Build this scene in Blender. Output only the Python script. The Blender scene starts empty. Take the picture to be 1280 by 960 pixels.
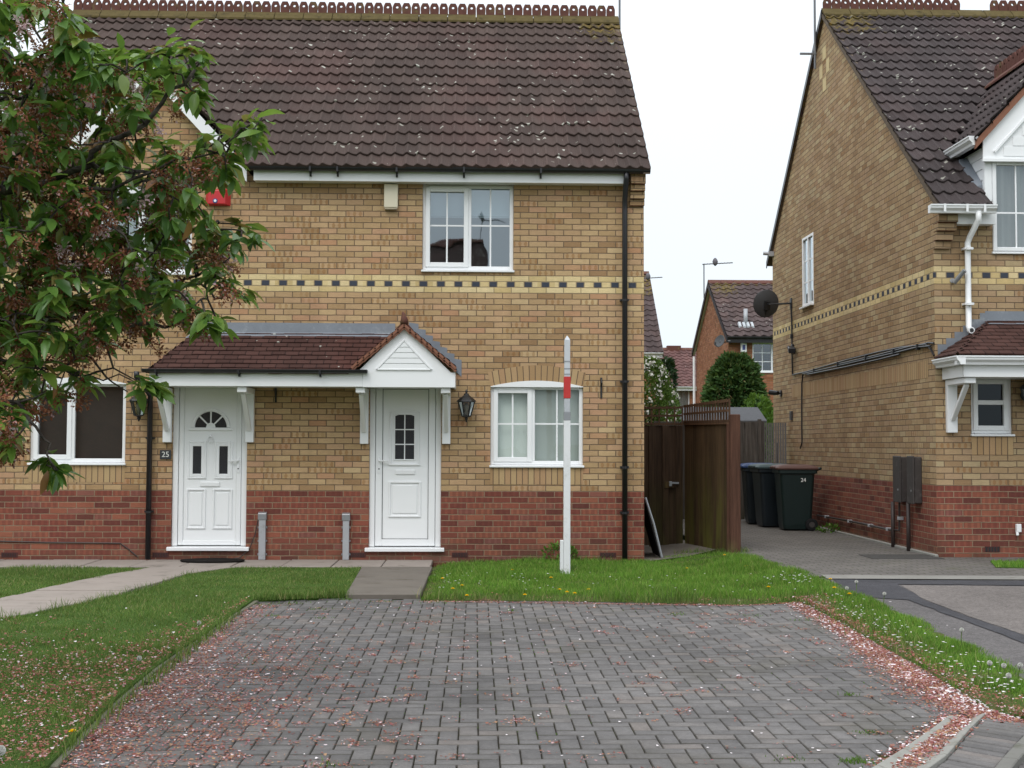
import bpy, bmesh, math, random
import numpy as np
from mathutils import Vector, Matrix, Euler
random.seed(7); RNG = np.random.default_rng(11)
sc = bpy.context.scene
COL = sc.collection
R = math.radians

# ------------------------------------------------------------------ camera
CAM = Vector((0.0, -16.7, 1.49)); FPX = 1625.0
YAW, PITCH, ROLL = math.atan(45/FPX), math.atan(75/FPX), R(0.2)
cd = bpy.data.cameras.new('camera'); cam = bpy.data.objects.new('camera', cd); COL.objects.link(cam)
cam.rotation_mode = 'QUATERNION'
MROT = Matrix.Rotation(-YAW, 3, 'Z') @ Matrix.Rotation(R(90)+PITCH, 3, 'X') @ Matrix.Rotation(ROLL, 3, 'Z')
cam.rotation_quaternion = MROT.to_quaternion(); cam.location = CAM
cd.sensor_fit = 'HORIZONTAL'; cd.sensor_width = 36; cd.lens = 36*FPX/1280; cd.clip_end = 1000; cd.clip_start = 0.1
sc.camera = cam

def ray(u, v): return MROT @ Vector(((u-640)/FPX, -(v-480)/FPX, -1.0))
def at(u, v, Y):                       # point of the plane y = Y seen at pixel u, v
    d = ray(u, v); t = (Y-CAM.y)/d.y; return CAM + d*t
def atx(u, v, X):
    d = ray(u, v); t = (X-CAM.x)/d.x; return CAM + d*t
def smooth(a, b, x):
    t = min(1, max(0, (x-a)/(b-a))); return t*t*(3-2*t)
def gz(x, y):                          # height of the ground
    k = smooth(2.4, 3.6, x)
    return k*(0.13 - 0.15*smooth(-2.0, -8.0, y)) 
def gnd(u, v, dz=0.0):
    d = ray(u, v); z = 0.0
    for _ in range(12):
        t = (z+dz-CAM.z)/d.z; p = CAM + d*t; z = gz(p.x, p.y)
    return p
def gp(*pix): return [tuple(gnd(u, v).xy) for u, v in pix]

# ------------------------------------------------------------------ mesh builder
class MB:
    def __init__(s): s.v = []; s.f = []; s.uv = []
    def face(s, pts, uv=None):
        i = len(s.v); s.v += [tuple(p) for p in pts]; s.f.append(tuple(range(i, i+len(pts)))); s.uv.append(uv)
    def mesh(s, vs, fs):
        i = len(s.v); s.v += [tuple(p) for p in vs]
        for f in fs: s.f.append(tuple(k+i for k in f)); s.uv.append(None)
    def box(s, x0, x1, y0, y1, z0, z1):
        x0, x1 = min(x0, x1), max(x0, x1); y0, y1 = min(y0, y1), max(y0, y1); z0, z1 = min(z0, z1), max(z0, z1)
        s.mesh([(x0,y0,z0),(x1,y0,z0),(x1,y1,z0),(x0,y1,z0),(x0,y0,z1),(x1,y0,z1),(x1,y1,z1),(x0,y1,z1)],
               [(0,3,2,1),(4,5,6,7),(0,1,5,4),(1,2,6,5),(2,3,7,6),(3,0,4,7)])
        return s
    def hexa(s, p):                    # eight corners, bottom four then top four, counter-clockwise
        s.mesh(p, [(0,3,2,1),(4,5,6,7),(0,1,5,4),(1,2,6,5),(2,3,7,6),(3,0,4,7)]); return s
    def bar(s, a, b, w, h, up=(0,0,1)):
        a, b = Vector(a), Vector(b); d = (b-a).normalized(); up = Vector(up)
        sd = d.cross(up).normalized(); up = sd.cross(d).normalized()
        q = lambda c: [c-sd*w/2-up*h/2, c+sd*w/2-up*h/2, c+sd*w/2+up*h/2, c-sd*w/2+up*h/2]
        s.mesh(q(a)+q(b), [(3,2,1,0),(4,5,6,7),(0,1,5,4),(1,2,6,5),(2,3,7,6),(3,0,4,7)]); return s
    def prism(s, poly, axis, a, b):    # poly: 2-d points in the other two axes (in order x,y,z)
        def P(p, c):
            return {'x': (c, p[0], p[1]), 'y': (p[0], c, p[1]), 'z': (p[0], p[1], c)}[axis]
        n = len(poly); lo = [P(p, a) for p in poly]; hi = [P(p, b) for p in poly]
        s.mesh(lo+hi, [tuple(range(n))[::-1], tuple(range(n, 2*n))] + [(i, (i+1) % n, n+(i+1) % n, n+i) for i in range(n)]); return s
    def tube(s, pts, r, n=8, caps=True):
        pts = [Vector(p) for p in pts]; rs = r if isinstance(r, (list, tuple)) else [r]*len(pts)
        base = len(s.v); prev = None
        for i, p in enumerate(pts):
            d = (pts[min(i+1, len(pts)-1)] - pts[max(i-1, 0)]).normalized()
            if prev is None:
                a = Vector((0,0,1)) if abs(d.z) < .9 else Vector((1,0,0)); prev = d.cross(a).normalized()
            prev = (prev - d*prev.dot(d)).normalized(); q = d.cross(prev)
            for k in range(n):
                t = 2*math.pi*k/n; s.v.append(tuple(p + (prev*math.cos(t)+q*math.sin(t))*rs[i]))
        for i in range(len(pts)-1):
            for k in range(n):
                s.f.append((base+i*n+k, base+i*n+(k+1) % n, base+(i+1)*n+(k+1) % n, base+(i+1)*n+k)); s.uv.append(None)
        if caps:
            s.f.append(tuple(base+k for k in range(n))[::-1]); s.uv.append(None)
            e = base+(len(pts)-1)*n; s.f.append(tuple(e+k for k in range(n))); s.uv.append(None)
        return s
    def lathe(s, c, prof, n=16, axis='z'):   # prof: (radius, height)
        c = Vector(c); base = len(s.v)
        for r, h in prof:
            for k in range(n):
                t = 2*math.pi*k/n
                o = {'z': (r*math.cos(t), r*math.sin(t), h), 'y': (r*math.cos(t), h, r*math.sin(t)), 'x': (h, r*math.cos(t), r*math.sin(t))}[axis]
                s.v.append(tuple(c+Vector(o)))
        for i in range(len(prof)-1):
            for k in range(n):
                s.f.append((base+i*n+k, base+i*n+(k+1) % n, base+(i+1)*n+(k+1) % n, base+(i+1)*n+k)); s.uv.append(None)
        s.f.append(tuple(base+k for k in range(n))[::-1]); s.uv.append(None)
        e = base+(len(prof)-1)*n; s.f.append(tuple(e+k for k in range(n))); s.uv.append(None)
        return s
    def build(s, name, mat, parent=None, bevel=0, smooth_=False, fixn=True, seg=1):
        me = bpy.data.meshes.new(name); me.from_pydata(s.v, [], s.f)
        if fixn:
            bm = bmesh.new(); bm.from_mesh(me); bmesh.ops.recalc_face_normals(bm, faces=bm.faces); bm.to_mesh(me); bm.free()
        uvl = me.uv_layers.new(name='UVMap'); co = me.vertices
        given = any(u is not None for u in s.uv)
        for pi, p in enumerate(me.polygons):
            u = s.uv[pi] if given and not fixn else None
            if u is not None:
                for li, q in zip(p.loop_indices, u): uvl.data[li].uv = q
            else:
                n = p.normal; ax = max(range(3), key=lambda i: abs(n[i]))
                for li in p.loop_indices:
                    c = co[me.loops[li].vertex_index].co
                    uvl.data[li].uv = (c.y, c.z) if ax == 0 else (c.x, c.z) if ax == 1 else (c.x, c.y)
            p.use_smooth = smooth_
        me.materials.append(mat)
        o = bpy.data.objects.new(name, me); link(o, parent)
        if bevel:
            m = o.modifiers.new('edge', 'BEVEL'); m.width = bevel; m.segments = seg; m.limit_method = 'ANGLE'; m.angle_limit = R(40)
        return o
def wloc(p):
    t = Vector((0,0,0))
    while p is not None: t += p.location; p = p.parent
    return t
def link(o, parent):
    COL.objects.link(o)
    if parent is not None:
        o.parent = parent; o.location = o.location - wloc(parent)
def tag(o, label=None, cat=None, group=None, kind=None):
    for k, x in (('label', label), ('category', cat), ('group', group), ('kind', kind)):
        if x: o[k] = x
    return o
def thing(name, loc, label, cat, group=None):
    o = bpy.data.objects.new(name, None); o.empty_display_size = .1; o.location = loc; COL.objects.link(o)
    return tag(o, label, cat, group)
def part(name, parent):
    """an Empty that is a part (its pieces are sub-parts)"""
    o = bpy.data.objects.new(name, None); o.empty_display_size = .05; link(o, parent); return o
def dup(root, loc, label, rotz=None):
    def cp(o, par):
        c = o.copy(); COL.objects.link(c); c.parent = par
        for k in [x for x in sc.objects if x.parent == o]: cp(k, c)
        return c
    r = cp(root, None); r.location = loc; r['label'] = label
    if rotz is not None: r.rotation_euler.z = rotz
    return r
def raw_mesh(name, V, F, mat, parent=None, smooth_=False):
    """numpy arrays: V (n,3), F (m,k) all of one size"""
    me = bpy.data.meshes.new(name); V = np.asarray(V, dtype=np.float32); F = np.asarray(F, dtype=np.int32); m, k = F.shape
    me.vertices.add(len(V)); me.vertices.foreach_set('co', V.ravel())
    me.loops.add(m*k); me.loops.foreach_set('vertex_index', F.ravel())
    me.polygons.add(m); me.polygons.foreach_set('loop_start', np.arange(0, m*k, k, dtype=np.int32))
    if smooth_: me.polygons.foreach_set('use_smooth', np.ones(m, dtype=bool))
    me.update(calc_edges=True); me.validate(); me.materials.append(mat)
    o = bpy.data.objects.new(name, me); link(o, parent); return o

# ------------------------------------------------------------------ node helper
class NT:
    def __init__(s, name):
        s.m = bpy.data.materials.new(name); s.m.use_nodes = True; s.t = s.m.node_tree; s.t.nodes.clear()
        s.out = s.t.nodes.new('ShaderNodeOutputMaterial')
    def n(s, typ, ins={}, **props):
        nd = s.t.nodes.new('ShaderNode'+typ)
        for k, x in props.items(): setattr(nd, k, x)
        for k, x in ins.items():
            sock = nd.inputs[k]
            if hasattr(x, 'is_linked') or isinstance(x, bpy.types.NodeSocket): s.t.links.new(x, sock)
            else: sock.default_value = x
        return nd
    def math(s, op, a, b=0.0, c=0.0, clamp=False):
        nd = s.n('Math', {0: a, 1: b, 2: c}, operation=op); nd.use_clamp = clamp; return nd.outputs[0]
    def mix(s, f, a, b, mode='MIX'):
        nd = s.t.nodes.new('ShaderNodeMix'); nd.data_type = 'RGBA'; nd.blend_type = mode
        for k, x in ((0, f), (6, a), (7, b)):
            if isinstance(x, bpy.types.NodeSocket): s.t.links.new(x, nd.inputs[k])
            else: nd.inputs[k].default_value = x if k == 0 else tuple(x)+((1,) if len(x) == 3 else ())
        return nd.outputs[2]
    def ramp(s, f, stops, interp='LINEAR'):
        nd = s.n('ValToRGB', {0: f}); cr = nd.color_ramp; cr.interpolation = interp
        while len(cr.elements) < len(stops): cr.elements.new(.5)
        for e, (p, c) in zip(cr.elements, stops):
            e.position = p; e.color = tuple(c)+(1,) if len(c) == 3 else c
        return nd.outputs[0]
    def noise(s, vec, scale, detail=3, rough=.55, out=0):
        return s.n('TexNoise', {'Vector': vec, 'Scale': scale, 'Detail': detail, 'Roughness': rough}).outputs[out]
    def step(s, x, lo, hi):
        nd = s.n('MapRange', {0: x, 1: lo, 2: hi, 3: 0.0, 4: 1.0}); nd.interpolation_type = 'SMOOTHSTEP'; return nd.outputs[0]
    def bump(s, h, dist=.01, strength=1.0, normal=None):
        d = {'Height': h, 'Distance': dist, 'Strength': strength}
        if normal is not None: d['Normal'] = normal
        return s.n('Bump', d).outputs[0]
    def done(s, color, rough=.6, spec=.3, bump=None, metal=0.0, **extra):
        ins = {'Base Color': color if isinstance(color, bpy.types.NodeSocket) else tuple(color)+(1,), 'Roughness': rough, 'Specular IOR Level': spec, 'Metallic': metal}
        if bump is not None: ins['Normal'] = bump
        ins.update(extra)
        b = s.n('BsdfPrincipled', ins); s.t.links.new(b.outputs[0], s.out.inputs[0]); s.b = b; return s.m
    def pos(s): return s.n('NewGeometry').outputs['Position']
    def uv(s): return s.n('UVMap').outputs[0]
    def isl(s): return s.n('NewGeometry').outputs['Random Per Island']
# ------------------------------------------------------------------ materials
M = {}
def plain(name, col, rough=.5, spec=.4, var=.06, scale=6.0, bump=0.0, metal=0.0, dirt=None):
    t = NT(name); p = t.pos(); n = t.noise(p, scale, 4)
    k = t.math('MULTIPLY_ADD', n, 2*var, 1-var)
    c = t.mix(1.0, col, t.n('CombineColor', {0: k, 1: k, 2: k}).outputs[0], 'MULTIPLY')
    if dirt: c = t.mix(t.step(t.noise(p, dirt[1], 5, .65), .52, .78), c, dirt[0])
    b = t.bump(t.noise(p, scale*12, 3), .01, bump) if bump else None
    M[name] = t.done(c, rough, spec, b, metal); return M[name]

def brick(name, z0, string_row, seed, buff, red, dark=1.0, z_red=True):
    """stretcher bond driven by UV in metres; courses counted from z0 (the top of the plinth)"""
    t = NT(name); uv = t.uv()
    wob = t.n('VectorMath', {0: t.n('TexNoise', {'Vector': uv, 'Scale': 9.0, 'Detail': 2}).outputs[1], 1: (.5,.5,.5)}, operation='SUBTRACT').outputs[0]
    wuv = t.n('VectorMath', {0: wob, 1: (.007,.007,0), 2: uv}, operation='MULTIPLY_ADD').outputs[0]
    s = t.n('SeparateXYZ', {0: wuv}); x, y = s.outputs[0], s.outputs[1]
    ry = t.math('DIVIDE', t.math('SUBTRACT', y, z0), .075); row = t.math('FLOOR', ry); fy = t.math('FRACT', t.math('ADD', ry, 400.0))
    par = t.math('MODULO', t.math('ADD', row, 400.0), 2.0)
    cx = t.math('MULTIPLY_ADD', par, .5, t.math('DIVIDE', x, .225)); colm = t.math('FLOOR', cx); fx = t.math('FRACT', t.math('ADD', cx, 400.0))
    is_red = t.math('LESS_THAN', row, -.5)
    s1 = t.math('COMPARE', row, float(string_row), 1.5); s2 = t.math('COMPARE', row, float(string_row), .5)
    # narrow headers of the string course
    hx = t.math('FRACT', t.math('ADD', t.math('DIVIDE', x, .225), 400.27)); hm = t.math('LESS_THAN', hx, .46)
    d1 = t.math('MINIMUM', t.math('MULTIPLY', fx, .225), t.math('MULTIPLY', t.math('SUBTRACT', 1.0, fx), .225))
    hx2 = t.math('FRACT', t.math('MULTIPLY', hx, 1.0)); dh = t.math('MINIMUM', t.math('ABSOLUTE', t.math('MULTIPLY', t.math('SUBTRACT', hx, .46), .225)), t.math('MINIMUM', t.math('MULTIPLY', hx, .225), t.math('MULTIPLY', t.math('SUBTRACT', 1.0, hx), .225)))
    d1 = t.n('Mix', {0: s2, 2: d1, 3: dh}).outputs[0]
    d2 = t.math('MINIMUM', t.math('MULTIPLY', fy, .075), t.math('MULTIPLY', t.math('SUBTRACT', 1.0, fy), .075))
    dm = t.math('MINIMUM', d1, d2)
    body = t.step(dm, .0032, .0072)                       # 0 in the joint, 1 on the face
    cell = t.n('CombineXYZ', {0: colm, 1: row, 2: float(seed)}).outputs[0]
    wn = t.n('TexWhiteNoise', {'Vector': cell}, noise_dimensions='3D'); r1 = wn.outputs[0]
    r2 = t.n('SeparateColor', {0: wn.outputs[1]}).outputs[1]; r3 = t.n('SeparateColor', {0: wn.outputs[1]}).outputs[2]
    cb = t.ramp(r1, buff); cr = t.ramp(r1, red)
    # kiss marks left by the kiln: two or three darker blocks on some bricks
    kx = t.math('FRACT', t.math('MULTIPLY_ADD', fx, 3.0, r3)); kn = t.noise(uv, 38.0, 3)
    kd = t.math('ADD', t.math('ADD', t.math('ABSOLUTE', t.math('SUBTRACT', kx, .5)), t.math('MULTIPLY', t.math('POWER', t.math('ABSOLUTE', t.math('SUBTRACT', fy, .5)), 2.0), .9)), t.math('MULTIPLY', kn, .34)); km = t.math('MULTIPLY', t.step(kd, .52, .36), t.step(t.math('ADD', r2, t.math('MULTIPLY', t.noise(uv, .7, 3), .35)), .98, 1.06))
    cb = t.mix(t.math('MULTIPLY', km, .55), cb, (.27,.13,.045)); cr = t.mix(t.math('MULTIPLY', t.math('MAXIMUM', km, t.math('MULTIPLY', t.step(r2, .2, .25), t.step(t.math('ABSOLUTE', t.math('SUBTRACT', kx, .5)), .34, .26))), .36), cr, (.115,.034,.030))
    c = t.mix(is_red, cb, cr)
    cream = t.ramp(r1, [(0, (.56,.42,.20)), (.5, (.64,.50,.26)), (1, (.70,.56,.32))])
    sc_ = t.mix(t.math('MULTIPLY', s2, hm), cream, (.055,.062,.082)); c = t.mix(s1, c, sc_)
    fine = t.noise(uv, 95.0, 4, .7); streak = t.noise(t.n('VectorMath', {0: uv, 1: (14,60,1)}, operation='MULTIPLY').outputs[0], 1.0, 4, .65)
    k = t.math('MULTIPLY_ADD', fine, .60, .70); k = t.math('MULTIPLY', k, t.math('MULTIPLY_ADD', streak, .50, .75))
    runs = t.noise(t.n('VectorMath', {0: uv, 1: (3.2,.22,1)}, operation='MULTIPLY').outputs[0], 1.0, 4, .6); k = t.math('MULTIPLY', k, t.math('MULTIPLY_ADD', runs, .42, .79)); big = t.noise(uv, .9, 4); k = t.math('MULTIPLY', k, t.math('MULTIPLY_ADD', big, .36, .80*dark))
    mort = t.mix(is_red, (.165,.118,.078), (.270,.195,.130)); mort = t.mix(s1, mort, (.33,.25,.15))
    c = t.mix(body, mort, c)
    # green-brown staining low down on the plinth and some pale bloom
    c = t.mix(1.0, c, t.n('CombineColor', {0: k, 1: k, 2: k}).outputs[0], 'MULTIPLY')
    low = t.math('MULTIPLY', t.step(y, z0-.45, z0-.95), t.step(t.noise(uv, 2.2, 5, .6), .35, .65))
    c = t.mix(t.math('MULTIPLY', low, .55), c, (.105,.078,.048))
    h = t.math('MULTIPLY_ADD', body, .8, t.math('MULTIPLY', fine, .35))
    M[name] = t.done(c, .88, .2, t.bump(h, .006, .9)); return M[name]

BUFF = [(0,(.31,.190,.098)),(.12,(.385,.250,.130)),(.35,(.445,.305,.160)),(.55,(.45,.292,.168)),(.75,(.50,.350,.190)),(.88,(.47,.285,.170)),(.95,(.44,.245,.135)),(1,(.55,.41,.23))]
RED = [(0,(.125,.044,.034)),(.25,(.20,.062,.044)),(.55,(.25,.080,.053)),(.85,(.29,.108,.066)),(1,(.21,.085,.070))]
BUFF2 = [(0,(.29,.185,.100)),(.15,(.345,.230,.128)),(.4,(.395,.275,.152)),(.6,(.385,.260,.158)),(.8,(.44,.32,.18)),(1,(.43,.335,.20))]
brick('brick_buff', .885, 35, 3, BUFF, RED)
Z0R = 1.003
brick('brick_buff_neighbour', Z0R, 34, 9, BUFF2, RED, .98)
ORNG = [(0,(.22,.085,.045)),(.4,(.29,.115,.06)),(.7,(.33,.14,.075)),(1,(.36,.17,.10))]
brick('brick_orange', -50.0, 9000, 5, ORNG, ORNG)

def soldier(name):
    t = NT(name); uv = t.uv(); s = t.n('SeparateXYZ', {0: uv})
    cx = t.math('DIVIDE', s.outputs[0], .075); col = t.math('FLOOR', cx); fx = t.math('FRACT', t.math('ADD', cx, 400.0))
    d = t.math('MULTIPLY', t.math('MINIMUM', fx, t.math('SUBTRACT', 1.0, fx)), .075)
    body = t.step(d, .0035, .006)
    wn = t.n('TexWhiteNoise', {'Vector': t.n('CombineXYZ', {0: col, 1: 3.3}).outputs[0]}, noise_dimensions='3D')
    c = t.ramp(wn.outputs[0], [(0,(.36,.225,.115)),(.4,(.42,.285,.15)),(.7,(.46,.325,.175)),(1,(.41,.255,.14))])
    fine = t.noise(uv, 80.0, 4, .7); k = t.math('MULTIPLY_ADD', fine, .5, .75)
    c = t.mix(1.0, t.mix(body, (.15,.105,.07), c), t.n('CombineColor', {0: k, 1: k, 2: k}).outputs[0], 'MULTIPLY')
    M[name] = t.done(c, .88, .2, t.bump(t.math('MULTIPLY_ADD', body, .8, t.math('MULTIPLY', fine, .3)), .006, .9))
soldier('brick_soldier')

def rooftile(name, base, base2, tw, gauge, lich=.5, ridge_s=None, moss_x=None, joints=False, amp_red=.5):
    """UV = metres along the eave and up the slope"""
    t = NT(name); uv = t.uv(); s = t.n('SeparateXYZ', {0: uv})
    row = t.math('FLOOR', t.math('DIVIDE', s.outputs[1], gauge)); par = t.math('MODULO', t.math('ADD', row, 100.0), 2.0)
    cx = t.math('MULTIPLY_ADD', par, .5, t.math('DIVIDE', s.outputs[0], tw)); col = t.math('FLOOR', cx)
    wn = t.n('TexWhiteNoise', {'Vector': t.n('CombineXYZ', {0: col, 1: row}).outputs[0]}, noise_dimensions='3D').outputs[0]
    patch = t.step(t.noise(uv, .55, 3), .46, .62)
    c = t.mix(t.math('MULTIPLY', patch, amp_red), base, base2)
    k = t.math('MULTIPLY_ADD', wn, .40, .80); fine = t.noise(uv, 60.0, 4, .7); k = t.math('MULTIPLY', k, t.math('MULTIPLY_ADD', fine, .7, .65))
    c = t.mix(1.0, c, t.n('CombineColor', {0: k, 1: k, 2: k}).outputs[0], 'MULTIPLY')
    h = fine
    if joints:
        fx = t.math('FRACT', t.math('ADD', cx, 100.0)); d = t.math('MULTIPLY', t.math('MINIMUM', fx, t.math('SUBTRACT', 1.0, fx)), tw)
        jn = t.step(d, .002, .006); c = t.mix(jn, (.012,.008,.008), c); h = t.math('MULTIPLY_ADD', jn, 2.0, fine)
    # lichen: small pale irregular spots, thicker in some places
    sv = t.n('VectorMath', {0: uv, 1: t.n('TexNoise', {'Vector': uv, 'Scale': 22.0, 'Detail': 2}).outputs[1], 2: (0,0,0)}, operation='ADD').outputs[0]
    vw = t.n('VectorMath', {0: t.n('TexNoise', {'Vector': uv, 'Scale': 30.0}).outputs[1], 1: (.05,.05,0), 2: uv}, operation='MULTIPLY_ADD').outputs[0]
    vo = t.n('TexVoronoi', {'Vector': vw, 'Scale': 11.0}); pick = t.n('SeparateColor', {0: vo.outputs[1]})
    dens = t.math('MULTIPLY', t.step(t.noise(uv, .75, 4), .40, .72), lich)
    rad = t.math('MULTIPLY_ADD', pick.outputs[1], .22, .10)
    spot = t.math('MULTIPLY', t.step(t.math('SUBTRACT', rad, vo.outputs[0]), -.01, .04), t.math('LESS_THAN', pick.outputs[0], dens))
    c = t.mix(t.math('MULTIPLY', spot, .85), c, t.mix(pick.outputs[2], (.50,.50,.44), (.34,.33,.28)))
    if ridge_s is not None:
        mn = t.noise(uv, 7.0, 5, .65)
        g = t.step(s.outputs[1], ridge_s-.62, ridge_s-.02)
        if moss_x is not None:
            gx = t.math('MULTIPLY', t.step(t.math('ABSOLUTE', t.math('SUBTRACT', s.outputs[0], moss_x)), 1.15, .15), t.step(s.outputs[1], ridge_s-2.1, ridge_s-.3))
            g = t.math('MAXIMUM', t.math('MULTIPLY', t.step(s.outputs[1], ridge_s-.30, ridge_s-.04), .9), gx)
        mm = t.step(t.math('ADD', t.math('MULTIPLY', g, .44), mn), .82, .98)
        c = t.mix(t.math('MULTIPLY', mm, .85), c, t.ramp(t.noise(uv, 20.0, 3), [(.3,(.085,.066,.022)),(.55,(.16,.12,.035)),(.72,(.30,.175,.03))]))
        h = t.math('MULTIPLY_ADD', mm, 1.5, h)
    st_ = t.noise(t.n('VectorMath', {0: uv, 1: (2.6,.35,1)}, operation='MULTIPLY').outputs[0], 1.0, 4, .6); kk = t.math('MULTIPLY_ADD', st_, .6, .66); c = t.mix(1.0, c, t.n('CombineColor', {0: kk, 1: kk, 2: kk}).outputs[0], 'MULTIPLY')
    M[name] = t.done(c, .85, .18, t.bump(h, .008, .7)); return M[name]
rooftile('roof_tile', (.074,.052,.045), (.100,.056,.050), .30, .305, lich=.72, ridge_s=5.0, moss_x=8.35)
rooftile('roof_tile_neighbour', (.058,.046,.046), (.075,.052,.050), .30, .305, lich=.85, ridge_s=6.62, moss_x=.25)
rooftile('roof_tile_far', (.085,.062,.060), (.115,.070,.060), .30, .34, lich=.30, ridge_s=3.9, moss_x=.5)
rooftile('roof_tile_red', (.125,.065,.060), (.145,.080,.070), .30, .34, lich=.1)
rooftile('canopy_tile', (.070,.034,.028), (.098,.040,.032), .165, .098, lich=.30, joints=True, amp_red=.8)
plain('upvc', (.84,.85,.86), .30, .5, .02, 2.0)
plain('upvc_clean', (.86,.87,.88), .28, .5, .015)
plain('upvc_old', (.70,.71,.70), .45, .4, .05, 5.0, 0, 0, ((.50,.50,.46), 4.0))
plain('black_plastic', (.016,.016,.019), .35, .5, .15)
plain('black_metal', (.013,.013,.014), .45, .5, .2)
plain('lead', (.185,.205,.235), .55, .5, .22, 5.0, .25, 0, ((.30,.32,.34), 7.0))
plain('cream_plastic', (.68,.62,.48), .45, .4, .04)
plain('red_plastic', (.52,.025,.03), .35, .5, .05)
plain('blue_plastic', (.05,.07,.22), .4, .4, .05)
plain('grey_box', (.052,.045,.043), .55, .4, .12, 7.0, .05, 0, ((.10,.09,.085), 11.0))
plain('pipe_brown', (.045,.033,.030), .5, .4, .1)
plain('grey_metal', (.33,.34,.36), .42, .5, .1, 9.0, 0, .6)
plain('conduit', (.40,.41,.43), .5, .4, .1, 9.0, 0, .2, ((.24,.23,.22), 12.0))
plain('dish_grey', (.060,.062,.066), .5, .4, .1)
plain('ridge_clay', (.115,.045,.034), .8, .3, .3, 14.0, .2, 0, ((.15,.125,.045), 6.0))
plain('ridge_mossy', (.105,.080,.032), .9, .2, .35, 10.0, .4, 0, ((.030,.026,.014), 7.0))
plain('mortar_verge', (.135,.105,.080), .9, .2, .3, 14.0, .3)
plain('airbrick', (.085,.030,.026), .8, .3, .2)
plain('slab', (.285,.245,.215), .88, .25, .16, 2.2, .25, 0, ((.16,.14,.118), 3.0))
plain('slab_grey', (.150,.132,.112), .92, .2, .22, 2.4, .3, 0, ((.09,.078,.06), 2.6))
plain('kerb_concrete', (.27,.265,.240), .9, .25, .18, 6.0, .4, 0, ((.16,.155,.125), 5.0))
plain('kerb_dull', (.17,.165,.15), .92, .2, .2, 5.0, .4, 0, ((.10,.10,.075), 5.0))
plain('kerb_mossy', (.17,.165,.12), .9, .2, .3, 8.0, .4, 0, ((.075,.095,.03), 5.0))
plain('edging', (.235,.225,.205), .9, .2, .2, 3.0, .4, 0, ((.15,.14,.12), 4.0))
plain('soil', (.065,.052,.030), .95, .1, .35, 9.0, .6)
plain('felt', (.090,.092,.098), .95, .15, .15, 10.0, .4)
plain('bin_green', (.006,.017,.016), .42, .45, .15, 5.0)
plain('bin_navy', (.008,.013,.017), .42, .45, .15, 5.0)
plain('bin_lid_brown', (.105,.052,.042), .5, .4, .12)
plain('bin_lid_teal', (.055,.085,.090), .5, .4, .12)
plain('bin_lid_blue', (.028,.060,.165), .45, .4, .12)
plain('rubber', (.013,.013,.014), .8, .2)
plain('blind_white', (.78,.82,.83), .9, .1, .03)
plain('blind_green', (.64,.70,.66), .9, .1, .04, 2.0)
plain('blind_dark', (.135,.130,.125), .9, .1, .10, 3.0)
plain('curtain', (.60,.59,.57), .9, .1, .05)
plain('room', (.55,.53,.50), .9, .1)
plain('number_white', (.75,.75,.72), .6, .3)
plain('doormat', (.018,.016,.015), .95, .05, .3, 30.0, .6)
plain('white_wood', (.74,.75,.76), .55, .35, .05, 8.0, .05, 0, ((.58,.58,.56), 13.0))
plain('bulb_glass', (.30,.28,.24), .15, .5)
plain('aerial_metal', (.16,.165,.175), .5, .5, .1, 5.0, 0, .3)
plain('pigeon', (.15,.14,.155), .8, .2, .25, 30.0)
plain('petal_white', (.78,.72,.73), .7, .2, .08, 60)
plain('dandelion_yellow', (.88,.58,.012), .8, .1, .1, 80)
plain('clock_white', (.62,.62,.58), .9, .1)
plain('stem_green', (.10,.155,.045), .7, .2)
plain('white_flower', (.72,.72,.66), .8, .1, .06, 40)

def glass(name, tint, refl):
    t = NT(name); lw = t.n('LayerWeight', {'Blend': .35}).outputs['Fresnel']
    f = t.math('MULTIPLY_ADD', lw, .6, refl, clamp=True)
    g = t.n('BsdfGlossy', {'Color': (.84,.94,1,1), 'Roughness': .015}); tr = t.n('BsdfTransparent', {'Color': tuple(tint)+(1,)})
    wob = t.n('TexNoise', {'Vector': t.pos(), 'Scale': 2.3, 'Detail': 1}).outputs[0]
    t.t.links.new(t.bump(wob, .02, .12), g.inputs['Normal'])
    m = t.n('MixShader', {0: f, 1: tr.outputs[0], 2: g.outputs[0]}); t.t.links.new(m.outputs[0], t.out.inputs[0]); M[name] = t.m
glass('glass', (.80,.84,.84), .11)
glass('glass_blind', (.95,.97,.96), .015)
glass('glass_upper', (.58,.66,.70), .20)
glass('glass_dark', (.75,.73,.71), .045)
glass('glass_dim', (.22,.22,.24), .0)
glass('glass_lantern', (.75,.75,.72), .06)

def foliage(name, stops, rough=.45, trans=.28, spec=.35, clump=1.6):
    t = NT(name); r = t.isl(); c = t.ramp(r, stops)
    n = t.noise(t.pos(), clump, 3); k = t.math('MULTIPLY_ADD', n, .9, .55)
    c = t.mix(1.0, c, t.n('CombineColor', {0: k, 1: k, 2: k}).outputs[0], 'MULTIPLY')
    b = t.n('BsdfPrincipled', {'Base Color': c, 'Roughness': rough, 'Specular IOR Level': spec})
    tl = t.n('BsdfTranslucent', {'Color': t.mix(.35, c, (.20,.26,.03))})
    m = t.n('MixShader', {0: trans, 1: b.outputs[0], 2: tl.outputs[0]}); t.t.links.new(m.outputs[0], t.out.inputs[0]); M[name] = t.m
foliage('cherry_leaf', [(0,(.062,.145,.036)),(.42,(.112,.240,.046)),(.78,(.180,.310,.052)),(.92,(.21,.260,.055)),(.975,(.22,.15,.055)),(1,(.34,.13,.05))], .34, .44, .6)
foliage('cherry_spent', [(0,(.15,.042,.030)),(.4,(.26,.085,.052)),(.7,(.32,.145,.070)),(.90,(.38,.20,.15)),(1,(.58,.40,.42))], .8, .25, .15, 3.0)
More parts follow.
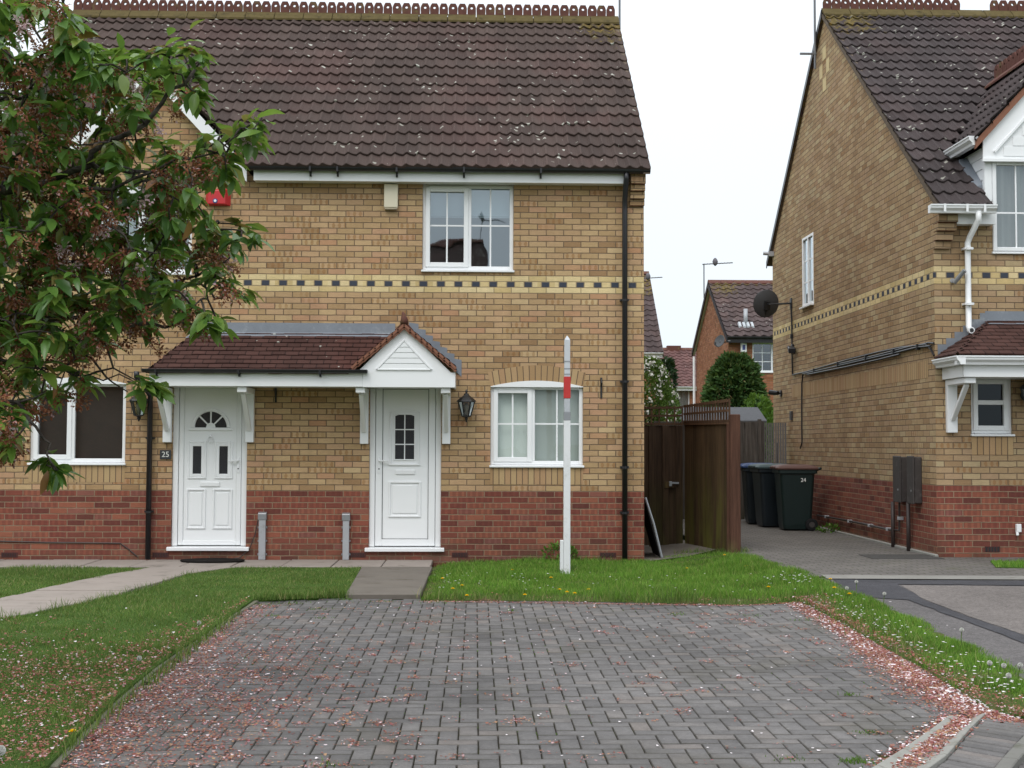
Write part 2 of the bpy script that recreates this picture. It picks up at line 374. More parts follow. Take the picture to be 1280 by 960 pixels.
foliage('cherry_pink', [(0,(.50,.30,.33)),(.5,(.62,.44,.47)),(1,(.74,.62,.64))], .8, .3, .1, 3.0)
foliage('grass_blade', [(0,(.070,.130,.030)),(.4,(.112,.200,.043)),(.75,(.158,.250,.058)),(.90,(.23,.27,.085)),(1,(.36,.30,.15))], .6, .30, .15, 1.1)
foliage('grass_blade_lush', [(0,(.075,.180,.028)),(.4,(.130,.275,.036)),(.75,(.185,.350,.048)),(.93,(.26,.37,.08)),(1,(.36,.34,.14))], .6, .32, .15, 1.3)
foliage('conifer', [(0,(.028,.062,.020)),(.5,(.050,.108,.030)),(.85,(.080,.145,.040)),(1,(.14,.16,.06))], .7, .15, .15, 1.6)
foliage('conifer_dark', [(0,(.010,.028,.012)),(.6,(.020,.046,.020)),(1,(.034,.062,.026))], .7, .1, .15, 1.5)
foliage('shrub_leaf', [(0,(.085,.17,.035)),(.5,(.14,.25,.05)),(1,(.22,.32,.09))], .6, .3, .2)
foliage('weed_leaf', [(0,(.055,.120,.018)),(.5,(.090,.190,.025)),(1,(.14,.24,.05))], .6, .3, .2)
foliage('petal_litter', [(0,(.16,.052,.042)),(.28,(.25,.090,.068)),(.50,(.33,.15,.11)),(.68,(.41,.26,.15)),(.80,(.31,.095,.11)),(.92,(.48,.30,.30)),(1,(.72,.60,.63))], .85, .1, .1, 2.0)

def bark(name, col, col2):
    t = NT(name); p = t.n('TexCoord').outputs['Object']; n = t.noise(p, 22.0, 5, .65)
    c = t.mix(t.step(n, .35, .68), col, col2); M[name] = t.done(c, .85, .25, t.bump(n, .02, .7))
bark('cherry_bark', (.030,.024,.021), (.115,.098,.088)); bark('hidden_bark', (.04,.03,.02), (.08,.06,.045))

def wood(name, col, col2, green=None, z0=0, z1=1):
    t = NT(name); p = t.pos(); st = t.n('VectorMath', {0: p, 1: (34,34,2.0)}, operation='MULTIPLY').outputs[0]
    g = t.noise(st, 1.0, 5, .65); c = t.mix(t.step(g, .30, .72), col, col2)
    k = t.math('MULTIPLY_ADD', t.isl(), .55, .72); k = t.math('MULTIPLY', k, t.math('MULTIPLY_ADD', t.noise(p, 2.5, 3), .5, .75))
    c = t.mix(1.0, c, t.n('CombineColor', {0: k, 1: k, 2: k}).outputs[0], 'MULTIPLY')
    if green:
        z = t.n('SeparateXYZ', {0: p}).outputs[2]
        m = t.math('MULTIPLY', t.step(z, z1, z0), t.step(t.noise(t.n('VectorMath', {0: p, 1: (5,5,1.2)}, operation='MULTIPLY').outputs[0], 1.0, 4), .34, .66))
        c = t.mix(t.math('MULTIPLY', m, .75), c, green)
    M[name] = t.done(c, .88, .2, t.bump(g, .006, .6))
wood('fence_dark', (.036,.022,.014), (.075,.045,.028), (.060,.060,.016), .15, 1.2)
wood('fence_panel', (.048,.030,.016), (.095,.058,.030), (.125,.125,.022), .0, 1.55)
wood('trellis', (.075,.042,.024), (.125,.070,.042))
wood('post_wood', (.050,.024,.016), (.085,.041,.027), (.15,.135,.05), .05, .35)
wood('fence_grey', (.055,.047,.040), (.12,.105,.092), (.06,.06,.03), .1, .8)

def pavers(name, edge=False):
    t = NT(name); p = t.pos(); r = t.isl()
    c = t.ramp(r, [(0,(.112,.106,.104)),(.4,(.140,.133,.130)),(.85,(.160,.151,.146)),(1,(.178,.158,.146))])
    fine = t.noise(p, 110.0, 4, .9); grit = t.noise(p, 38.0, 4, .85); big = t.noise(p, .45, 5, .6); mid = t.noise(p, 5.0, 5, .65)
    k = t.math('MULTIPLY', t.math('MULTIPLY_ADD', fine, .90, .55), t.math('MULTIPLY_ADD', big, .80, .60)); k = t.math('MULTIPLY', k, t.math('MULTIPLY_ADD', mid, .55, .73)); k = t.math('MULTIPLY', k, t.math('MULTIPLY_ADD', grit, .9, .55))
    c = t.mix(1.0, c, t.n('CombineColor', {0: k, 1: k, 2: k}).outputs[0], 'MULTIPLY')
    c = t.mix(t.math('MULTIPLY', t.step(t.noise(p, 1.1, 5, .65), .50, .70), .55), c, (.098,.090,.072))      # brown-green grime in broad patches
    c = t.mix(t.math('MULTIPLY', t.step(t.noise(p, 24.0, 5, .7), .62, .72), .40), c, (.30,.29,.28))          # pale scuffs
    oil = t.n('TexVoronoi', {'Vector': p, 'Scale': .75}); c = t.mix(t.math('MULTIPLY', t.step(t.math('ADD', oil.outputs[0], t.math('MULTIPLY', t.noise(p, 6.0, 3), .25)), .40, .22), .45), c, (.060,.057,.056))
    if edge: c = t.mix(t.math('MULTIPLY_ADD', mid, .7, .12), c, (.055,.050,.036))
    M[name] = t.done(c, .86, .25, t.bump(fine, .004, .8))
pavers('paver'); pavers('paver_edge', True)
t = NT('joint'); p = t.pos(); n = t.noise(p, 3.2, 4, .6)
c = t.mix(t.step(n, .50, .62), (.032,.027,.021), (.055,.058,.018)); c = t.mix(t.step(t.noise(p, 55.0, 3), .6, .7), c, (.085,.055,.030))
M['joint'] = t.done(c, .95, .1, t.bump(t.noise(p, 140, 3), .01, .6))
# block paving of the neighbour's drive: courses of small blocks
t = NT('block_paving'); p = t.pos()
bt = t.n('TexBrick', {'Vector': p, 'Color1': (.122,.112,.105,1), 'Color2': (.158,.144,.132,1), 'Mortar': (.055,.052,.032,1), 'Scale': 1.0, 'Mortar Size': .006, 'Brick Width': .2, 'Row Height': .1, 'Bias': 0.0})
big = t.noise(p, .8, 4); fine = t.noise(p, 90, 3, .7); k = t.math('MULTIPLY', t.math('MULTIPLY_ADD', big, .6, .70), t.math('MULTIPLY_ADD', fine, .4, .8))
c = t.mix(1.0, bt.outputs[0], t.n('CombineColor', {0: k, 1: k, 2: k}).outputs[0], 'MULTIPLY')
c = t.mix(t.math('MULTIPLY', t.step(t.noise(p, 1.6, 5, .65), .56, .72), .5), c, (.085,.085,.05))
M['block_paving'] = t.done(c, .9, .2, t.bump(t.math('SUBTRACT', fine, t.math('MULTIPLY', bt.outputs[1], 2.0)), .006, .6))
# lawn earth beneath the blades
t = NT('lawn'); p = t.pos()
c = t.ramp(t.noise(p, 2.4, 5, .65), [(.3,(.040,.075,.016)),(.5,(.058,.108,.021)),(.68,(.080,.115,.030)),(.8,(.105,.092,.042))])
M['soil_grass'] = None
M['lawn'] = t.done(c, .95, .1, t.bump(t.noise(p, 60, 3), .02, .7))

def asphalt(name, col, var=.8, big=.3):
    t = NT(name); p = t.pos(); f = t.noise(p, 34.0, 5, .95); g = t.noise(p, 70.0, 3, .9); b = t.noise(p, .9, 5, .6); m = t.noise(p, 7.0, 4, .7)
    k = t.math('MULTIPLY', t.math('MULTIPLY_ADD', t.step(f, .34, .66), var*.9, 1-var*.45), t.math('MULTIPLY_ADD', b, big*2, 1-big)); k = t.math('MULTIPLY', k, t.math('MULTIPLY_ADD', m, .7, .65))
    c = t.mix(1.0, col, t.n('CombineColor', {0: k, 1: k, 2: k}).outputs[0], 'MULTIPLY'); c = t.mix(t.math('MULTIPLY', t.step(g, .66, .74), .35), c, (.36,.34,.32))
    M[name] = t.done(c, .92, .25, t.bump(f, .006, .8))
asphalt('asphalt_old', (.118,.109,.107)); asphalt('asphalt_new', (.056,.055,.061), .5); asphalt('asphalt_light', (.158,.140,.130), .8, .3)

t = NT('soil_grass'); p = t.pos(); c = t.ramp(t.noise(p, 3.4, 5, .65), [(.32,(.050,.085,.018)),(.5,(.072,.098,.026)),(.62,(.105,.085,.040)),(.75,(.125,.080,.050))])
M['soil_grass'] = t.done(c, .95, .1, t.bump(t.noise(p, 60, 3), .02, .7))
# ------------------------------------------------------------------ building pieces
def wall_grid(mb, axis, c, a0, a1, z0, z1, holes, sgn, depth=.09):
    """a wall face in the plane axis=c with rectangular openings and their reveals; sgn = way from the face into the wall"""
    P = (lambda a, z, o=0: (a, c+o, z)) if axis == 'y' else (lambda a, z, o=0: (c+o, a, z))
    As = sorted({a0, a1, *[h[0] for h in holes], *[h[1] for h in holes]}); Zs = sorted({z0, z1, *[h[2] for h in holes], *[h[3] for h in holes]})
    for i in range(len(As)-1):
        for j in range(len(Zs)-1):
            am, zm = (As[i]+As[i+1])/2, (Zs[j]+Zs[j+1])/2
            if any(h[0] < am < h[1] and h[2] < zm < h[3] for h in holes): continue
            mb.face([P(As[i], Zs[j]), P(As[i+1], Zs[j]), P(As[i+1], Zs[j+1]), P(As[i], Zs[j+1])])
    for h in holes:
        d = sgn*depth
        for q in ([(h[0],h[2]),(h[1],h[2])], [(h[1],h[2]),(h[1],h[3])], [(h[1],h[3]),(h[0],h[3])], [(h[0],h[3]),(h[0],h[2])]):
            mb.face([P(*q[0]), P(*q[1]), P(q[1][0], q[1][1], d), P(q[0][0], q[0][1], d)])

def rect(u0, v0, u1, v1, Y):
    um, vm = (u0+u1)/2, (v0+v1)/2
    return at(u0, vm, Y).x, at(u1, vm, Y).x, at(um, v1, Y).z, at(um, v0, Y).z
def rectx(u0, v0, u1, v1, X):
    return None

def wave(t, amp):                       # cross profile of one interlocking tile roll
    t = t % 1.0; return amp*(math.cos(2*math.pi*t) + .28*math.cos(4*math.pi*t+.9))
def tiled(P0, U, S, w, L, gauge, roll, amp, lip, mat, name, parent, clip=None, spr=8, seed=1, jit=.004, tilew=.30):
    """courses of roof tiles laid on the plane P0 + u*U + s*S, each with a raised lower edge"""
    P0, U, S = Vector(P0), Vector(U).normalized(), Vector(S).normalized(); N = U.cross(S).normalized()
    if N.z < 0: N = -N
    rnd = random.Random(seed); mb = MB(); nk = int(math.ceil(L/gauge - 1e-6)); nu = max(1, int(round(w/roll*spr)))
    for k in range(nk):
        s0, s1 = k*gauge, min(L, (k+1)*gauge+.02); tj = {}
        off = (k % 2)*.5*tilew*(1 if amp == 0 else 0); rows = []
        for i in range(nu+1):
            u = w*i/nu; ti = int((u+off)/tilew); 
            if ti not in tj: tj[ti] = (rnd.uniform(-1, 1)*jit, rnd.uniform(-1, 1)*jit*1.6)
            h = wave(u/roll, amp) if amp else 0; dj, sj = tj[ti]
            rows.append((u, [(s0+sj, h-amp-.004), (s0+sj, h+lip+dj), (s0+sj+.012, h+lip+dj+.004), (s1, h+.004)]))
        idx = len(mb.v)
        for u, r in rows:
            for s_, h in r: mb.v.append(tuple(P0+U*u+S*s_+N*h))
        for i in range(nu):
            if clip is not None:
                c = P0+U*(w*(i+.5)/nu)+S*((s0+s1)/2)
                if not clip(c): continue
            for j in range(3):
                a = idx+i*4+j; f = (a, a+4, a+5, a+1); mb.f.append(f)
                mb.uv.append([(rows[i][0], max(s0+.001, min(rows[i][1][j][0], s1-.021))), (rows[i+1][0], max(s0+.001, min(rows[i+1][1][j][0], s1-.021))), (rows[i+1][0], max(s0+.001, min(rows[i+1][1][j+1][0], s1-.021))), (rows[i][0], max(s0+.001, min(rows[i][1][j+1][0], s1-.021)))])
    return mb.build(name, mat, parent, fixn=False, smooth_=False)

def crest_run(mb, a, b, unit=.147, h=.17, thick=.03):
    """pierced crest pieces standing in a row along the ridge a-b"""
    a, b = Vector(a), Vector(b); d = b-a; n = max(1, int(round(d.length/unit))); d.normalize(); q = Vector((0,0,1)).cross(d).normalized()
    L = (b-a).length/n
    for i in range(n):
        c = a+d*(L*(i+.5)); g = .004 if i % 3 else .012
        w = L/2-g/2
        outer = [(-w,-.02),(w,-.02),(w,h*.62),(w*.62,h),(-w*.62,h),(-w,h*.62)]
        m = 12; ring = []
        for k in range(m):
            t = 2*math.pi*k/m; dx, dz = math.cos(t), math.sin(t)
            hit = min(((lambda p, q_: ((p[0]*(q_[1]-p[1])-(p[1]-h*.58)*(q_[0]-p[0]))/(dx*(q_[1]-p[1])-dz*(q_[0]-p[0])) if abs(dx*(q_[1]-p[1])-dz*(q_[0]-p[0])) > 1e-9 else 9))(outer[j], outer[(j+1) % 6]) for j in range(6)), key=lambda x: x if x > 0 else 9)
            ring.append(((dx*hit, h*.58+dz*hit), (dx*.021, h*.58+dz*.021)))
        V = []
        for o_, i_ in ring:
            for x_, z_ in (o_, i_):
                for s_ in (-thick/2, thick/2): V.append(c+d*x_+Vector((0,0,z_))+q*s_)
        F = []
        for k in range(m):
            A = k*4; B = ((k+1) % m)*4
            F += [(A, B, B+2, A+2), (A+1, A+3, B+3, B+1), (A, A+1, B+1, B), (A+2, B+2, B+3, A+3)]
        mb.mesh(V, F)
def ridge_caps(mb, a, b, wdt=.13, drop=.10, unit=.45, th=.03):
    a, b = Vector(a), Vector(b); d = b-a; n = max(1, int(round(d.length/unit))); L = d.length/n; d.normalize(); q = Vector((0,0,1)).cross(d).normalized(); z = Vector((0,0,1))
    for i in range(n):
        p0, p1 = a+d*(L*i+.005), a+d*(L*(i+1)-.005)
        prof = [(-wdt,-drop),(-wdt*.55,-drop*.42),(0,.012),(wdt*.55,-drop*.42),(wdt,-drop),(wdt,-drop-th),(0,-th),(-wdt,-drop-th)]
        V = [p+q*x+z*y for p in (p0, p1) for x, y in prof]; m = len(prof)
        mb.mesh(V, [tuple(range(m))[::-1], tuple(range(m, 2*m))]+[(k, (k+1) % m, m+(k+1) % m, m+k) for k in range(m)])

def gutter(mb, a, b, r=.055, out=(0,-1,0), n=7, wallth=.006):
    """half-round channel from a to b, open upwards, with stop ends"""
    a, b = Vector(a), Vector(b); d = (b-a).normalized(); o = Vector(out); z = Vector((0,0,1))
    ring = []
    for k in range(n+1):
        t = math.pi*k/n; ring.append((math.cos(t)*r, -math.sin(t)*r*.95))
    inner = [(x*.88, y*.88+.004) for x, y in ring[::-1]]; prof = ring+inner; m = len(prof)
    V = [p+o*x+z*y for p in (a, b) for x, y in prof]
    mb.mesh(V, [(k, (k+1) % m, m+(k+1) % m, m+k) for k in range(m)])
    for p in (a, b):
        mb.mesh([p+o*x+z*y for x, y in ring]+[p+d*.006+o*x+z*y for x, y in ring], [tuple(range(n+1)), tuple(range(n+1, 2*n+2))])

def window(parent, a0, a1, z0, z1, face, split=.5, bars='2x2', blind=None, axis='y', sgn=1, sill=True, inset=.045, left_sash=True, mat='upvc', glassm='glass', vent=True, sash_both=False, rows=None):
    """casement window; face = coordinate of the wall face, sgn = way into the wall. Parts become sub-parts of 'window'."""
    W = part('window', parent)
    def B(mb, p0, p1, d0, d1, q0, q1):
        y0, y1 = face+sgn*d0, face+sgn*d1
        if axis == 'y': mb.box(p0, p1, y0, y1, q0, q1)
        else: mb.box(y0, y1, p0, p1, q0, q1)
    f = .050; d0, d1 = inset, inset+.06; zs = z0+.03 if sill else z0
    fr = MB(); B(fr, a0, a0+f, d0, d1, zs, z1); B(fr, a1-f, a1, d0, d1, zs, z1); B(fr, a0+f, a1-f, d0, d1, z1-f, z1); B(fr, a0+f, a1-f, d0, d1, zs, zs+f)
    am = a0+(a1-a0)*split
    if split: B(fr, am-f*.5, am+f*.5, d0, d1, zs+f, z1-f)
    fr.build('frame', M[mat], W, bevel=.006)
    lights = [(a0+f, am-f*.5), (am+f*.5, a1-f)] if split else [(a0+f, a1-f)]
    for i, (b0, b1) in enumerate(lights):
        c0, c1, e0, e1 = b0, b1, zs+f, z1-f
        if (i == 0 and left_sash) or sash_both:
            g = .048; sa = MB(); s0, s1 = inset-.016, inset+.045
            B(sa, c0-.012, c0+g, s0, s1, e0-.012, e1+.012); B(sa, c1-g, c1+.012, s0, s1, e0-.012, e1+.012); B(sa, c0+g, c1-g, s0, s1, e1-g, e1+.012); B(sa, c0+g, c1-g, s0, s1, e0-.012, e0+g)
            sa.build('sash', M[mat], W, bevel=.005); c0 += g; c1 -= g; e0 += g; e1 -= g
        pn = MB(); yp = face+sgn*(inset+.030)
        P = (lambda a, z: (a, yp, z)) if axis == 'y' else (lambda a, z: (yp, a, z))
        pn.face([P(c0-.004, e0-.004), P(c1+.004, e0-.004), P(c1+.004, e1+.004), P(c0-.004, e1+.004)]); pn.build('pane', M[glassm], W)
        if bars:
            gb = MB(); nx, nz = map(int, bars.split('x')); bw = .010
            for k in range(1, nx): x = c0+(c1-c0)*k/nx; B(gb, x-bw, x+bw, inset+.024, inset+.029, e0, e1)
            zz = [e0+(e1-e0)*k/nz for k in range(1, nz)] if rows is None else [e0+(e1-e0)*r for r in rows]
            for z in zz: B(gb, c0, c1, inset+.0225, inset+.0275, z-bw, z+bw)
            gb.build('glazing_bar', M['upvc_clean'], W)
    if vent:
        vm = MB(); b0, b1 = lights[0]; B(vm, b0+.03, b1-.03, d0-.022, d0, z1-f+.004, z1-f+.026); vm.build('trickle_vent', M[mat], W, bevel=.004)
    if sill:
        sl = MB()
        if axis == 'y': sl.prism([(face+sgn*d1, z0+.032), (face-sgn*.035, z0+.022), (face-sgn*.035, z0-.004), (face+sgn*d1, z0-.004)], 'x', a0-.012, a1+.012)
        else: sl.prism([(face+sgn*d1, z0+.032), (face-sgn*.06, z0+.022), (face-sgn*.06, z0-.004), (face+sgn*d1, z0-.004)], 'y', a0-.012, a1+.012) if False else B(sl, a0-.012, a1+.012, -.06, d1, z0-.004, z0+.026)
        sl.build('sill', M[mat], W, bevel=.004)
    if blind:
        kind, q0, q1, bm_ = blind; bl = MB(); yb = face+sgn*(inset+.12); Z = z0+(z1-z0)*q0; Z1 = z0+(z1-z0)*q1
        P = (lambda a, z, o: (a, yb+sgn*o, z)) if axis == 'y' else (lambda a, z, o: (yb+sgn*o, a, z))
        if kind == 'roller': bl.face([P(a0, Z, 0), P(a1, Z, 0), P(a1, Z1, 0), P(a0, Z1, 0)]); bl.face([P(a0, Z, .01), P(a1, Z, .01), P(a1, Z+.02, -.012), P(a0, Z+.02, -.012)])
        elif kind == 'vertical':
            n = int((a1-a0)/.085)
            for k in range(n):
                x = a0+(a1-a0)*k/n; bl.face([P(x, Z, .012), P(x+.09, Z, -.012), P(x+.09, Z1, -.012), P(x, Z1, .012)])
        else:
            n = 60; 
            for k in range(n):
                x, x2 = a0+(a1-a0)*k/n, a0+(a1-a0)*(k+1)/n; o1, o2 = .03*math.sin(k*1.1), .03*math.sin((k+1)*1.1)
                bl.face([P(x, Z, o1), P(x2, Z, o2), P(x2, Z1, o2), P(x, Z1, o1)])
        bl.build('blind' if kind != 'curtain' else 'curtain', M[bm_], W, smooth_=(kind == 'curtain'))
    # a plain room behind, so that the glass looks into something
    return W

def bracket(parent, x, ywall, yout, ztop, zbot, w=.085):
    b = MB(); b.box(x-w/2, x+w/2, ywall-.075, ywall-.002, zbot, ztop)
    o = MB(); o.box(x-w/2-.005, x+w/2+.005, yout+.02, ywall-.077, ztop-.07, ztop)
    g = part('bracket', parent); b.build('post', M['upvc'], g, bevel=.006); o.build('arm', M['upvc'], g, bevel=.006)
    s = MB(); s.bar((x, ywall-.08, zbot+.16), (x, yout+.14, ztop-.08), .048, .055, up=(1,0,0)); s.build('brace', M['upvc'], g, bevel=.005)
    return g

def downpipe(parent, pts, mat, r=.034, clips=(), name='downpipe', wall_y=0):
    P = MB(); P.tube(pts, r, 10); o = P.build(name, mat, parent, smooth_=True)
    for z in clips:
        c = MB(); x = pts[-1][0]; y = pts[-1][1]; c.lathe((x, y, z-.02), [(r+.005, 0), (r+.005, .03)], 12); c.box(x-.055, x+.055, y+.005, wall_y-.001, z-.012, z+.012); c.build('clip', mat, o)
    return o
# ------------------------------------------------------------------ the semi-detached pair
HL = thing('semi_detached_house', (-2, 0, 0), 'buff brick semi-detached pair with dark tiled roof, tiled door canopy and two white front doors', 'house')
XL, XR = -6.25, at(805, 470, 0).x
TH = 3.45; DEP = 6.9; T40 = math.tan(R(40)); ZEAVE = 4.955
win_u = rect(528, 230, 642, 340, 0); win_d = rect(613, 482, 729, 584, 0); win_l = rect(37, 478, 157, 581, 0); win_lu = rect(118, 232, 240, 343, 0)
dr = rect(461.5, 470, 551.5, 689, 0); dl = rect(215, 470, 308.5, 688, 0)
ZW = 4.90
mb = MB(); wall_grid(mb, 'y', 0, XL, XR, -.2, ZW, [win_u, win_d, win_l, win_lu, dr, dl], 1, .10)
# gable over the left half
gx0, gx1 = at(58, 222, 0).x, at(318, 222, 0).x; gxc = (gx0+gx1)/2; gza = at(185, 84, 0).z; T49 = (gza-ZW)/(gx1-gxc)
mb.face([(gx0, 0, ZW), (gx1, 0, ZW), (gxc, 0, gza)])
mb.build('front_wall', M['brick_buff'], HL)
mb = MB()
for x in (XL, XR):
    mb.face([(x, 0, -.2), (x, DEP, -.2), (x, DEP, ZW), (x, TH, ZW+TH*T40), (x, 0, ZW)])
mb.face([(XL, DEP, -.2), (XR, DEP, -.2), (XR, DEP, ZW), (XL, DEP, ZW)])
mb.build('end_wall', M['brick_buff'], HL)
mb = MB(); mb.face([(XL+.02, 2.6, 0), (XR-.02, 2.6, 0), (XR-.02, 2.6, ZW), (XL+.02, 2.6, ZW)]); mb.face([(XL+.02, .12, 2.45), (XR-.02, .12, 2.45), (XR-.02, 2.6, 2.45), (XL+.02, 2.6, 2.45)])
mb.face([(XL+.02, .12, .02), (XR-.02, .12, .02), (XR-.02, 2.6, .02), (XL+.02, 2.6, .02)]); mb.face([(XL+.02, .12, ZW-.02), (XR-.02, .12, ZW-.02), (XR-.02, 2.6, ZW-.02), (XL+.02, 2.6, ZW-.02)])
mb.face([(-2, .12, 0), (-2, 2.6, 0), (-2, 2.6, ZW), (-2, .12, ZW)])
mb.build('inner_partition', M['room'], HL)

# main roof, front slope: eave line over the gutter
YE = -.30; ZE = ZEAVE+.045
rs = Vector((0, math.cos(R(40)), math.sin(R(40)))); LR = (TH-YE)/math.cos(R(40)); ZR = ZE+(TH-YE)*T40
xr0, xr1 = XL-.05, XR+.05
zgab = lambda x: gza+.10-abs(x-gxc)*T49
clip_main = lambda c: not (c.z < zgab(c.x)-.02 and gx0-.3 < c.x < gx1+.30)
roof = tiled((xr0, YE, ZE), (1, 0, 0), rs, xr1-xr0, LR, .305, .15, .016, .030, M['roof_tile'], 'roof', HL, clip_main)
mb = MB(); mb.face([(xr0, TH, ZR-.03), (xr1, TH, ZR-.03), (xr1, DEP+.3, ZE), (xr0, DEP+.3, ZE)]); mb.build('rear_slope', M['roof_tile_far'], roof)
# the underlay closes the gaps under the tiles
mb = MB(); e = -.055
mb.face([(gx1-.05, YE+.10, ZE+.10*T40+e), (xr1-.02, YE+.10, ZE+.10*T40+e), (xr1-.02, TH, ZR+e), (gx1-.05, TH, ZR+e)]); mb.face([(xr0+.02, YE+.6, ZE+.6*T40+e-.02), (gx1-.05, YE+.6, ZE+.6*T40+e-.02), (gx1-.05, TH, ZR+e), (xr0+.02, TH, ZR+e)])
mb.build('underlay', M['felt'], roof)
mb = MB(); ridge_caps(mb, (xr0, TH, ZR+.075), (xr1-.0, TH, ZR+.075), .16, .135); mb.build('ridge_tiles', M['ridge_mossy'], roof)
mb = MB(); crest_run(mb, (xr0, TH, ZR+.085), (xr1-.05, TH, ZR+.085), .147, .165); mb.build('ridge_crest', M['ridge_clay'], roof)
# verge mortar and undercloak at the right hand gable
mb = MB(); mb.hexa([(xr1-.09, YE+.02, ZE-.055), (xr1-.005, YE+.02, ZE-.055), (xr1-.005, TH, ZR-.055), (xr1-.09, TH, ZR-.055), (xr1-.09, YE+.02, ZE+.005), (xr1-.005, YE+.02, ZE+.005), (xr1-.005, TH, ZR+.005), (xr1-.09, TH, ZR+.005)])
mb.build('verge', M['mortar_verge'], roof)
# cross gable roof over the left half
yv = lambda x: 0
YG = -.20; back = YE+(gza+.1-ZE)/T40
for sgn_, nm in ((1, 'gable_roof'), (-1, 'gable_roof')):
    xo = gxc+sgn_*(gx1-gxc+.16); zo = gza+.10-(gx1-gxc+.16)*T49
    S = Vector((-sgn_*1.0, 0, T49)).normalized(); Lg = math.hypot(gx1-gxc+.16, (gx1-gxc+.16)*T49)
    tiled((xo, YG, zo), (0, 1, 0), S, back-YG+.2, Lg, .305, .15, .016, .03, M['roof_tile'], nm, HL, lambda c: c.z > ZE+(c.y-YE)*T40-.03)
mb = MB(); ridge_caps(mb, (gxc, YG, gza+.17), (gxc, back, gza+.17), .14, .12); mb.build('gable_ridge', M['ridge_clay'], HL)
for sgn_ in (1, -1):
    mb = MB(); n_ = Vector((sgn_*T49, 0, 1)).normalized()
    a = Vector((gxc, YG+.03, gza+.045)); b = Vector((gxc+sgn_*(gx1-gxc-.07), YG+.03, gza+.045-(gx1-gxc-.07)*T49))
    dn = Vector((0, 0, -.20))
    mb.hexa([a+dn, b+dn, b+dn+Vector((0,.03,0)), a+dn+Vector((0,.03,0)), a, b, b+Vector((0,.03,0)), a+Vector((0,.03,0))]); mb.build('bargeboard', M['upvc'], HL)
    mb = MB(); a2, b2 = a+Vector((0,.03,.0)), b+Vector((0,.03,.0)); mb.face([a2+dn*.9, b2+dn*.9, b2+dn*.9+Vector((0,.17,0)), a2+dn*.9+Vector((0,.17,0))]); mb.build('soffit', M['upvc'], HL)

# eaves: gutter, fascia, soffit, corbels
fx0, fx1 = gx1+.02, at(786, 222, -.18).x
zf1, zf0 = at(550, 216, -.18).z, at(550, 227.5, -.18).z
mb = MB(); mb.box(fx0, fx1, -.18, -.16, zf0, zf1+.03); mb.box(fx0, fx1, -.16, -.002, zf0+.004, zf0+.016); mb.build('fascia', M['upvc'], HL, bevel=.003)
mb = MB(); xj = at(388, 222, -.18).x; mb.box(xj-.018, xj+.018, -.186, -.181, zf0, zf1); mb.build('fascia_joint', M['upvc_old'], HL)
zg = at(550, 212, -.24).z+.02; gx_end = at(812, 212, -.24).x
mb = MB(); gutter(mb, (fx0-.04, -.245, zg), (gx_end, -.245, zg), .056); g = mb.build('gutter', M['black_plastic'], HL)
for u in (344+44, 422, 496, 580, 676):
    mb = MB(); x = at(u, 216, -.24).x; mb.box(x-.012, x+.012, -.306, -.19, zg-.064, zg+.006); mb.prism([(-.19, zg-.06), (-.25, zg-.06), (-.22, zg-.115), (-.19, zg-.115)], 'x', x-.012, x+.012); mb.build('gutter_bracket', M['black_plastic'], g)
mb = MB()
for k in range(5):
    dz = .075; z1_ = ZEAVE+.0-.02-k*dz if k else ZEAVE-.02
# stepped brick corbel closing the eaves at the gable end
mb = MB(); cx0, cx1 = at(788, 240, -.1).x, XR+.003
zt = at(800, 214, -.15).z; zc = [at(800, v, -.1).z for v in (231, 239, 248, 256)]
mb.box(cx0, cx1, -.185, -.001, zc[0], zt)
for k, o in enumerate((.135, .09, .045)): mb.box(cx0, cx1+.0005*k, -o, -.001, zc[k+1], zc[k]-.002)
mb.build('corbel', M['brick_buff'], HL, bevel=.004)
# downpipes
p = at(781, 230, -.07); pb = at(781, 697, -.07)
dp = downpipe(HL, [(p.x, -.245, zg-.03), (p.x, -.245, zg-.12), (p.x, -.08, zg-.34), (p.x, -.07, zg-.5), (pb.x, -.07, .02)], M['black_plastic'], .035, (3.35, 1.2, .62, 2.3), wall_y=0)
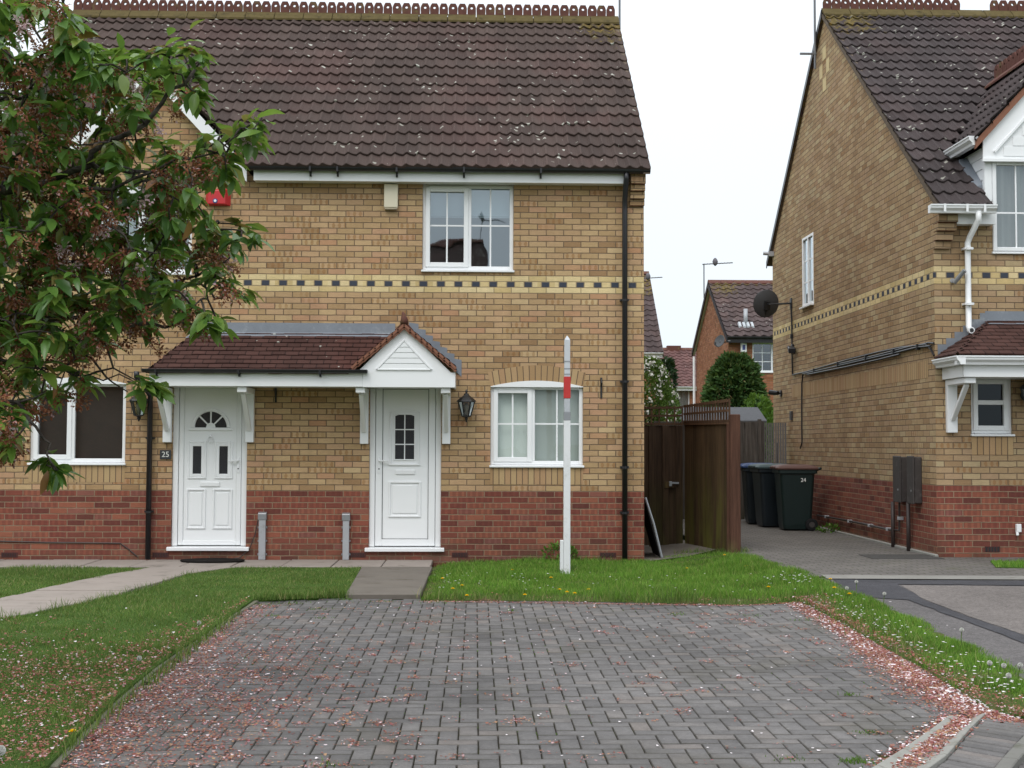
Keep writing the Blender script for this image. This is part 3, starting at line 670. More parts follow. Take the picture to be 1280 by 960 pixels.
# windows
window(HL, *win_u[:2], *win_u[2:], 0, .515, '2x2', ('roller', .64, 1.0, 'blind_white'), rows=[.525], glassm='glass_upper')
window(HL, *win_d[:2], *win_d[2:], 0, .46, '2x2', ('roller', 0.0, 1.0, 'blind_green'), rows=[.52], glassm='glass_blind')
W = window(HL, *win_l[:2], *win_l[2:], 0, .44, None, ('roller', 0, 1, 'blind_dark'), glassm='glass_dark')
window(HL, *win_lu[:2], *win_lu[2:], 0, .5, None, ('curtain', 0, 1.0, 'blind_white'))
def arch_head(w, rise, dep, parent):
    a0, a1, z0, z1 = w; n = 18; mb = MB(); fl = MB(); c = (a0+a1)/2; hw = (a1-a0)/2
    zc = lambda x: z1-.012+rise*(1-((x-c)/hw)**2) if abs(x-c) <= hw else z1-.012
    x0, x1 = a0, a1; pts = []
    for i in range(n+1):
        t = i/n; xb = a0+(a1-a0)*t; xt = x0-.035+(x1-x0+.07)*t
        zb = zc(xb); pts.append((xb, zb, xt, zb+dep - .02*abs(2*t-1)))
    i0 = len(mb.v)
    for i in range(n):
        A, B = pts[i], pts[i+1]; uw = (a1-a0)/n
        mb.face([(A[0], -.003, A[1]), (B[0], -.003, B[1]), (B[2], -.003, B[3]), (A[2], -.003, A[3])], [(i*uw+40, 0), ((i+1)*uw+40, 0), ((i+1)*uw+40, dep), (i*uw+40, dep)])
    mb.build('brick_arch', M['brick_soldier'], parent, fixn=False)
    fl.prism([(a0+.002, z1-.02)]+[(a0+(a1-a0)*k/16, zc(a0+(a1-a0)*k/16)) for k in range(17)]+[(a1-.002, z1-.02)], 'y', -.009, .03); fl.build('arch_infill', M['upvc'], parent)
arch_head(win_d, .075, .20, HL); arch_head(win_l, .075, .20, HL)
def soldier_course(a0, a1, ztop, parent, face=-.003, h=.215):
    mb = MB(); mb.face([(a0, face, ztop-h), (a1, face, ztop-h), (a1, face, ztop), (a0, face, ztop)]); mb.build('soldier_course', M['brick_soldier'], parent)
soldier_course(win_d[0], win_d[1], win_d[2]-.006, HL); soldier_course(win_l[0], win_l[1], win_l[2]-.006, HL)
# air bricks
for u in (575, 760, 447, 201, 12):
    mb = MB(); p = at(u, 693.5, 0); mb.box(p.x-.105, p.x+.105, -.004, .02, p.z-.034, p.z+.03)
    ab = mb.build('air_brick', M['airbrick'], HL)
    mb = MB()
    for k in range(9): mb.box(p.x-.092+k*.0205, p.x-.092+k*.0205+.009, -.0065, -.0045, p.z-.026, p.z+.022)
    mb.build('vent_slot', M['black_metal'], ab)

# ---- doors
def frame_rect(mb, a0, a1, z0, z1, w, y0, y1):
    mb.box(a0, a0+w, y0, y1, z0, z1); mb.box(a1-w, a1, y0, y1, z0, z1); mb.box(a0+w, a1-w, y0, y1, z1-w, z1); mb.box(a0+w, a1-w, y0, y1, z0, z0+w)
def front_door(d, kind):
    D = part('front_door', HL); a0, a1, z0, z1 = d; zs = z0+.055
    mb = MB(); mb.prism([(.12, z0+.055), (-.05, z0+.042), (-.05, z0-.004), (.12, z0-.004)], 'x', a0-.045, a1+.045); mb.build('threshold', M['upvc'], D, bevel=.005)
    w = .072; y0, y1 = .03, .10
    mb = MB(); mb.box(a0, a0+w, y0, y1, zs, z1); mb.box(a1-w, a1, y0, y1, zs, z1); mb.box(a0+w, a1-w, y0, y1, z1-w, z1); mb.build('frame', M['upvc'], D, bevel=.006)
    b0, b1, c0, c1 = a0+w+.006, a1-w-.006, zs+.008, z1-w-.006
    # leaf: stiles and rails round a moulded slab
    s = .060 if kind == 'A' else .085; mb = MB(); frame_rect(mb, b0, b1, c0, c1, s, .038, .085); mb.build('leaf_stile', M['upvc'], D, bevel=.006)
    i0, i1, j0, j1 = b0+s, b1-s, c0+s, c1-s
    L = lambda x, z: (i0+(i1-i0)*x, j0+(j1-j0)*z)
    mb = MB(); mb.box(i0, i1, .056, .085, j0, j1); mb.build('leaf_panel', M['upvc_clean'], D); mb = MB(); frame_rect(mb, i0, i1, j0, j1, .007 if kind == 'B' else .005, .050, .0558); mb.build('gasket', M['black_plastic'] if kind == 'B' else M['upvc_old'], D)
    def raised(x0, x1, zz0, zz1, m=.022, pan=True):
        p0, q0 = L(x0, zz0); p1, q1 = L(x1, zz1); mb = MB(); frame_rect(mb, p0, p1, q0, q1, m, .040, .056)
        if pan: mb.box(p0+m+.025, p1-m-.025, .046, .056, q0+m+.025, q1-m-.025)
        mb.build('moulding', M['upvc_clean'], D, bevel=.006); return p0+m, p1-m, q0+m, q1-m
    def pane(poly, y=.0525):
        mb = MB(); mb.face([(x, y, z) for x, z in poly]); mb.build('pane', M['door_glass'], D)
    if kind == 'A':
        # fan light
        cx, cz = L(.5, .735); rr = (i1-i0)*.30; n = 20
        arc = lambda r, a, b, n=20: [(cx+r*math.cos(a+(b-a)*k/n), cz+r*math.sin(a+(b-a)*k/n)) for k in range(n+1)]
        for k in range(4):
            g = .055; a_, b_ = math.pi*k/4+(g if k else .0), math.pi*(k+1)/4-(g if k < 3 else .0); ri = rr*.30
            pane(arc(rr, a_, b_, 8)+arc(ri, b_ - (.10 if k < 3 else 0), a_ + (.10 if k else 0), 4))
        mb = MB(); o_, i_ = arc(rr+.045, 0, math.pi), arc(rr+.005, 0, math.pi)
        for k in range(20):
            A = [o_[k], o_[k+1], i_[k+1], i_[k]]; mb.prism(A, 'y', .038, .056)
        mb.box(cx-rr-.075, cx+rr+.075, .038, .056, cz-.040, cz-.004); mb.build('moulding', M['upvc_clean'], D, bevel=.004)
        for x0 in (.075, .575):
            q = raised(x0, x0+.35, .40, .645, .024, False); mb = MB(); frame_rect(mb, *q, .040, .044, .056); mb.build('moulding', M['upvc_clean'], D, bevel=.005)
            pane([(q[0]+.04, q[2]+.04), (q[1]-.04, q[2]+.04), (q[1]-.04, q[3]-.04), (q[0]+.04, q[3]-.04)])
            raised(x0-.02, x0+.35, .075, .335)
        # knocker
        p = L(.5, .68); mb = MB(); mb.lathe((p[0], .056, p[1]), [(.020, 0), (.020, -.014), (.006, -.02)], 12, 'y'); mb.tube([(p[0]+.032*math.cos(t), .038, p[1]-.045+.04*math.sin(t)) for t in [math.pi*2*k/16 for k in range(17)]], .007, 6); mb.build('knocker', M['upvc'], D, smooth_=True)
        lb = L(.5, .365); hx = b1-.035; hs = -1
    else:
        p0, q0 = L(.16, .50); p1, q1 = L(.80, .845); n = 12; cxx = (p0+p1)/2
        top = lambda x: q1+.035*(1-((x-cxx)/((p1-p0)/2))**2)
        g0, g1, h0, h1 = p0+.068, p1-.068, q0+.06, q1-.035
        mb = MB(); mb.box(p0, p0+.02, .040, .056, q0, q1); mb.box(p1-.02, p1, .040, .056, q0, q1); mb.box(p0-.012, p1+.012, .036, .056, q0-.022, q0)
        xs = [p0+(p1-p0)*k/n for k in range(n+1)]; mb.prism([(x, top(x)) for x in xs]+[(x, top(x)-.022) for x in xs[::-1]], 'y', .040, .056)
        frame_rect(mb, g0-.018, g1+.018, h0-.018, h1+.018+.0, .018, .044, .056); mb.build('moulding', M['upvc_clean'], D, bevel=.004)
        gx = [g0+(g1-g0)*k/n for k in range(n+1)]; gt = lambda x: h1+.012-.03*((x-cxx)/((g1-g0)/2))**2
        pane([(g0, h0), (g1, h0)]+[(x, min(gt(x), h1)) for x in gx[::-1]])
        mb = MB(); mb.box(cxx-.007, cxx+.007, .048, .052, h0, h1)
        for k in (1, 2): z = h0+(h1-h0)*k/3; mb.box(g0, g1, .0475, .0515, z-.007, z+.007)
        mb.build('glazing_bar', M['upvc_clean'], D)
        raised(.14, .84, .145, .385, .026)
        lb = L(.5, .445); hx = b0+.045; hs = 1
    mb = MB(); mb.box(lb[0]-.125, lb[0]+.125, .040, .056, lb[1]-.030, lb[1]+.030); mb.build('letterbox', M['upvc'], D, bevel=.008, seg=2)
    hz = (c0+c1)/2+.02
    mb = MB(); mb.box(hx-.016, hx+.016, .028, .038, hz-.14, hz+.06); mb.bar((hx, .0, hz+.02), (hx+hs*.115, .0, hz+.016), .018, .02); mb.bar((hx, .038, hz+.02), (hx, -.008, hz+.02), .018, .018, up=(1,0,0)); h = mb.build('handle', M['upvc'], D, bevel=.004)
    mb = MB(); mb.lathe((hx, .028, hz-.085), [(.009, 0), (.009, -.004)], 10, 'y'); mb.build('keyhole', M['black_metal'], D)
t = NT('door_glass'); p_ = t.pos(); n_ = t.noise(p_, 60, 3); M['door_glass'] = t.done(t.mix(n_, (.018,.020,.026), (.050,.055,.065)), .14, .6, t.bump(n_, .004, .25))
front_door(dl, 'A'); front_door(dr, 'B')

# ---- canopy over the doors
C = part('canopy', HL); YF = -.68
fa = rect(187, 468, 453, 483, YF); zc0, zc1 = fa[2], fa[3]
xa, xb = at(187, 475, YF).x, at(569, 475, YF).x; xg0 = at(453.5, 470, YF).x
EY, EZ = YF-.075, at(320, 466.5, YF-.075).z; TZ = at(320, 418, -.03).z; cp = math.atan2(TZ-EZ, -EY-.03); CS = (0, math.cos(cp), math.sin(cp)); CL = math.hypot(TZ-EZ, -EY-.03)
cxl = xa-.035; hipx = at(242, 418, -.03).x; hr = (hipx-cxl)
# the little gable
gc = at(505.5, 420, YF).x; gapz = at(505, 411, YF).z; gb = at(567, 462, YF-.05); gtan = (gapz-gb.z)/(gb.x-gc)
cclip = lambda c: (c.x-cxl)/hr*CL > ((c.y-EY)/math.cos(cp)) - .02 and c.z > gapz+.06-abs(c.x-gc)*gtan-.03
tiled((cxl, EY, EZ), (1, 0, 0), CS, gc-cxl+.1, CL, .098, .165, 0, .020, M['canopy_tile'], 'tile_slope', C, cclip, spr=10, jit=.003, tilew=.165)
hd = math.hypot(hr, TZ-EZ); hS = (hr/hd, 0, (TZ-EZ)/hd)
tiled((cxl, -.02, EZ), (0, -1, 0), hS, -EY-.02, hd, .105, .165, 0, .013, M['canopy_tile'], 'tile_slope', C, lambda c: (-c.y) < -EY-(c.x-cxl)/hr*(-EY)+.02, spr=10, jit=.003, tilew=.165)
for s_ in (1, -1):
    w_ = gb.x-gc+.02; P0 = (gc+s_*w_, YF-.07, gapz+.055-w_*gtan); S = Vector((-s_, 0, gtan)); Lg = math.hypot(w_, w_*gtan)
    tiled(P0, (0, 1, 0), S, -YF+.07-.01, Lg, .098, .165, 0, .013, M['canopy_tile'], 'gable_slope', C, (lambda c: c.z > EZ+(c.y-EY)*math.tan(cp)-.02) if s_ < 0 else None, spr=10, jit=.003, tilew=.165)
    # clay verge tiles seen edge on
    a, b = Vector((gc, YF-.055, gapz+.052)), Vector((gc+s_*(w_-.0), YF-.055, gapz+.052-(w_)*gtan)); mb = MB()
    for k in range(9):
        p0, p1 = a.lerp(b, k/9), a.lerp(b, (k+1.12)/9); mb.bar(p0+Vector((0,0,-.005)), p1+Vector((0,0,-.018)), .07, .030, up=(0,0,1)); mb.bar(p0+Vector((0,.012,-.035)), p1+Vector((0,.012,-.05)), .07, .030, up=(0,0,1))
    mb.build('verge_tiles', M['verge_clay'] if 'verge_clay' in M else plain('verge_clay', (.25,.115,.075), .85, .2, .25, 18, .2), C)
mb = MB(); ridge_caps(mb, (gc, YF-.07, gapz+.085), (gc, -.01, gapz+.085), .10, .09, .35); mb.build('ridge_tiles', M['ridge_clay'], C)
mb = MB(); z_ = gapz+.06; mb.tube([(gc, YF-.05, z_), (gc, YF-.05, z_+.06), (gc-.012, YF-.05, z_+.12), (gc-.02, YF-.05, z_+.145)], [.055, .042, .022, .010], 8); mb.build('finial', M['ridge_clay'], C, smooth_=True)
mb = MB(); ap = gapz+.03; w_ = gb.x-gc
mb.prism([(xg0, zc0-.004), (xb, zc0-.004), (xb, zc1+.035), (gc+w_-.035, zc1+.035), (gc, ap), (gc-w_+.035, zc1+.035), (xg0, zc1+.035)], 'y', YF-.022, YF+.01); mb.build('gable_board', M['upvc'], C, bevel=.003)
tz0 = at(505, 461, YF-.03).z; tz1 = at(505, 427, YF-.03).z; tw = (at(537, 462, YF).x-at(472, 462, YF).x)/2
mb = MB(); mb.face([(gc-tw*.96, YF-.0235, tz0+.01), (gc+tw*.96, YF-.0235, tz0+.01), (gc, YF-.0235, tz1-.012)]); mb.build('gable_recess', M['upvc_old'], C)
mb = MB()
for k in range(5):
    a_, b_ = k/5, (k+.86)/5; mb.prism([(gc-tw*.97*(1-a_), tz0+(tz1-tz0)*a_), (gc+tw*.97*(1-a_), tz0+(tz1-tz0)*a_), (gc+tw*.97*(1-b_), tz0+(tz1-tz0)*b_), (gc-tw*.97*(1-b_), tz0+(tz1-tz0)*b_)], 'y', YF-.026-.006, YF-.0235)
mb.build('gable_louvre', M['upvc_clean'], C, bevel=.002)
mb = MB()
for s_ in (1, -1): mb.bar((gc+s_*(tw+.02), YF-.030, tz0-.01), (gc, YF-.030, tz1+.02), .022, .016, up=(0,1,0))
mb.bar((gc-tw-.02, YF-.030, tz0-.008), (gc+tw+.02, YF-.030, tz0-.008), .016, .018); mb.build('gable_bead', M['upvc_clean'], C, bevel=.002)
mb = MB(); mb.box(xa, xg0-.001, YF-.02, YF, zc0, zc1+.02); mb.box(xa, xa+.02, YF, -.002, zc0, zc1+.02); mb.box(xb-.02, xb, YF+.012, -.002, zc0, zc1+.03); mb.build('fascia', M['upvc'], C, bevel=.003)
mb = MB(); mb.box(xa+.02, xb-.021, YF+.012, -.002, zc0+.012, zc0+.022); mb.build('soffit', M['upvc'], C)
mb = MB(); gzz = at(320, 464, YF-.07).z+.02; gutter(mb, (at(178, 466, YF-.07).x, YF-.075, gzz), (at(459, 466, YF-.07).x, YF-.075, gzz), .044); g = mb.build('gutter', M['black_plastic'], C)
for u in (197, 300, 401):
    mb = MB(); x = at(u, 468, YF).x; mb.box(x-.012, x+.012, YF-.125, YF-.021, gzz-.055, gzz+.004); mb.box(x-.012, x+.012, YF-.06, YF-.021, gzz-.085, gzz-.055); mb.build('gutter_bracket', M['black_plastic'], g)
# lead flashing along the wall and stepped lead beside the gable
mb = MB(); l0, l1 = at(243, 410, -.02).x, at(494, 410, -.02).x; fz = at(360, 403.5, -.004).z
mb.face([(l0, -.006, fz), (l1, -.006, fz), (l1, -.014, TZ+.03), (l0-.02, -.014, TZ+.03)]); mb.face([(l0-.02, -.014, TZ+.03), (l1, -.014, TZ+.03), (l1, -.13, TZ-.055), (l0-.09, -.13, TZ-.055)])
mb.build('lead_flashing', M['lead'], C)
mb = MB(); n = 7; x0_, x1_ = gc+.02, gb.x+.06
zr = lambda x: gapz+.075-(x-gc)*gtan
for k in range(n):
    xa_, xb_ = x0_+(x1_-x0_)*k/n, x0_+(x1_-x0_)*(k+1)/n; zt_ = zr(xa_)+.075
    mb.face([(xa_, -.006-.0005*k, zr(xa_)-.04), (xb_+.03, -.006-.0005*k, zr(xb_)-.08), (xb_+.03, -.006-.0005*k, zt_-.01), (xa_, -.006-.0005*k, zt_+.01)])
mb.build('stepped_flashing', M['lead'], C)
for u, ub in ((209.5, 0), (312.5, 0), (455.5, 0), (558, 0)):
    bracket(C, at(u, 520, -.04).x, 0, YF, zc0-.002, at(u, 553 if u < 400 else 555, -.04).z, .105)
p = at(188, 500, -.06); downpipe(HL, [(p.x, YF-.075, gzz-.03), (p.x, YF-.075, gzz-.09), (p.x, -.07, gzz-.30), (p.x, -.06, .02)], M['black_plastic'], .034, (1.55, .62), wall_y=0)
# ------------------------------------------------------------------ the neighbour's house on the right
YR = -.90; XS = at(1170.5, 600, YR).x; YB = 7.80; XE = XS+6.6; GR = .12
HR = thing('neighbour_house', (XS+3, YR, GR), 'buff brick house with bare gable side wall, white dormer and tiled porch, behind the bins', 'house')
YE2, ZE2 = YR-.30, at(1200, 257, YR-.30).z
yr = 4.03; zr_ = at(1060, 17, yr).z; tf = (zr_-ZE2)/(yr-YE2); YB2, ZB2 = YB+.25, 5.0; tb = (zr_-ZB2)/(YB2-yr)
top = lambda y: (ZE2+(y-YE2)*tf if y < yr else ZB2+(YB2-y)*tb)-.06
wv = [atx(u, v, XS) for u, v in ((1003, 340), (1017, 335), (1010, 384), (1010, 294))]
wy1, wy0, wz0, wz1 = wv[0].y, wv[1].y, wv[2].z, wv[3].z
mb = MB(); ya, yb = wy0-.3, wy1+.3
mb.face([(XS, YR, -.2), (XS, ya, -.2), (XS, ya, top(ya))]+([(XS, yr, top(yr))] if yr < ya else [])+[(XS, YR, top(YR))])
wall_grid(mb, 'x', XS, ya, yb, -.2, wz1+.1, [(wy0, wy1, wz0, wz1)], 1, .09)
pk = [(XS, ya, wz1+.1), (XS, yb, wz1+.1), (XS, yb, top(yb))]+([(XS, yr, top(yr))] if ya < yr < yb else [])+[(XS, ya, top(ya))]
mb.face(pk)
mb.face([(XS, yb, -.2), (XS, YB, -.2), (XS, YB, top(YB))]+([(XS, yr, top(yr))] if yb < yr else [])+[(XS, yb, top(yb))])
mb.face([(XS, YB, -.2), (XE, YB, -.2), (XE, YB, 4.95), (XS, YB, 4.95)]); mb.face([(XE, YR, -.2), (XE, YB, -.2), (XE, YB, top(YB)), (XE, yr, top(yr)), (XE, YR, top(YR))])
mb.build('gable_wall', M['brick_buff_neighbour'], HR)
# front wall with the half dormer
dx0 = at(1232, 230, YR).x; dcx = at(1346, 100, YR).x; dx1 = 2*dcx-dx0; ZD = at(1260, 203, YR).z; ZWF = at(1200, 268, YR).z+.10
dw = rect(1240, 203, 1452, 318, YR); sw = rect(1214, 470, 1266, 545, YR)
mb = MB(); zq = 3.30; wall_grid(mb, 'y', YR, XS, XE, -.2, zq, [sw], 1, .09); wall_grid(mb, 'y', YR, XS, dx0, zq, ZWF, [], 1); wall_grid(mb, 'y', YR, dx0, dx1, zq, ZD, [dw], 1, .09); wall_grid(mb, 'y', YR, dx1, XE, zq, ZWF, [], 1)
mb.build('front_wall', M['brick_buff_neighbour'], HR)
mb = MB(); mb.face([(XS+.02, 2, 0), (XE-.02, 2, 0), (XE-.02, 2, 4.9), (XS+.02, 2, 4.9)]); mb.face([(XS+.02, YR+.12, 2.6), (XE, YR+.12, 2.6), (XE, 2, 2.6), (XS+.02, 2, 2.6)]); mb.face([(XS+.9, 2, 2.6), (XS+.9, YB-.1, 2.6), (XS+.9, YB-.1, 5), (XS+.9, 2, 5)]); mb.build('inner_partition', M['room'], HR)
S2 = Vector((0, 1, tf)).normalized(); L2 = math.hypot(yr-YE2, zr_-ZE2); v0 = XS-.045
dzap = at(1346, 30, YR-.15).z; dt = 1.10; zdo = lambda x: dzap-abs(x-dcx)*dt
hole2 = lambda c: not ((dx0-.02 < c.x < dx1+.02) and c.z < zdo(c.x)+.03)
roof2 = tiled((v0, YE2, ZE2), (1, 0, 0), S2, XE-v0, L2, .305, .15, .016, .030, M['roof_tile_neighbour'], 'roof', HR, hole2, seed=4)
mb = MB(); mb.face([(v0, yr, zr_-.03), (XE, yr, zr_-.03), (XE, YB2, ZB2), (v0, YB2, ZB2)]); mb.face([(v0, yr, zr_-.09), (XE, yr, zr_-.09), (XE, YB2, ZB2-.06), (v0, YB2, ZB2-.06)]); mb.build('rear_slope', M['roof_tile_far'], roof2)
mb = MB()
mb.face([(v0+.02, YE2+.05, ZE2-.05), (dx0-.02, YE2+.05, ZE2-.05), (dx0-.02, yr, zr_-.055), (v0+.02, yr, zr_-.055)]); mb.face([(dx0-.02, 1.6, ZE2+(1.6-YE2)*tf-.055), (XE, 1.6, ZE2+(1.6-YE2)*tf-.055), (XE, yr, zr_-.055), (dx0-.02, yr, zr_-.055)]); mb.build('underlay', M['felt'], roof2)
mb = MB(); ridge_caps(mb, (v0, yr, zr_+.075), (XE, yr, zr_+.075), .16, .135); mb.build('ridge_tiles', M['ridge_mossy'], roof2)
mb = MB(); xg = at(1200, 5, yr).x; xh = at(1237, 5, yr).x; crest_run(mb, (v0+.02, yr, zr_+.085), (xg, yr, zr_+.085), .147, .165); mb.build('ridge_crest', M['ridge_clay'], roof2); mb = MB(); crest_run(mb, (xh, yr, zr_+.085), (XE, yr, zr_+.085), .147, .165); mb.build('ridge_crest', M['ridge_clay'], roof2)
mb = MB()
for (y0, z0, y1, z1) in ((YE2+.02, ZE2, yr, zr_), (yr, zr_, YB2, ZB2)):
    mb.hexa([(v0+.004, y0, z0-.075), (v0+.10, y0, z0-.075), (v0+.10, y1, z1-.075), (v0+.004, y1, z1-.075), (v0+.004, y0, z0-.0), (v0+.10, y0, z0-.0), (v0+.10, y1, z1-.0), (v0+.004, y1, z1-.0)])
mb.build('verge', M['mortar_verge'], roof2)
mb = MB(); mb.hexa([(v0-.012, yr-.02, zr_-.07), (v0+.003, yr-.02, zr_-.07), (v0+.003, YB2+.05, ZB2-.11), (v0-.012, YB2+.05, ZB2-.11), (v0-.012, yr-.02, zr_+.05), (v0+.003, yr-.02, zr_+.05), (v0+.003, YB2+.05, ZB2+.01), (v0-.012, YB2+.05, ZB2+.01)]); mb.build('verge_cap', M['black_plastic'], roof2)
# cross of pale bricks in the gable
cc = atx(1030.5, 86, XS)
mb = MB()
for dy, z0, z1, w in ((0, .15, .365, .10), (0, -.365, -.15, .10), (.205, -.11, .11, .09), (-.205, -.11, .11, .09)): mb.box(XS-.004, XS+.01, cc.y+dy-w, cc.y+dy+w, cc.z+z0, cc.z+z1)
mb.build('cross_of_bricks', plain('cream_brick', (.60,.48,.27), .85, .2, .1, 20, .2), HR)
# string of corbels, fascia, gutter
zt = at(1180, 263, YR-.15).z; zc = [at(1180, v, YR-.1).z for v in (279, 289, 300, 310)]
mb = MB(); c0, c1 = XS-.003, at(1194, 280, YR-.1).x; mb.box(c0, c1, YR-.20, YR-.001, zc[0], zt+.05)
for k, o in enumerate((.15, .10, .05)): mb.box(c0, c1-.02*k, YR-o, YR-.001, zc[k+1], zc[k]-.003)
mb.build('corbel', M['brick_buff_neighbour'], HR, bevel=.004)
mb = MB(); z0, z1 = at(1217, 280.5, YR-.14).z, at(1217, 265, YR-.14).z; mb.box(c1+.003, dx0+.06, YR-.16, YR-.14, z0, z1); mb.box(c1+.003, dx0+.05, YR-.14, YR-.002, z0+.003, z0+.012); mb.build('fascia', M['upvc'], HR, bevel=.003)
def ogee(mb, a, b, out, h=.095, w=.11):
    a, b = Vector(a), Vector(b); o = Vector(out); z = Vector((0,0,1))
    pr = [(0,0),(0,-h),(w*.55,-h),(w*.62,-h*.72),(w*.92,-h*.42),(w*.95,-.012),(w*1.04,-.012),(w*1.04,.004),(w*.88,.004),(w*.86,-h*.38),(w*.5,-h*.8),(.008,-h*.85),(.008,0)]
    m = len(pr); V = [p+o*x+z*y for p in (a, b) for x, y in pr]; mb.mesh(V, [(k, (k+1) % m, m+(k+1) % m, m+k) for k in range(m)])
    hull = [0,1,2,3,4,5,6,7]; d = (b-a).normalized()*.004
    for p in (a, b): mb.mesh([p+o*pr[k][0]+z*pr[k][1] for k in hull]+[p+d+o*pr[k][0]+z*pr[k][1] for k in hull], [tuple(range(8)), tuple(range(8, 16))])
g0, g1 = at(1164, 260, YR-.36), at(1247, 260, YR-.36)
mb = MB(); zgt = at(1205, 255.5, YR-.36).z; ogee(mb, (g0.x, YR-.25, zgt), (g1.x, YR-.25, zgt), (0,-1,0)); gg = mb.build('gutter', M['upvc'], HR)
mb = MB()
for u in (1181, 1209, 1231): x = at(u, 260, YR-.36).x; mb.box(x-.014, x+.014, YR-.371, YR-.366, zgt-.09, zgt+.006)
mb.build('gutter_bracket', M['upvc'], gg)
px1 = at(1220, 270, YR-.22).x; px0 = at(1209.5, 300, YR-.07).x
o = downpipe(HR, [(px1, YR-.30, zgt-.07), (px1, YR-.30, at(1220, 276, YR-.22).z), (px0+.02, YR-.09, at(1211, 296, YR-.1).z), (px0, YR-.07, at(1209, 303, YR-.1).z), (px0, YR-.07, at(1209, 408, YR-.07).z), (px0+.0, YR-.12, at(1209, 414, YR-.12).z)], M['upvc'], .036, tuple(at(1209, v, YR-.07).z for v in (311, 380)), wall_y=YR)
mb = MB(); e = at(1211, 413, YR-.13); mb.lathe((px0, YR-.165, e.z), [(.040, 0), (.040, .05)], 12, 'y'); mb.build('outlet', M['upvc'], o)
mb = MB(); mb.lathe((px0, YR-.168, e.z), [(.026, 0), (.026, .02)], 12, 'y'); mb.build('outlet_bore', M['black_metal'], o)
# dormer
D = part('dormer', HR); yc = lambda z: YE2+(z-ZE2)/tf
mb = MB(); z0 = ZE2+(YR-YE2)*tf; zt_ = at(1215, 195, YR-.0).z
mb.face([(dx0, YR+.0, z0-.05), (dx0, YR, zt_+.12), (dx0, yc(zt_+.12), zt_+.12)])
for x in (dx1,): mb.face([(x, YR, z0-.05), (x, YR, zt_+.12), (x, yc(zt_+.12), zt_+.12)])
mb.build('cheek', M['upvc'], D)
mb = MB()
for k in range(5):
    za = z0+.02+k*.14
    if za < zt_+.08: mb.hexa([(dx0-.012, YR+.02, za), (dx0-.001, YR+.02, za), (dx0-.001, yc(za)+.0, za), (dx0-.012, yc(za), za), (dx0-.006, YR+.02, za+.125), (dx0-.001, YR+.02, za+.125), (dx0-.001, yc(za+.125), za+.125), (dx0-.006, yc(za+.125), za+.125)])
mb.build('cheek_boards', M['upvc'], D)
mb = MB(); mb.box(dx0-.02, dw[0]-.002, YR-.02, YR+.05, at(1235, 252, YR).z, ZD+.02); mb.build('corner_board', M['upvc'], D, bevel=.004)
xl_, xr_ = dx0-.05, 2*dcx-dx0+.05; zb, zf = ZD, at(1260, 165, YR-.06).z
mb = MB(); mb.prism([(xl_, zb), (xr_, zb), (xr_, zf+.0), (dcx, zf+(dcx-xl_)*dt), (xl_, zf)], 'y', YR-.06, YR-.03); mb.build('gable_board', M['upvc'], D, bevel=.004)
mb = MB(); mb.box(xl_-.02, xr_+.02, YR-.10, YR-.061, zb-.012, zb+.03); gbz = zf+.04
mb.bar((at(1240, 200, YR).x, YR-.075, at(1240, 190, YR-.07).z), (dcx, YR-.075, at(1240, 190, YR-.07).z+(dcx-at(1240, 200, YR).x)*dt), .03, .035, up=(0,1,0)); mb.build('gable_bead', M['upvc_clean'], D, bevel=.003)
mb = MB()
for k in range(7):
    z_ = at(1250, 195, YR-.06).z+k*.13; xa_ = at(1252, 190, YR).x+k*.13/dt; mb.box(xa_, 2*dcx-xa_, YR-.068, YR-.061, z_, z_+.115)
mb.build('gable_louvre', M['upvc_clean'], D)
for s_ in (1, -1):
    w_ = dcx-xl_+.11; P0 = (dcx+s_*w_, YR-.14, dzap-w_*dt); S = Vector((-s_, 0, dt)); tiled(P0, (0, 1, 0), S, 4.2, math.hypot(w_, w_*dt), .305, .15, .016, .03, M['roof_tile_neighbour'], 'dormer_slope', D, lambda c: c.z > ZE2+(c.y-YE2)*tf-.02, seed=8)
    mb = MB(); a, b = Vector((dcx, YR-.11, dzap-.0)), Vector((dcx+s_*w_, YR-.11, dzap-w_*dt)); dn = Vector((0,0,-.10)); mb.hexa([a+dn, b+dn, b+dn+Vector((0,.05,0)), a+dn+Vector((0,.05,0)), a, b, b+Vector((0,.05,0)), a+Vector((0,.05,0))]); mb.build('verge_tiles', M['verge_clay'], D)
ydb = yc(dzap); mb = MB(); ridge_caps(mb, (dcx, YR-.14, dzap+.07), (dcx, ydb, dzap+.07), .15, .12); crest_run(mb, (dcx, YR-.14, dzap+.08), (dcx, ydb-.1, dzap+.08)); mb.build('ridge_tiles', M['ridge_clay'], D)
# valley crest seen at the foot of the dormer slope
zgd = at(1229, 174, YR-.06).z; mb = MB(); ogee(mb, (xl_-.07, YR-.09, zgd+.03), (xl_-.07, yc(zgd)-.05, zgd+.03), (-1,0,0), .11, .12); mb.build('gutter', M['upvc'], D)
mb = MB(); mb.hexa([(dx0-.12, YR+.05, z0+.02), (dx0-.013, YR+.05, z0+.03), (dx0-.013, yc(zt_)+.0, zt_+.05), (dx0-.12, yc(zt_), zt_+.04), (dx0-.12, YR+.05, z0+.06), (dx0-.013, YR+.05, z0+.10), (dx0-.013, yc(zt_), zt_+.10), (dx0-.12, yc(zt_), zt_+.08)]); mb.build('lead_soaker', M['lead'], D)
window(HR, *dw[:2], *dw[2:], YR, .5, '4x2', ('curtain', 0, 1.0, 'curtain'), inset=-.03, rows=[.42], vent=False, left_sash=False)
window(HR, *sw[:2], *sw[2:], YR, 0, None, None, rows=None, glassm='glass_dim', vent=False, left_sash=True)
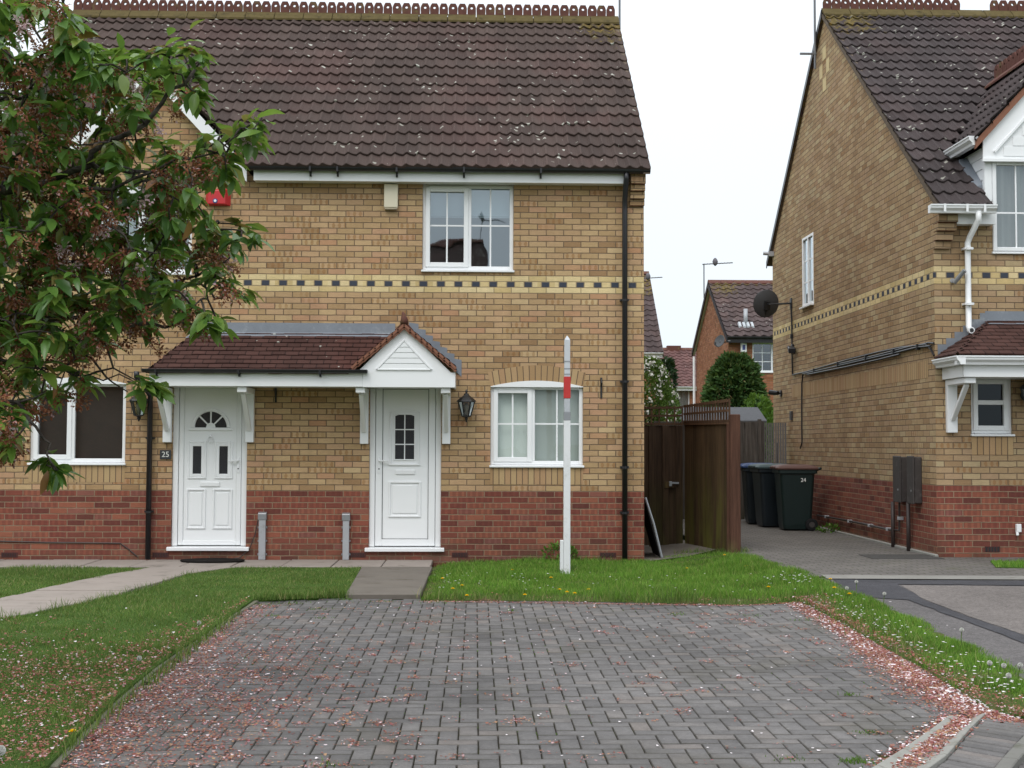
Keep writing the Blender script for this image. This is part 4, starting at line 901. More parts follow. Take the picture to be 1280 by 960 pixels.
mb = MB(); zz = at(1240, 503, YR).z; mb.box(sw[0]+.04, sw[1]-.04, YR+.035, YR+.10, zz-.028, zz+.028); W2 = [o for o in sc.objects if o.name.startswith('window') and o.parent == HR][-1]; mb.build('transom', M['upvc'], W2, bevel=.006)
mb = MB(); mb.face([(sw[0], YR-.003, sw[2]-.23), (sw[1], YR-.003, sw[2]-.23), (sw[1], YR-.003, sw[2]-.008), (sw[0], YR-.003, sw[2]-.008)]); mb.build('soldier_course', M['brick_soldier'], HR)
window(HR, wy0, wy1, wz0, wz1, XS, .5, '1x3', ('curtain', 0, 1, 'curtain'), axis='x', sgn=1, inset=-.005, vent=False, left_sash=False)
# soldier band low on the side wall (over a bricked up opening)
y0_, y1_ = atx(1127, 455, XS).y, YR+.02; zz0 = atx(1127, 463, XS).z
mb = MB(); yq = atx(990, 490, XS).y; mb.face([(XS-.003, yq, zz0-.15), (XS-.003, YR+.25, zz0-.15), (XS-.003, YR+.25, zz0+.065), (XS-.003, yq, zz0+.065)]); mb.build('soldier_course', M['brick_soldier_side'] if 'brick_soldier_side' in M else M['brick_soldier'], HR)
# porch
P = part('porch_canopy', HR); YP = YR-.80; pgx = XS-.02; zpg = at(1240, 445, YP).z; fz1, fz0 = at(1240, 457, YP+.05).z, at(1240, 471, YP+.05).z
pxe = XE-.4; EY, EZ = YP, zpg+.02; TY = YR-.02; TZ = at(1260, 402, TY).z; cp = math.atan2(TZ-EZ, TY-EY); CS = (0, math.cos(cp), math.sin(cp)); CL = math.hypot(TZ-EZ, TY-EY); hipx = at(1236, 398, TY).x; hr = hipx-pgx
tiled((pgx, EY, EZ), (1, 0, 0), CS, pxe-pgx, CL, .098, .165, 0, .013, M['canopy_tile'], 'tile_slope', P, lambda c: (c.x-pgx)/hr > (c.y-EY)/(TY-EY)-.03, spr=10, jit=.003, tilew=.165)
hd = math.hypot(hr, TZ-EZ); tiled((pgx, TY, EZ), (0, -1, 0), (hr/hd, 0, (TZ-EZ)/hd), TY-EY, hd, .105, .165, 0, .013, M['canopy_tile'], 'tile_slope', P, lambda c: (c.x-pgx)/hr < (c.y-EY)/(TY-EY)+.03, spr=10, jit=.003, tilew=.165)
mb = MB(); ogee(mb, (pgx-.0, YP+.09, zpg), (pxe, YP+.09, zpg), (0,-1,0), .10, .11); ogee(mb, (pgx+.09, YP+.09-.11, zpg), (pgx+.09, YR-.005, zpg), (-1,0,0), .10, .11); mb.build('gutter', M['upvc'], P)
mb = MB(); mb.box(pgx+.11, pxe, YP+.10, YP+.13, fz0, zpg-.01); mb.box(pgx+.105, pgx+.13, YP+.131, YR-.002, fz0, zpg-.01); mb.box(pgx+.13, pxe, YP+.13, YR-.002, fz0+.01, fz0+.02); mb.build('fascia', M['upvc'], P, bevel=.003)
mb = MB(); n = 6; xw0, xw1 = at(1172, 443, YR).x, hipx; zq0, zq1 = at(1172, 445, YR).z-.02, TZ+.02
for k in range(n):
    xa_, xb_ = xw0+(xw1-xw0)*k/n, xw0+(xw1-xw0)*(k+1)/n; za, zb2 = zq0+(zq1-zq0)*k/n, zq0+(zq1-zq0)*(k+1)/n
    mb.face([(xa_, YR-.005-.0005*k, za-.02), (xb_+.02, YR-.005-.0005*k, zb2-.02), (xb_+.02, YR-.005-.0005*k, zb2+.085), (xa_, YR-.005-.0005*k, zb2+.085)])
mb.face([(hipx-.04, YR-.010, TZ), (pxe, YR-.010, TZ), (pxe, YR-.006, TZ+.13), (hipx-.04, YR-.006, TZ+.13)]); mb.face([(hipx-.04, YR-.010, TZ), (pxe, YR-.010, TZ), (pxe, YR-.13, TZ-.04), (hipx-.04, YR-.13, TZ-.04)])
mb.build('lead_flashing', M['lead'], P)
bracket(P, at(1189.5, 510, YR-.04).x, YR, YP+.12, fz0-.002, at(1189, 541, YR-.04).z, .125)
# small fittings that belong to the wall
mb = MB(); p = at(1240.5, 686.5, YR); mb.box(p.x-.095, p.x+.095, YR-.004, YR+.02, p.z-.034, p.z+.034); ab = mb.build('air_brick', M['airbrick'], HR)
mb = MB()
for k in range(5): mb.box(p.x-.085+k*.036, p.x-.085+k*.036+.022, YR-.0065, YR-.0045, p.z-.028, p.z+.028)
mb.build('vent_slot', M['black_metal'], ab)
p = at(1272, 660, YR); mb = MB(); mb.box(p.x-.03, p.x+.03, YR-.05, YR-.001, p.z-.05, p.z+.05); mb.tube([(p.x-.02, YR-.03, p.z-.04), (p.x-.02, YR-.045, p.z-.09)], .018, 8); mb.build('overflow_outlet', M['upvc'], HR, bevel=.006)
p = atx(990, 519.5, XS); mb = MB(); mb.box(XS-.03, XS-.001, p.y-.07, p.y+.07, p.z-.08, p.z+.08); mb.box(XS-.036, XS-.031, p.y-.05, p.y+.05, p.z-.055, p.z-.01); mb.box(XS-.036, XS-.031, p.y-.05, p.y+.05, p.z+.01, p.z+.055); mb.build('wall_vent', M['grey_box'], HR, bevel=.004)
# concrete footing
mb = MB(); mb.box(XS-.05, XS+.001, YR-.05, YB, -.1, gz(XS, YR)+.035); mb.build('plinth_footing', M['kerb_concrete'], HR, bevel=.01)
# ------------------------------------------------------------------ the ground
def rough(poly, step=.14, amp=.007):
    P = []
    for (a, b), (c, d) in zip(poly, poly[1:]+poly[:1]):
        n = max(1, int(math.dist((a, b), (c, d))/step))
        for k in range(n): P.append((a+(c-a)*k/n+random.gauss(0, amp), b+(d-b)*k/n+random.gauss(0, amp)))
    return P
def edge_drop(poly, x, y, w=.20, h=.036):
    d = 9
    for (x0, y0), (x1, y1) in zip(poly, poly[1:]+poly[:1]):
        L = (x1-x0)**2+(y1-y0)**2
        if L > 1e-9: t = min(1, max(0, ((x-x0)*(x1-x0)+(y-y0)*(y1-y0))/L)); d = min(d, math.hypot(x-x0-t*(x1-x0), y-y0-t*(y1-y0)))
    return -h*(1-smooth(0, w, d))
def sheet(name, poly, dz, mat, skirt=.0, cut=.45, kind='structure', drop=None):
    bm = bmesh.new(); vs = [bm.verts.new((x, y, 0)) for x, y in poly]; f = bm.faces.new(vs); f.normal_update()
    if f.normal.z < 0: f.normal_flip()
    bmesh.ops.triangulate(bm, faces=bm.faces[:])
    for _ in range(9):
        es = [e for e in bm.edges if e.calc_length() > cut*2]
        if not es: break
        bmesh.ops.subdivide_edges(bm, edges=es, cuts=1); bmesh.ops.triangulate(bm, faces=bm.faces[:])
    for v in bm.verts: v.co.z = gz(v.co.x, v.co.y)+dz+(edge_drop(poly, v.co.x, v.co.y) if drop else 0)
    if skirt:
        be = [e for e in bm.edges if e.is_boundary]; r = bmesh.ops.extrude_edge_only(bm, edges=be)
        for v in r['geom']:
            if isinstance(v, bmesh.types.BMVert): v.co.z -= skirt
    me = bpy.data.meshes.new(name); bm.to_mesh(me); bm.free(); me.materials.append(mat)
    o = bpy.data.objects.new(name, me); COL.objects.link(o); o['kind'] = kind; return o
mb = MB(); mb.face([(-300,-300,-.16),(300,-300,-.16),(300,500,-.16),(-300,500,-.16)]); g = mb.build('ground', M['lawn']); g['kind'] = 'structure'

P_A = gp((300,709),(452,708.5),(443,725),(432,743),(318,748),(292,766),(240,801),(195,832),(150,868),(100,915),(58,958))+[(-3.2,-11.6),(-3.4,-13.5),(-12,-13.5)]+gp((-500,880),(-200,818),(0,774.5),(60,763),(120,750),(180,737),(240,716))
P_B = gp((186,710),(160,717.5),(95,728),(40,741),(0,750),(-200,792),(-500,850))+[(-12,-.75)]+gp((-60,711.5))
P_PATH = gp((186,709.6),(160,716.6),(95,727),(40,740),(0,749),(-200,791),(-500,849),(-500,881),(-200,819),(0,775.5),(60,764),(120,751),(180,738),(240,717),(300,708))
P_C = gp((541,706))+[(at(600,700,0).x,-.03),(XR+.0,-.03)]+gp((812,698),(850,693),(905,689.5),(930,689.5),(990,706),(1046,726.5),(1118,753),(1212,797),(1302,846),(1350,874),(1370,930),(1310,912),(1281,894),(1236,880),(1150,828),(1060,779),(1000,748),(700,747),(526,746.5))
P_MID = gp((452,708.5),(543,706),(526,745),(431,743))
sheet('lawn', P_A, 0, M['lawn'], .10); sheet('lawn', P_B, 0, M['lawn'], .05); sheet('lawn', P_C, .006, M['soil_grass'], .10, .11, drop=True)
P_D = gp((1238,702.5),(1262,703),(1330,704),(1330,712),(1245,710)); sheet('lawn', P_D, .01, M['lawn'], .03)

# slabs: each one a face of its own with a joint between
def slabs(name, quads, dz, mat, th=.05, gap=.012):
    mb = MB()
    for q in quads:
        c = Vector((sum(p[0] for p in q)/len(q), sum(p[1] for p in q)/len(q))); P = []
        for p in q:
            d = Vector(p)-c; l = d.length; P.append(tuple(c+d*(1-gap/l)))
        z = dz+random.uniform(-.004, .004)
        mb.mesh([(x, y, gz(x, y)+z-th) for x, y in P]+[(x, y, gz(x, y)+z) for x, y in P], [tuple(range(len(P), 2*len(P)))]+[(i, (i+1) % len(P), len(P)+(i+1) % len(P), len(P)+i) for i in range(len(P))])
    o = mb.build(name, mat, None, bevel=.006); o['kind'] = 'structure'; return o
ya = gnd(200, 709.3).y; x1 = gnd(540, 705).x
slabs('path', [[(x, ya), (x+.6, ya), (x+.6, -.001), (x, -.001)] for x in [x1-.6*k for k in range(1, 16)]], .012, M['slab'])
# diagonal path: cut its two long edges into slabs
le = gp((186,710),(95,727),(0,749),(-200,791),(-500,849)); re = gp((300,708.5),(240,717),(120,751),(0,775),(-200,819))
def along(pl, t):
    L = [math.dist(a, b) for a, b in zip(pl, pl[1:])]; s = t*sum(L)
    for (a, b), l in zip(zip(pl, pl[1:]), L):
        if s <= l: return (a[0]+(b[0]-a[0])*s/l, a[1]+(b[1]-a[1])*s/l)
        s -= l
    return pl[-1]
ys = [ya-.01-.42*k for k in range(15)]
def at_y(pl, y):
    for a, b in zip(pl, pl[1:]):
        if (a[1]-y)*(b[1]-y) <= 0 and a[1] != b[1]: t = (y-a[1])/(b[1]-a[1]); return a[0]+(b[0]-a[0])*t
    a, b = (pl[0], pl[1]) if y > pl[0][1] else (pl[-2], pl[-1]); t = (y-a[1])/(b[1]-a[1]); return a[0]+(b[0]-a[0])*t
q = []
for y0, y1 in zip(ys, ys[1:]): q.append([(at_y(le, y0), y0), (at_y(le, y1), y1), (at_y(re, y1), y1), (at_y(re, y0), y0)])
slabs('path', q, .012, M['slab'])
yb = gnd(480, 744.5).y; e0, e1 = gp((452,708.5),(431,743.5)), gp((543,706),(526,745)); ys = [ya-.005, ya-.75, ya-1.5, ya-2.25, yb]
slabs('path', [[(at_y(e0, a), a), (at_y(e0, b), b), (at_y(e1, b), b), (at_y(e1, a), a)] for a, b in zip(ys, ys[1:])], .012, M['slab_grey'])
sheet('passage_floor', [(XR+.001,-.25),(XR+.001,6),(3.0,6),(3.06,2.1),(3.36,.62)], .016, M['slab_grey'])

# neighbour's drive: block paving, edging strip, asphalt with repair strips
a_, b_ = gp((925,690.5),(985,708))
sheet('drive_paving', [(3.0,9.5),(3.3,.55)]+gp((915,690.2),(965,709),(1008,721),(1290,721.5))+[(XE,-2.6),(XE,YR-.05),(XS-.05,YR-.05),(XS-.05,9.5)], .002, M['block_paving'], 0, .3)
sheet('drive_edging', gp((1026,719),(1350,721),(1350,725.5),(1034,724)), .007, M['edging'], 0, .16)
sheet('road', gp((1005,722),(1290,724),(1700,727))+[(14,-6),(14,-14),(5.6,-14)]+gp((1420,960),(1345,880),(1285,858),(1190,812),(1095,766)), -.004, M['asphalt_old'], 0, .16)
sheet('road', rough(gp((1041,724.5),(1200,725.6),(1400,727.5),(1400,733.5),(1290,732),(1200,731),(1123,730.5),(1155,750),(1210,771),(1285,796),(1340,820),(1340,827),(1285,806),(1220,781),(1165,761),(1135,750),(1090,747),(1062,742))), .002, M['asphalt_new'], 0, .16)
sheet('road', rough(gp((1126,731.5),(1200,732),(1290,733),(1400,734.5),(1400,845),(1340,819),(1285,795),(1210,770),(1155,749))), .000, M['asphalt_light'], 0, .16)

# driveway: herring-bone clay pavers, each a bevelled block, on a bed that shows in the joints
def inside(poly, x, y):
    x = np.asarray(x); y = np.asarray(y); r = np.zeros(x.shape, bool); n = len(poly)
    for i in range(n):
        (x0, y0), (x1, y1) = poly[i], poly[(i+1) % n]
        if y0 == y1: continue
        c = ((y0 > y) != (y1 > y)) & (x < (x1-x0)*(y-y0)/(y1-y0)+x0); r ^= c
    return r
DZ = -.035
P_DRV = gp((318,747),(432,743),(526,745),(700,746),(1000,747),(1060,778),(1150,827),(1236,879),(1222,889),(1186,891))+gp((1160,909),(1125,932),(1094,951),(1060,970))+[(1.95,-11.6),(1.7,-13.6),(-3.3,-13.6),(-3.15,-11.6)]+gp((58,960),(100,915),(150,868),(195,832),(240,801),(292,766))
o = sheet('driveway_bed', [(x, y) for x, y in P_DRV], DZ-.012, M['joint'])
def herring(name, poly, mat, ox, oy, u=.1035, gap=.0055, ang=0):
    V, F = [], []; h = .0; ca, sa = math.cos(ang), math.sin(ang)
    xs = [p[0] for p in poly]; ys = [p[1] for p in poly]; cells = []
    for i in range(int((min(xs)-ox)/u)-4, int((max(xs)-ox)/u)+4):
        for j in range(int((min(ys)-oy)/u)-4, int((max(ys)-oy)/u)+4):
            k = (i-j) % 4
            if k == 0: cells.append((i, j, 2, 1))
            elif k == 3: cells.append((i, j, 1, 2))
    A = np.array(cells, float); cx = ox+(A[:,0]+A[:,2]/2)*u; cy = oy+(A[:,1]+A[:,3]/2)*u
    X = cx*ca-cy*sa; Y = cx*sa+cy*ca; keep = inside(poly, X, Y); A, X, Y = A[keep], X[keep], Y[keep]; n = len(A)
    rz = RNG.uniform(-.0018, .0018, n); tx = RNG.uniform(-.009, .009, n); ty = RNG.uniform(-.009, .009, n); rot = RNG.uniform(-.012, .012, n)
    rings = []
    for inset, z in ((gap/2, -.03), (gap/2, -.0055), (gap/2+.0035, 0.0)):
        hw = A[:,2]*u/2-inset; hh = A[:,3]*u/2-inset
        for sx, sy in ((-1,-1),(1,-1),(1,1),(-1,1)):
            lx, ly = sx*hw, sy*hh; lx, ly = lx*np.cos(rot)-ly*np.sin(rot), lx*np.sin(rot)+ly*np.cos(rot)
            zz = DZ+rz+z+lx*tx+ly*ty; gx_, gy_ = X+lx*ca-ly*sa, Y+lx*sa+ly*ca; rings.append(np.stack([gx_, gy_, zz], 1))
    V = np.stack(rings, 1).reshape(-1, 3); b = np.arange(n)[:, None]*12
    q = []
    for r in (0, 4):
        for k in range(4): q.append(b+np.array([[r+k, r+(k+1) % 4, r+4+(k+1) % 4, r+4+k]]))
    q.append(b+np.array([[8, 9, 10, 11]])); F = np.concatenate(q, 0)
    V[:,2] += np.array([gz(x, y) for x, y in V[:, :2]])
    o = raw_mesh(name, V, F, mat); o['kind'] = 'structure'; o.data.materials.append(M['paver_edge']); mi = np.zeros(len(F), np.int32); mi[:8*n] = 1; o.data.polygons.foreach_set('material_index', mi); return o
herring('driveway', P_DRV, M['paver'], 0.02, -16.02)
# dished channel of concrete units with a block strip and a kerb beyond it
L_ = gp((1060,972),(1095,951),(1128,931),(1160,909),(1186,890)); Rr = gp((1120,990),(1152,961),(1184,938),(1212,906),(1232,887))
mb = MB()
for (a, b), (c, d) in zip(zip(L_, L_[1:]), zip(Rr, Rr[1:])):
    lp = lambda p, q, t: (p[0]+(q[0]-p[0])*t, p[1]+(q[1]-p[1])*t)
    for t0, t1 in ((.015, .985),):
        A0, A1, B0, B1 = lp(a, b, t0), lp(a, b, t1), lp(c, d, t0), lp(c, d, t1); prof = [(0,.012),(.10,.010),(.32,-.004),(.5,-.014),(.70,-.004),(.92,.010),(1,.012),(1,-.06),(0,-.06)]; m = len(prof)
        V = [(*lp(p, q, x), DZ+z+.006) for p, q in ((A0, B0), (A1, B1)) for x, z in prof]; V = [(x, y, z+gz(x, y)) for x, y, z in V]
        mb.mesh(V, [(k, (k+1) % m, m+(k+1) % m, m+k) for k in range(m)]+[tuple(range(m)), tuple(range(m, 2*m))])
o = mb.build('drain_channel', M['kerb_concrete'], None, bevel=.004); o['kind'] = 'structure'
R2 = gp((1200,1010),(1232,968),(1256,938),(1279,914),(1300,896)); q = []
for k in range(26):
    t0, t1 = k/26, (k+1)/26; q.append([along(Rr, t0), along(Rr, t1), along(R2, t1), along(R2, t0)])
slabs('road_edge_blocks', q, DZ+.002, M['paver'], .04, .006)
R3 = gp((1225,1010),(1255,968),(1277,940),(1300,917),(1322,900)); q = [[along(R2, k/6), along(R2, (k+1)/6), along(R3, (k+1)/6), along(R3, k/6)] for k in range(6)]
slabs('kerb', q, DZ+.02, M['kerb_dull'], .06, .008)
sheet('road', [*R3, *gp((1420,930))]+[(6.5,-13.5),(2.4,-13.5)], DZ-.02, M['asphalt_old'])
# edging kerb along the left lawn
E = gp((322,746.5),(296,762),(243,797),(198,828),(153,863.5),(104,910),(62,955))+[(-3.1,-11.5)]; q = []
for i in range(16):
    a, b = along(E, i/16), along(E, (i+1)/16); d = Vector((b[0]-a[0], b[1]-a[1])).normalized(); n = Vector((d.y, -d.x))*.055
    q.append([(a[0]-n.x*.5, a[1]-n.y*.5), (b[0]-n.x*.5, b[1]-n.y*.5), (b[0]+n.x*.5, b[1]+n.y*.5), (a[0]+n.x*.5, a[1]+n.y*.5)])
slabs('kerb', q, -.016, M['kerb_mossy'], .06, .006)
# ------------------------------------------------------------------ grass, petals, small flowers
def scatter(poly, dens):
    xs = [p[0] for p in poly]; ys = [p[1] for p in poly]; n = int((max(xs)-min(xs))*(max(ys)-min(ys))*dens)
    x = RNG.uniform(min(xs), max(xs), n); y = RNG.uniform(min(ys), max(ys), n); k = inside(poly, x, y); return x[k], y[k]
def gzv(x, y):
    t = np.clip((x-2.4)/1.2, 0, 1); k = t*t*(3-2*t); s = np.clip((y+2)/(-6), 0, 1); s = s*s*(3-2*s); return k*(.13-.15*s)
def lowfreq(x, y, seed=0):
    r = np.random.default_rng(seed); o = np.zeros_like(x)
    for _ in range(9):
        a, b, c = r.uniform(-3.2, 3.2), r.uniform(-3.2, 3.2), r.uniform(0, 6.3); o += np.sin(a*x+b*y+c)
    return o/3.0
def edge_dist(poly, x, y):
    d = np.full(x.shape, 9.0); n = len(poly)
    for i in range(n):
        (x0, y0), (x1, y1) = poly[i], poly[(i+1) % n]; L = (x1-x0)**2+(y1-y0)**2
        if L < 1e-9: continue
        t = np.clip(((x-x0)*(x1-x0)+(y-y0)*(y1-y0))/L, 0, 1); d = np.minimum(d, np.hypot(x-x0-t*(x1-x0), y-y0-t*(y1-y0)))
    return d
def blades(name, x, y, h0, h1, w, mat, dz=0, lean=.5, hs=1.0):
    n = len(x); z = gzv(x, y)+dz; a = RNG.uniform(0, 2*np.pi, n); h = RNG.uniform(h0, h1, n)*(1+.30*lowfreq(x, y, 3)); h = h*(1+.28*lowfreq(x*3.1, y*3.1, 5)); h = np.clip(h, h0*.45, h1*1.7)*hs
    ln = RNG.uniform(.1, 1, n)*lean*h; dx, dy = np.cos(a)*ln, np.sin(a)*ln; b = RNG.uniform(0, 2*np.pi, n); wx, wy = np.cos(b)*w/2, np.sin(b)*w/2
    V = np.empty((n, 5, 3)); 
    for k, (f, s, t) in enumerate(((0, 1, 0), (0, -1, 0), (.45, -.8, .25), (.45, .8, .25), (1, 0, 1))):
        V[:, k, 0] = x+wx*s+dx*t; V[:, k, 1] = y+wy*s+dy*t; V[:, k, 2] = z+h*f*(1-.15*t)-.004
    i = np.arange(n)[:, None]*5
    F = np.concatenate([i+np.array([[0, 1, 2]]), i+np.array([[0, 2, 3]]), i+np.array([[3, 2, 4]])], 0)
    o = raw_mesh(name, V.reshape(-1, 3), F, mat); o['kind'] = 'stuff'; return o
xA, yA = scatter(P_A, 4200); d = np.hypot(xA, yA+16.7); k = (xA > -7.2) & (RNG.random(len(xA)) < np.clip(1.25-d/22, .25, 1)); 
blades('grass', xA[k], yA[k], .022, .045, .0055, M['grass_blade'], lean=.8)
xB, yB = scatter(P_B, 3000); k = (xB > -7.5); blades('grass', xB[k], yB[k], .025, .05, .007, M['grass_blade'], lean=.7)
xC, yC = scatter(P_C, 5200); d = np.hypot(xC, yC+16.7); k = RNG.random(len(xC)) < np.clip(1.35-d/24, .3, 1); xC, yC = xC[k], yC[k]; eC = edge_dist(P_C, xC, yC)+.06*lowfreq(xC*2.3, yC*2.3, 9); k = (RNG.random(len(xC)) < np.clip(.15+eC/.16, 0, 1)); xC, yC, eC = xC[k], yC[k], eC[k]
blades('grass', xC, yC, .040, .085, .0062, M['grass_blade_lush'], -.034*(1-np.clip(eC/.2, 0, 1)), lean=.6, hs=np.clip(.35+eC/.35, .3, 1))
xD, yD = scatter(P_D, 3500); blades('grass', xD, yD, .04, .07, .008, M['grass_blade_lush'], .01)
# long tufts along edges and in joints
def line_pts(pl, n, sd):
    P = [along(pl, t) for t in RNG.random(n)]; P = np.array(P); return P[:,0]+RNG.normal(0, sd, n), P[:,1]+RNG.normal(0, sd, n)
tx, ty = [], []
for pl, n, sd in ((gp((0,776),(60,765),(120,752),(180,738),(240,717)), 500, .03), (gp((526,746),(1000,747)), 900, .05), (gp((318,748),(432,744)), 700, .04), (gp((700,717),(716,717)), 260, .05), (gp((575,703),(805,700)), 1500, .05), (gp((850,693),(905,690),(930,690)), 700, .06), (gp((300,764),(56,956)), 500, .03), (gp((1005,742),(1155,815),(1286,882)), 1000, .09)):
    a, b = line_pts(pl, n, sd); tx.append(a); ty.append(b)
blades('grass_tufts', np.concatenate(tx), np.concatenate(ty), .05, .13, .006, M['grass_blade'], -.01, .7)
# weeds in the paving joints
W_ = []
for u, v, n, s in ((640,759,20,.02),(848,764,30,.05),(940,765,45,.06),(330,752,60,.10),(360,750,60,.09),(395,757,40,.07),(340,765,40,.05),(1060,862,30,.03),(1085,908,60,.035),(1070,942,60,.035),(990,940,30,.04),(1075,945,70,.05),(400,768,30,.05),(20,905,20,.05),(410,948,25,.04),(430,745,60,.05),(480,748,60,.10),(560,748,80,.16),(1008,770,30,.05),(1083,693+13,20,.05),(1035,668,90,.14),(1060,675,60,.10),(1052,712,30,.05),(1100,715,20,.06),(1020,664,60,.12)):
    p = gnd(u, v); W_.append((p.x+RNG.normal(0, s, n), p.y+RNG.normal(0, s*.7, n)))
blades('joint_weeds', np.concatenate([w[0] for w in W_]), np.concatenate([w[1] for w in W_]), .010, .028, .006, M['weed_leaf'], -.03, 1.0)
def moss_joints():
    x, y = scatter(P_DRV, 420); f = lowfreq(x*.9, y*.9, 8); g = np.minimum(np.abs(((x-.02)/.1035+.5) % 1-.5), 1); k = (g < .05) & (f > .2); return x[k], y[k]
a, b = moss_joints(); blades('joint_moss', a, b, .004, .012, .010, M['weed_leaf'], -.037, 1.0)

def flakes(name, x, y, dz, s0, s1, mat, curl=.5, tilt=.5):
    n = len(x); z = gzv(x, y)+dz; a = RNG.uniform(0, 2*np.pi, n); s = RNG.uniform(s0, s1, n); r = RNG.uniform(.35, .75, n)
    tx, ty = RNG.normal(0, tilt, n), RNG.normal(0, tilt, n); V = np.empty((n, 6, 3)); pts = ((-1,0,.5),(-.35,-1,0),(.5,-.8,.15),(1,0,.7),(.5,.8,.15),(-.35,1,0))
    for k, (px, py, pz) in enumerate(pts):
        lx, ly = px*s, py*s*r; V[:, k, 0] = x+lx*np.cos(a)-ly*np.sin(a); V[:, k, 1] = y+lx*np.sin(a)+ly*np.cos(a); V[:, k, 2] = z+pz*s*curl+np.abs(lx*tx)+np.abs(ly*ty)
    i = np.arange(n)[:, None]*6; F = np.concatenate([i+np.array([[0, 1, 2, 3]]), i+np.array([[0, 3, 4, 5]])], 0)
    o = raw_mesh(name, V.reshape(-1, 3), F, mat); o['kind'] = 'stuff'; return o
lx, ly = [], []
def drift(pl, n, sd, skew=0):
    P = np.array([along(pl, t) for t in RNG.random(n)]); q = np.array([along(pl, min(1, t+.01)) for t in RNG.random(n)]); lx.append(P[:,0]+RNG.normal(0, sd, n)+skew*np.abs(RNG.normal(0, sd, n))); ly.append(P[:,1]+RNG.normal(0, sd, n))
drift(gp((320,752),(262,792),(205,835),(160,872),(110,918),(70,958)), 3600, .09, .6)
drift(gp((262,800),(205,845),(160,885),(120,930),(90,965)), 5000, .30, 1.2)
drift(gp((995,749),(1050,780),(1100,812),(1150,842),(1200,872),(1225,885)), 9500, .060)
drift(gp((1080,800),(1150,850),(1205,885)), 4200, .11); drift(gp((1010,748),(1100,800),(1210,862),(1270,885)), 1500, .09)
drift(gp((1120,948),(1165,918),(1200,890)), 3200, .055); drift(gp((1205,880),(1285,896)), 1500, .06)
drift(gp((526,747.5),(1000,748)), 1500, .03)
# clusters lying about on the drive, denser to the left under the tree
def clumps(n, poly, bias, per, sd):
    x, y = scatter(poly, 140); w = bias(x, y); k = RNG.random(len(x)) < w; x, y = x[k][:n], y[k][:n]
    for a, b in zip(x, y):
        m = int(RNG.integers(2, per)); lx.append(a+RNG.normal(0, sd, m)); ly.append(b+RNG.normal(0, sd, m))
clumps(3400, P_DRV, lambda x, y: np.clip(.035+.75*np.exp(-((x+2.3)/1.35)**2)*np.exp(-((y+9.4)/2.4)**2), 0, 1), 36, .034)
clumps(300, P_DRV, lambda x, y: .07+0*x, 9, .03)
clumps(6500, P_A, lambda x, y: np.clip(2.4*np.exp(-((y+9.7)/1.9)**2), 0, 1)*(x > -5.5), 15, .040)
X, Y = np.concatenate(lx), np.concatenate(ly); onl = inside(P_A, X, Y); onc = inside(P_C, X, Y)
k = ~(onl | onc)
flakes('fallen_petals', X[k], Y[k], -.033, .0036, .0108, M['petal_litter'])
flakes('fallen_petals', X[~k], Y[~k], RNG.uniform(.008, .045, int((~k).sum()))-.03*onc[~k]*(1-np.clip(edge_dist(P_C, X[~k], Y[~k])/.2, 0, 1)), .004, .0115, M['petal_litter'], .5, .8)
# larger pale petals and whole fallen florets
lx, ly = [], []
drift(gp((995,749),(1050,780),(1100,812),(1150,842),(1200,872),(1240,886)), 650, .08); drift(gp((262,800),(205,838),(160,875),(110,925)), 170, .18, .8); drift(gp((1110,945),(1160,915),(1200,890)), 190, .06); drift(gp((1180,855),(1230,880),(1280,892)), 260, .06)
x, y = scatter(P_DRV, 4.2); lx.append(x); ly.append(y)
flakes('white_petals', np.concatenate(lx), np.concatenate(ly), -.031, .006, .0145, M['petal_white'], .35, .25)
x, y = scatter(P_A, 26); w = np.exp(-((y+9.6)/2.2)**2); k = (RNG.random(len(x)) < w) & (x > -6); flakes('white_petals', x[k], y[k], .03, .006, .014, M['petal_white'], .5, .6)
# daisies: too many to count, tiny white discs in the strip of long grass
px = [(540+RNG.uniform(0,60), 712+RNG.uniform(0,30)) for _ in range(26)]+[(600+RNG.uniform(0,420), 715+RNG.uniform(0,28)) for _ in range(60)]+[(985+RNG.uniform(-30,30), 722+RNG.uniform(-6,8)) for _ in range(36)]
for _ in range(250):
    t = RNG.random(); px.append((1030+240*t+RNG.normal(0, 16), 752+118*t+RNG.normal(0, 11)))
q = [gnd(u, v, .07) for u, v in px]; x = np.array([p.x for p in q]); y = np.array([p.y for p in q]); k = inside(P_C, x, y)
flakes('daisies', x[k], y[k], .075, .009, .016, M['petal_white'], .1, .15)

# dandelion clocks and yellow dandelions: one object each
def clock_obj(p, h, r):
    o = thing('dandelion_clock', p, 'x', 'flower', 'dandelion clocks in the grass'); lean = (random.uniform(-.02, .02), random.uniform(-.02, .02))
    mb = MB(); top_ = Vector(p)+Vector((lean[0], lean[1], h)); mb.tube([p, Vector(p).lerp(top_, .5)+Vector((lean[1]*.4, 0, 0)), top_], .0035, 5); mb.build('stem', M['stem_green'], o)
    mb = MB(); n = 170
    for k in range(n):
        z = 1-2*(k+.5)/n; rr = math.sqrt(1-z*z); t = k*2.39996; d = Vector((rr*math.cos(t), rr*math.sin(t), z)); e = top_+d*r; s = d.orthogonal().normalized()*r*.20; s2 = d.cross(s)
        mb.face([top_+d*r*.2+s*.05, e+s, e-s]); mb.face([e+s2, e+d*r*.04, e-s2])
    mb.lathe(top_+Vector((0,0,-r*.55)), [(r*.2, 0), (r*.58, r*.25), (r*.72, r*.55), (r*.58, r*.85), (r*.2, r*1.1)], 8); mb.build('seed_head', M['clock_white'], o, fixn=False); return o
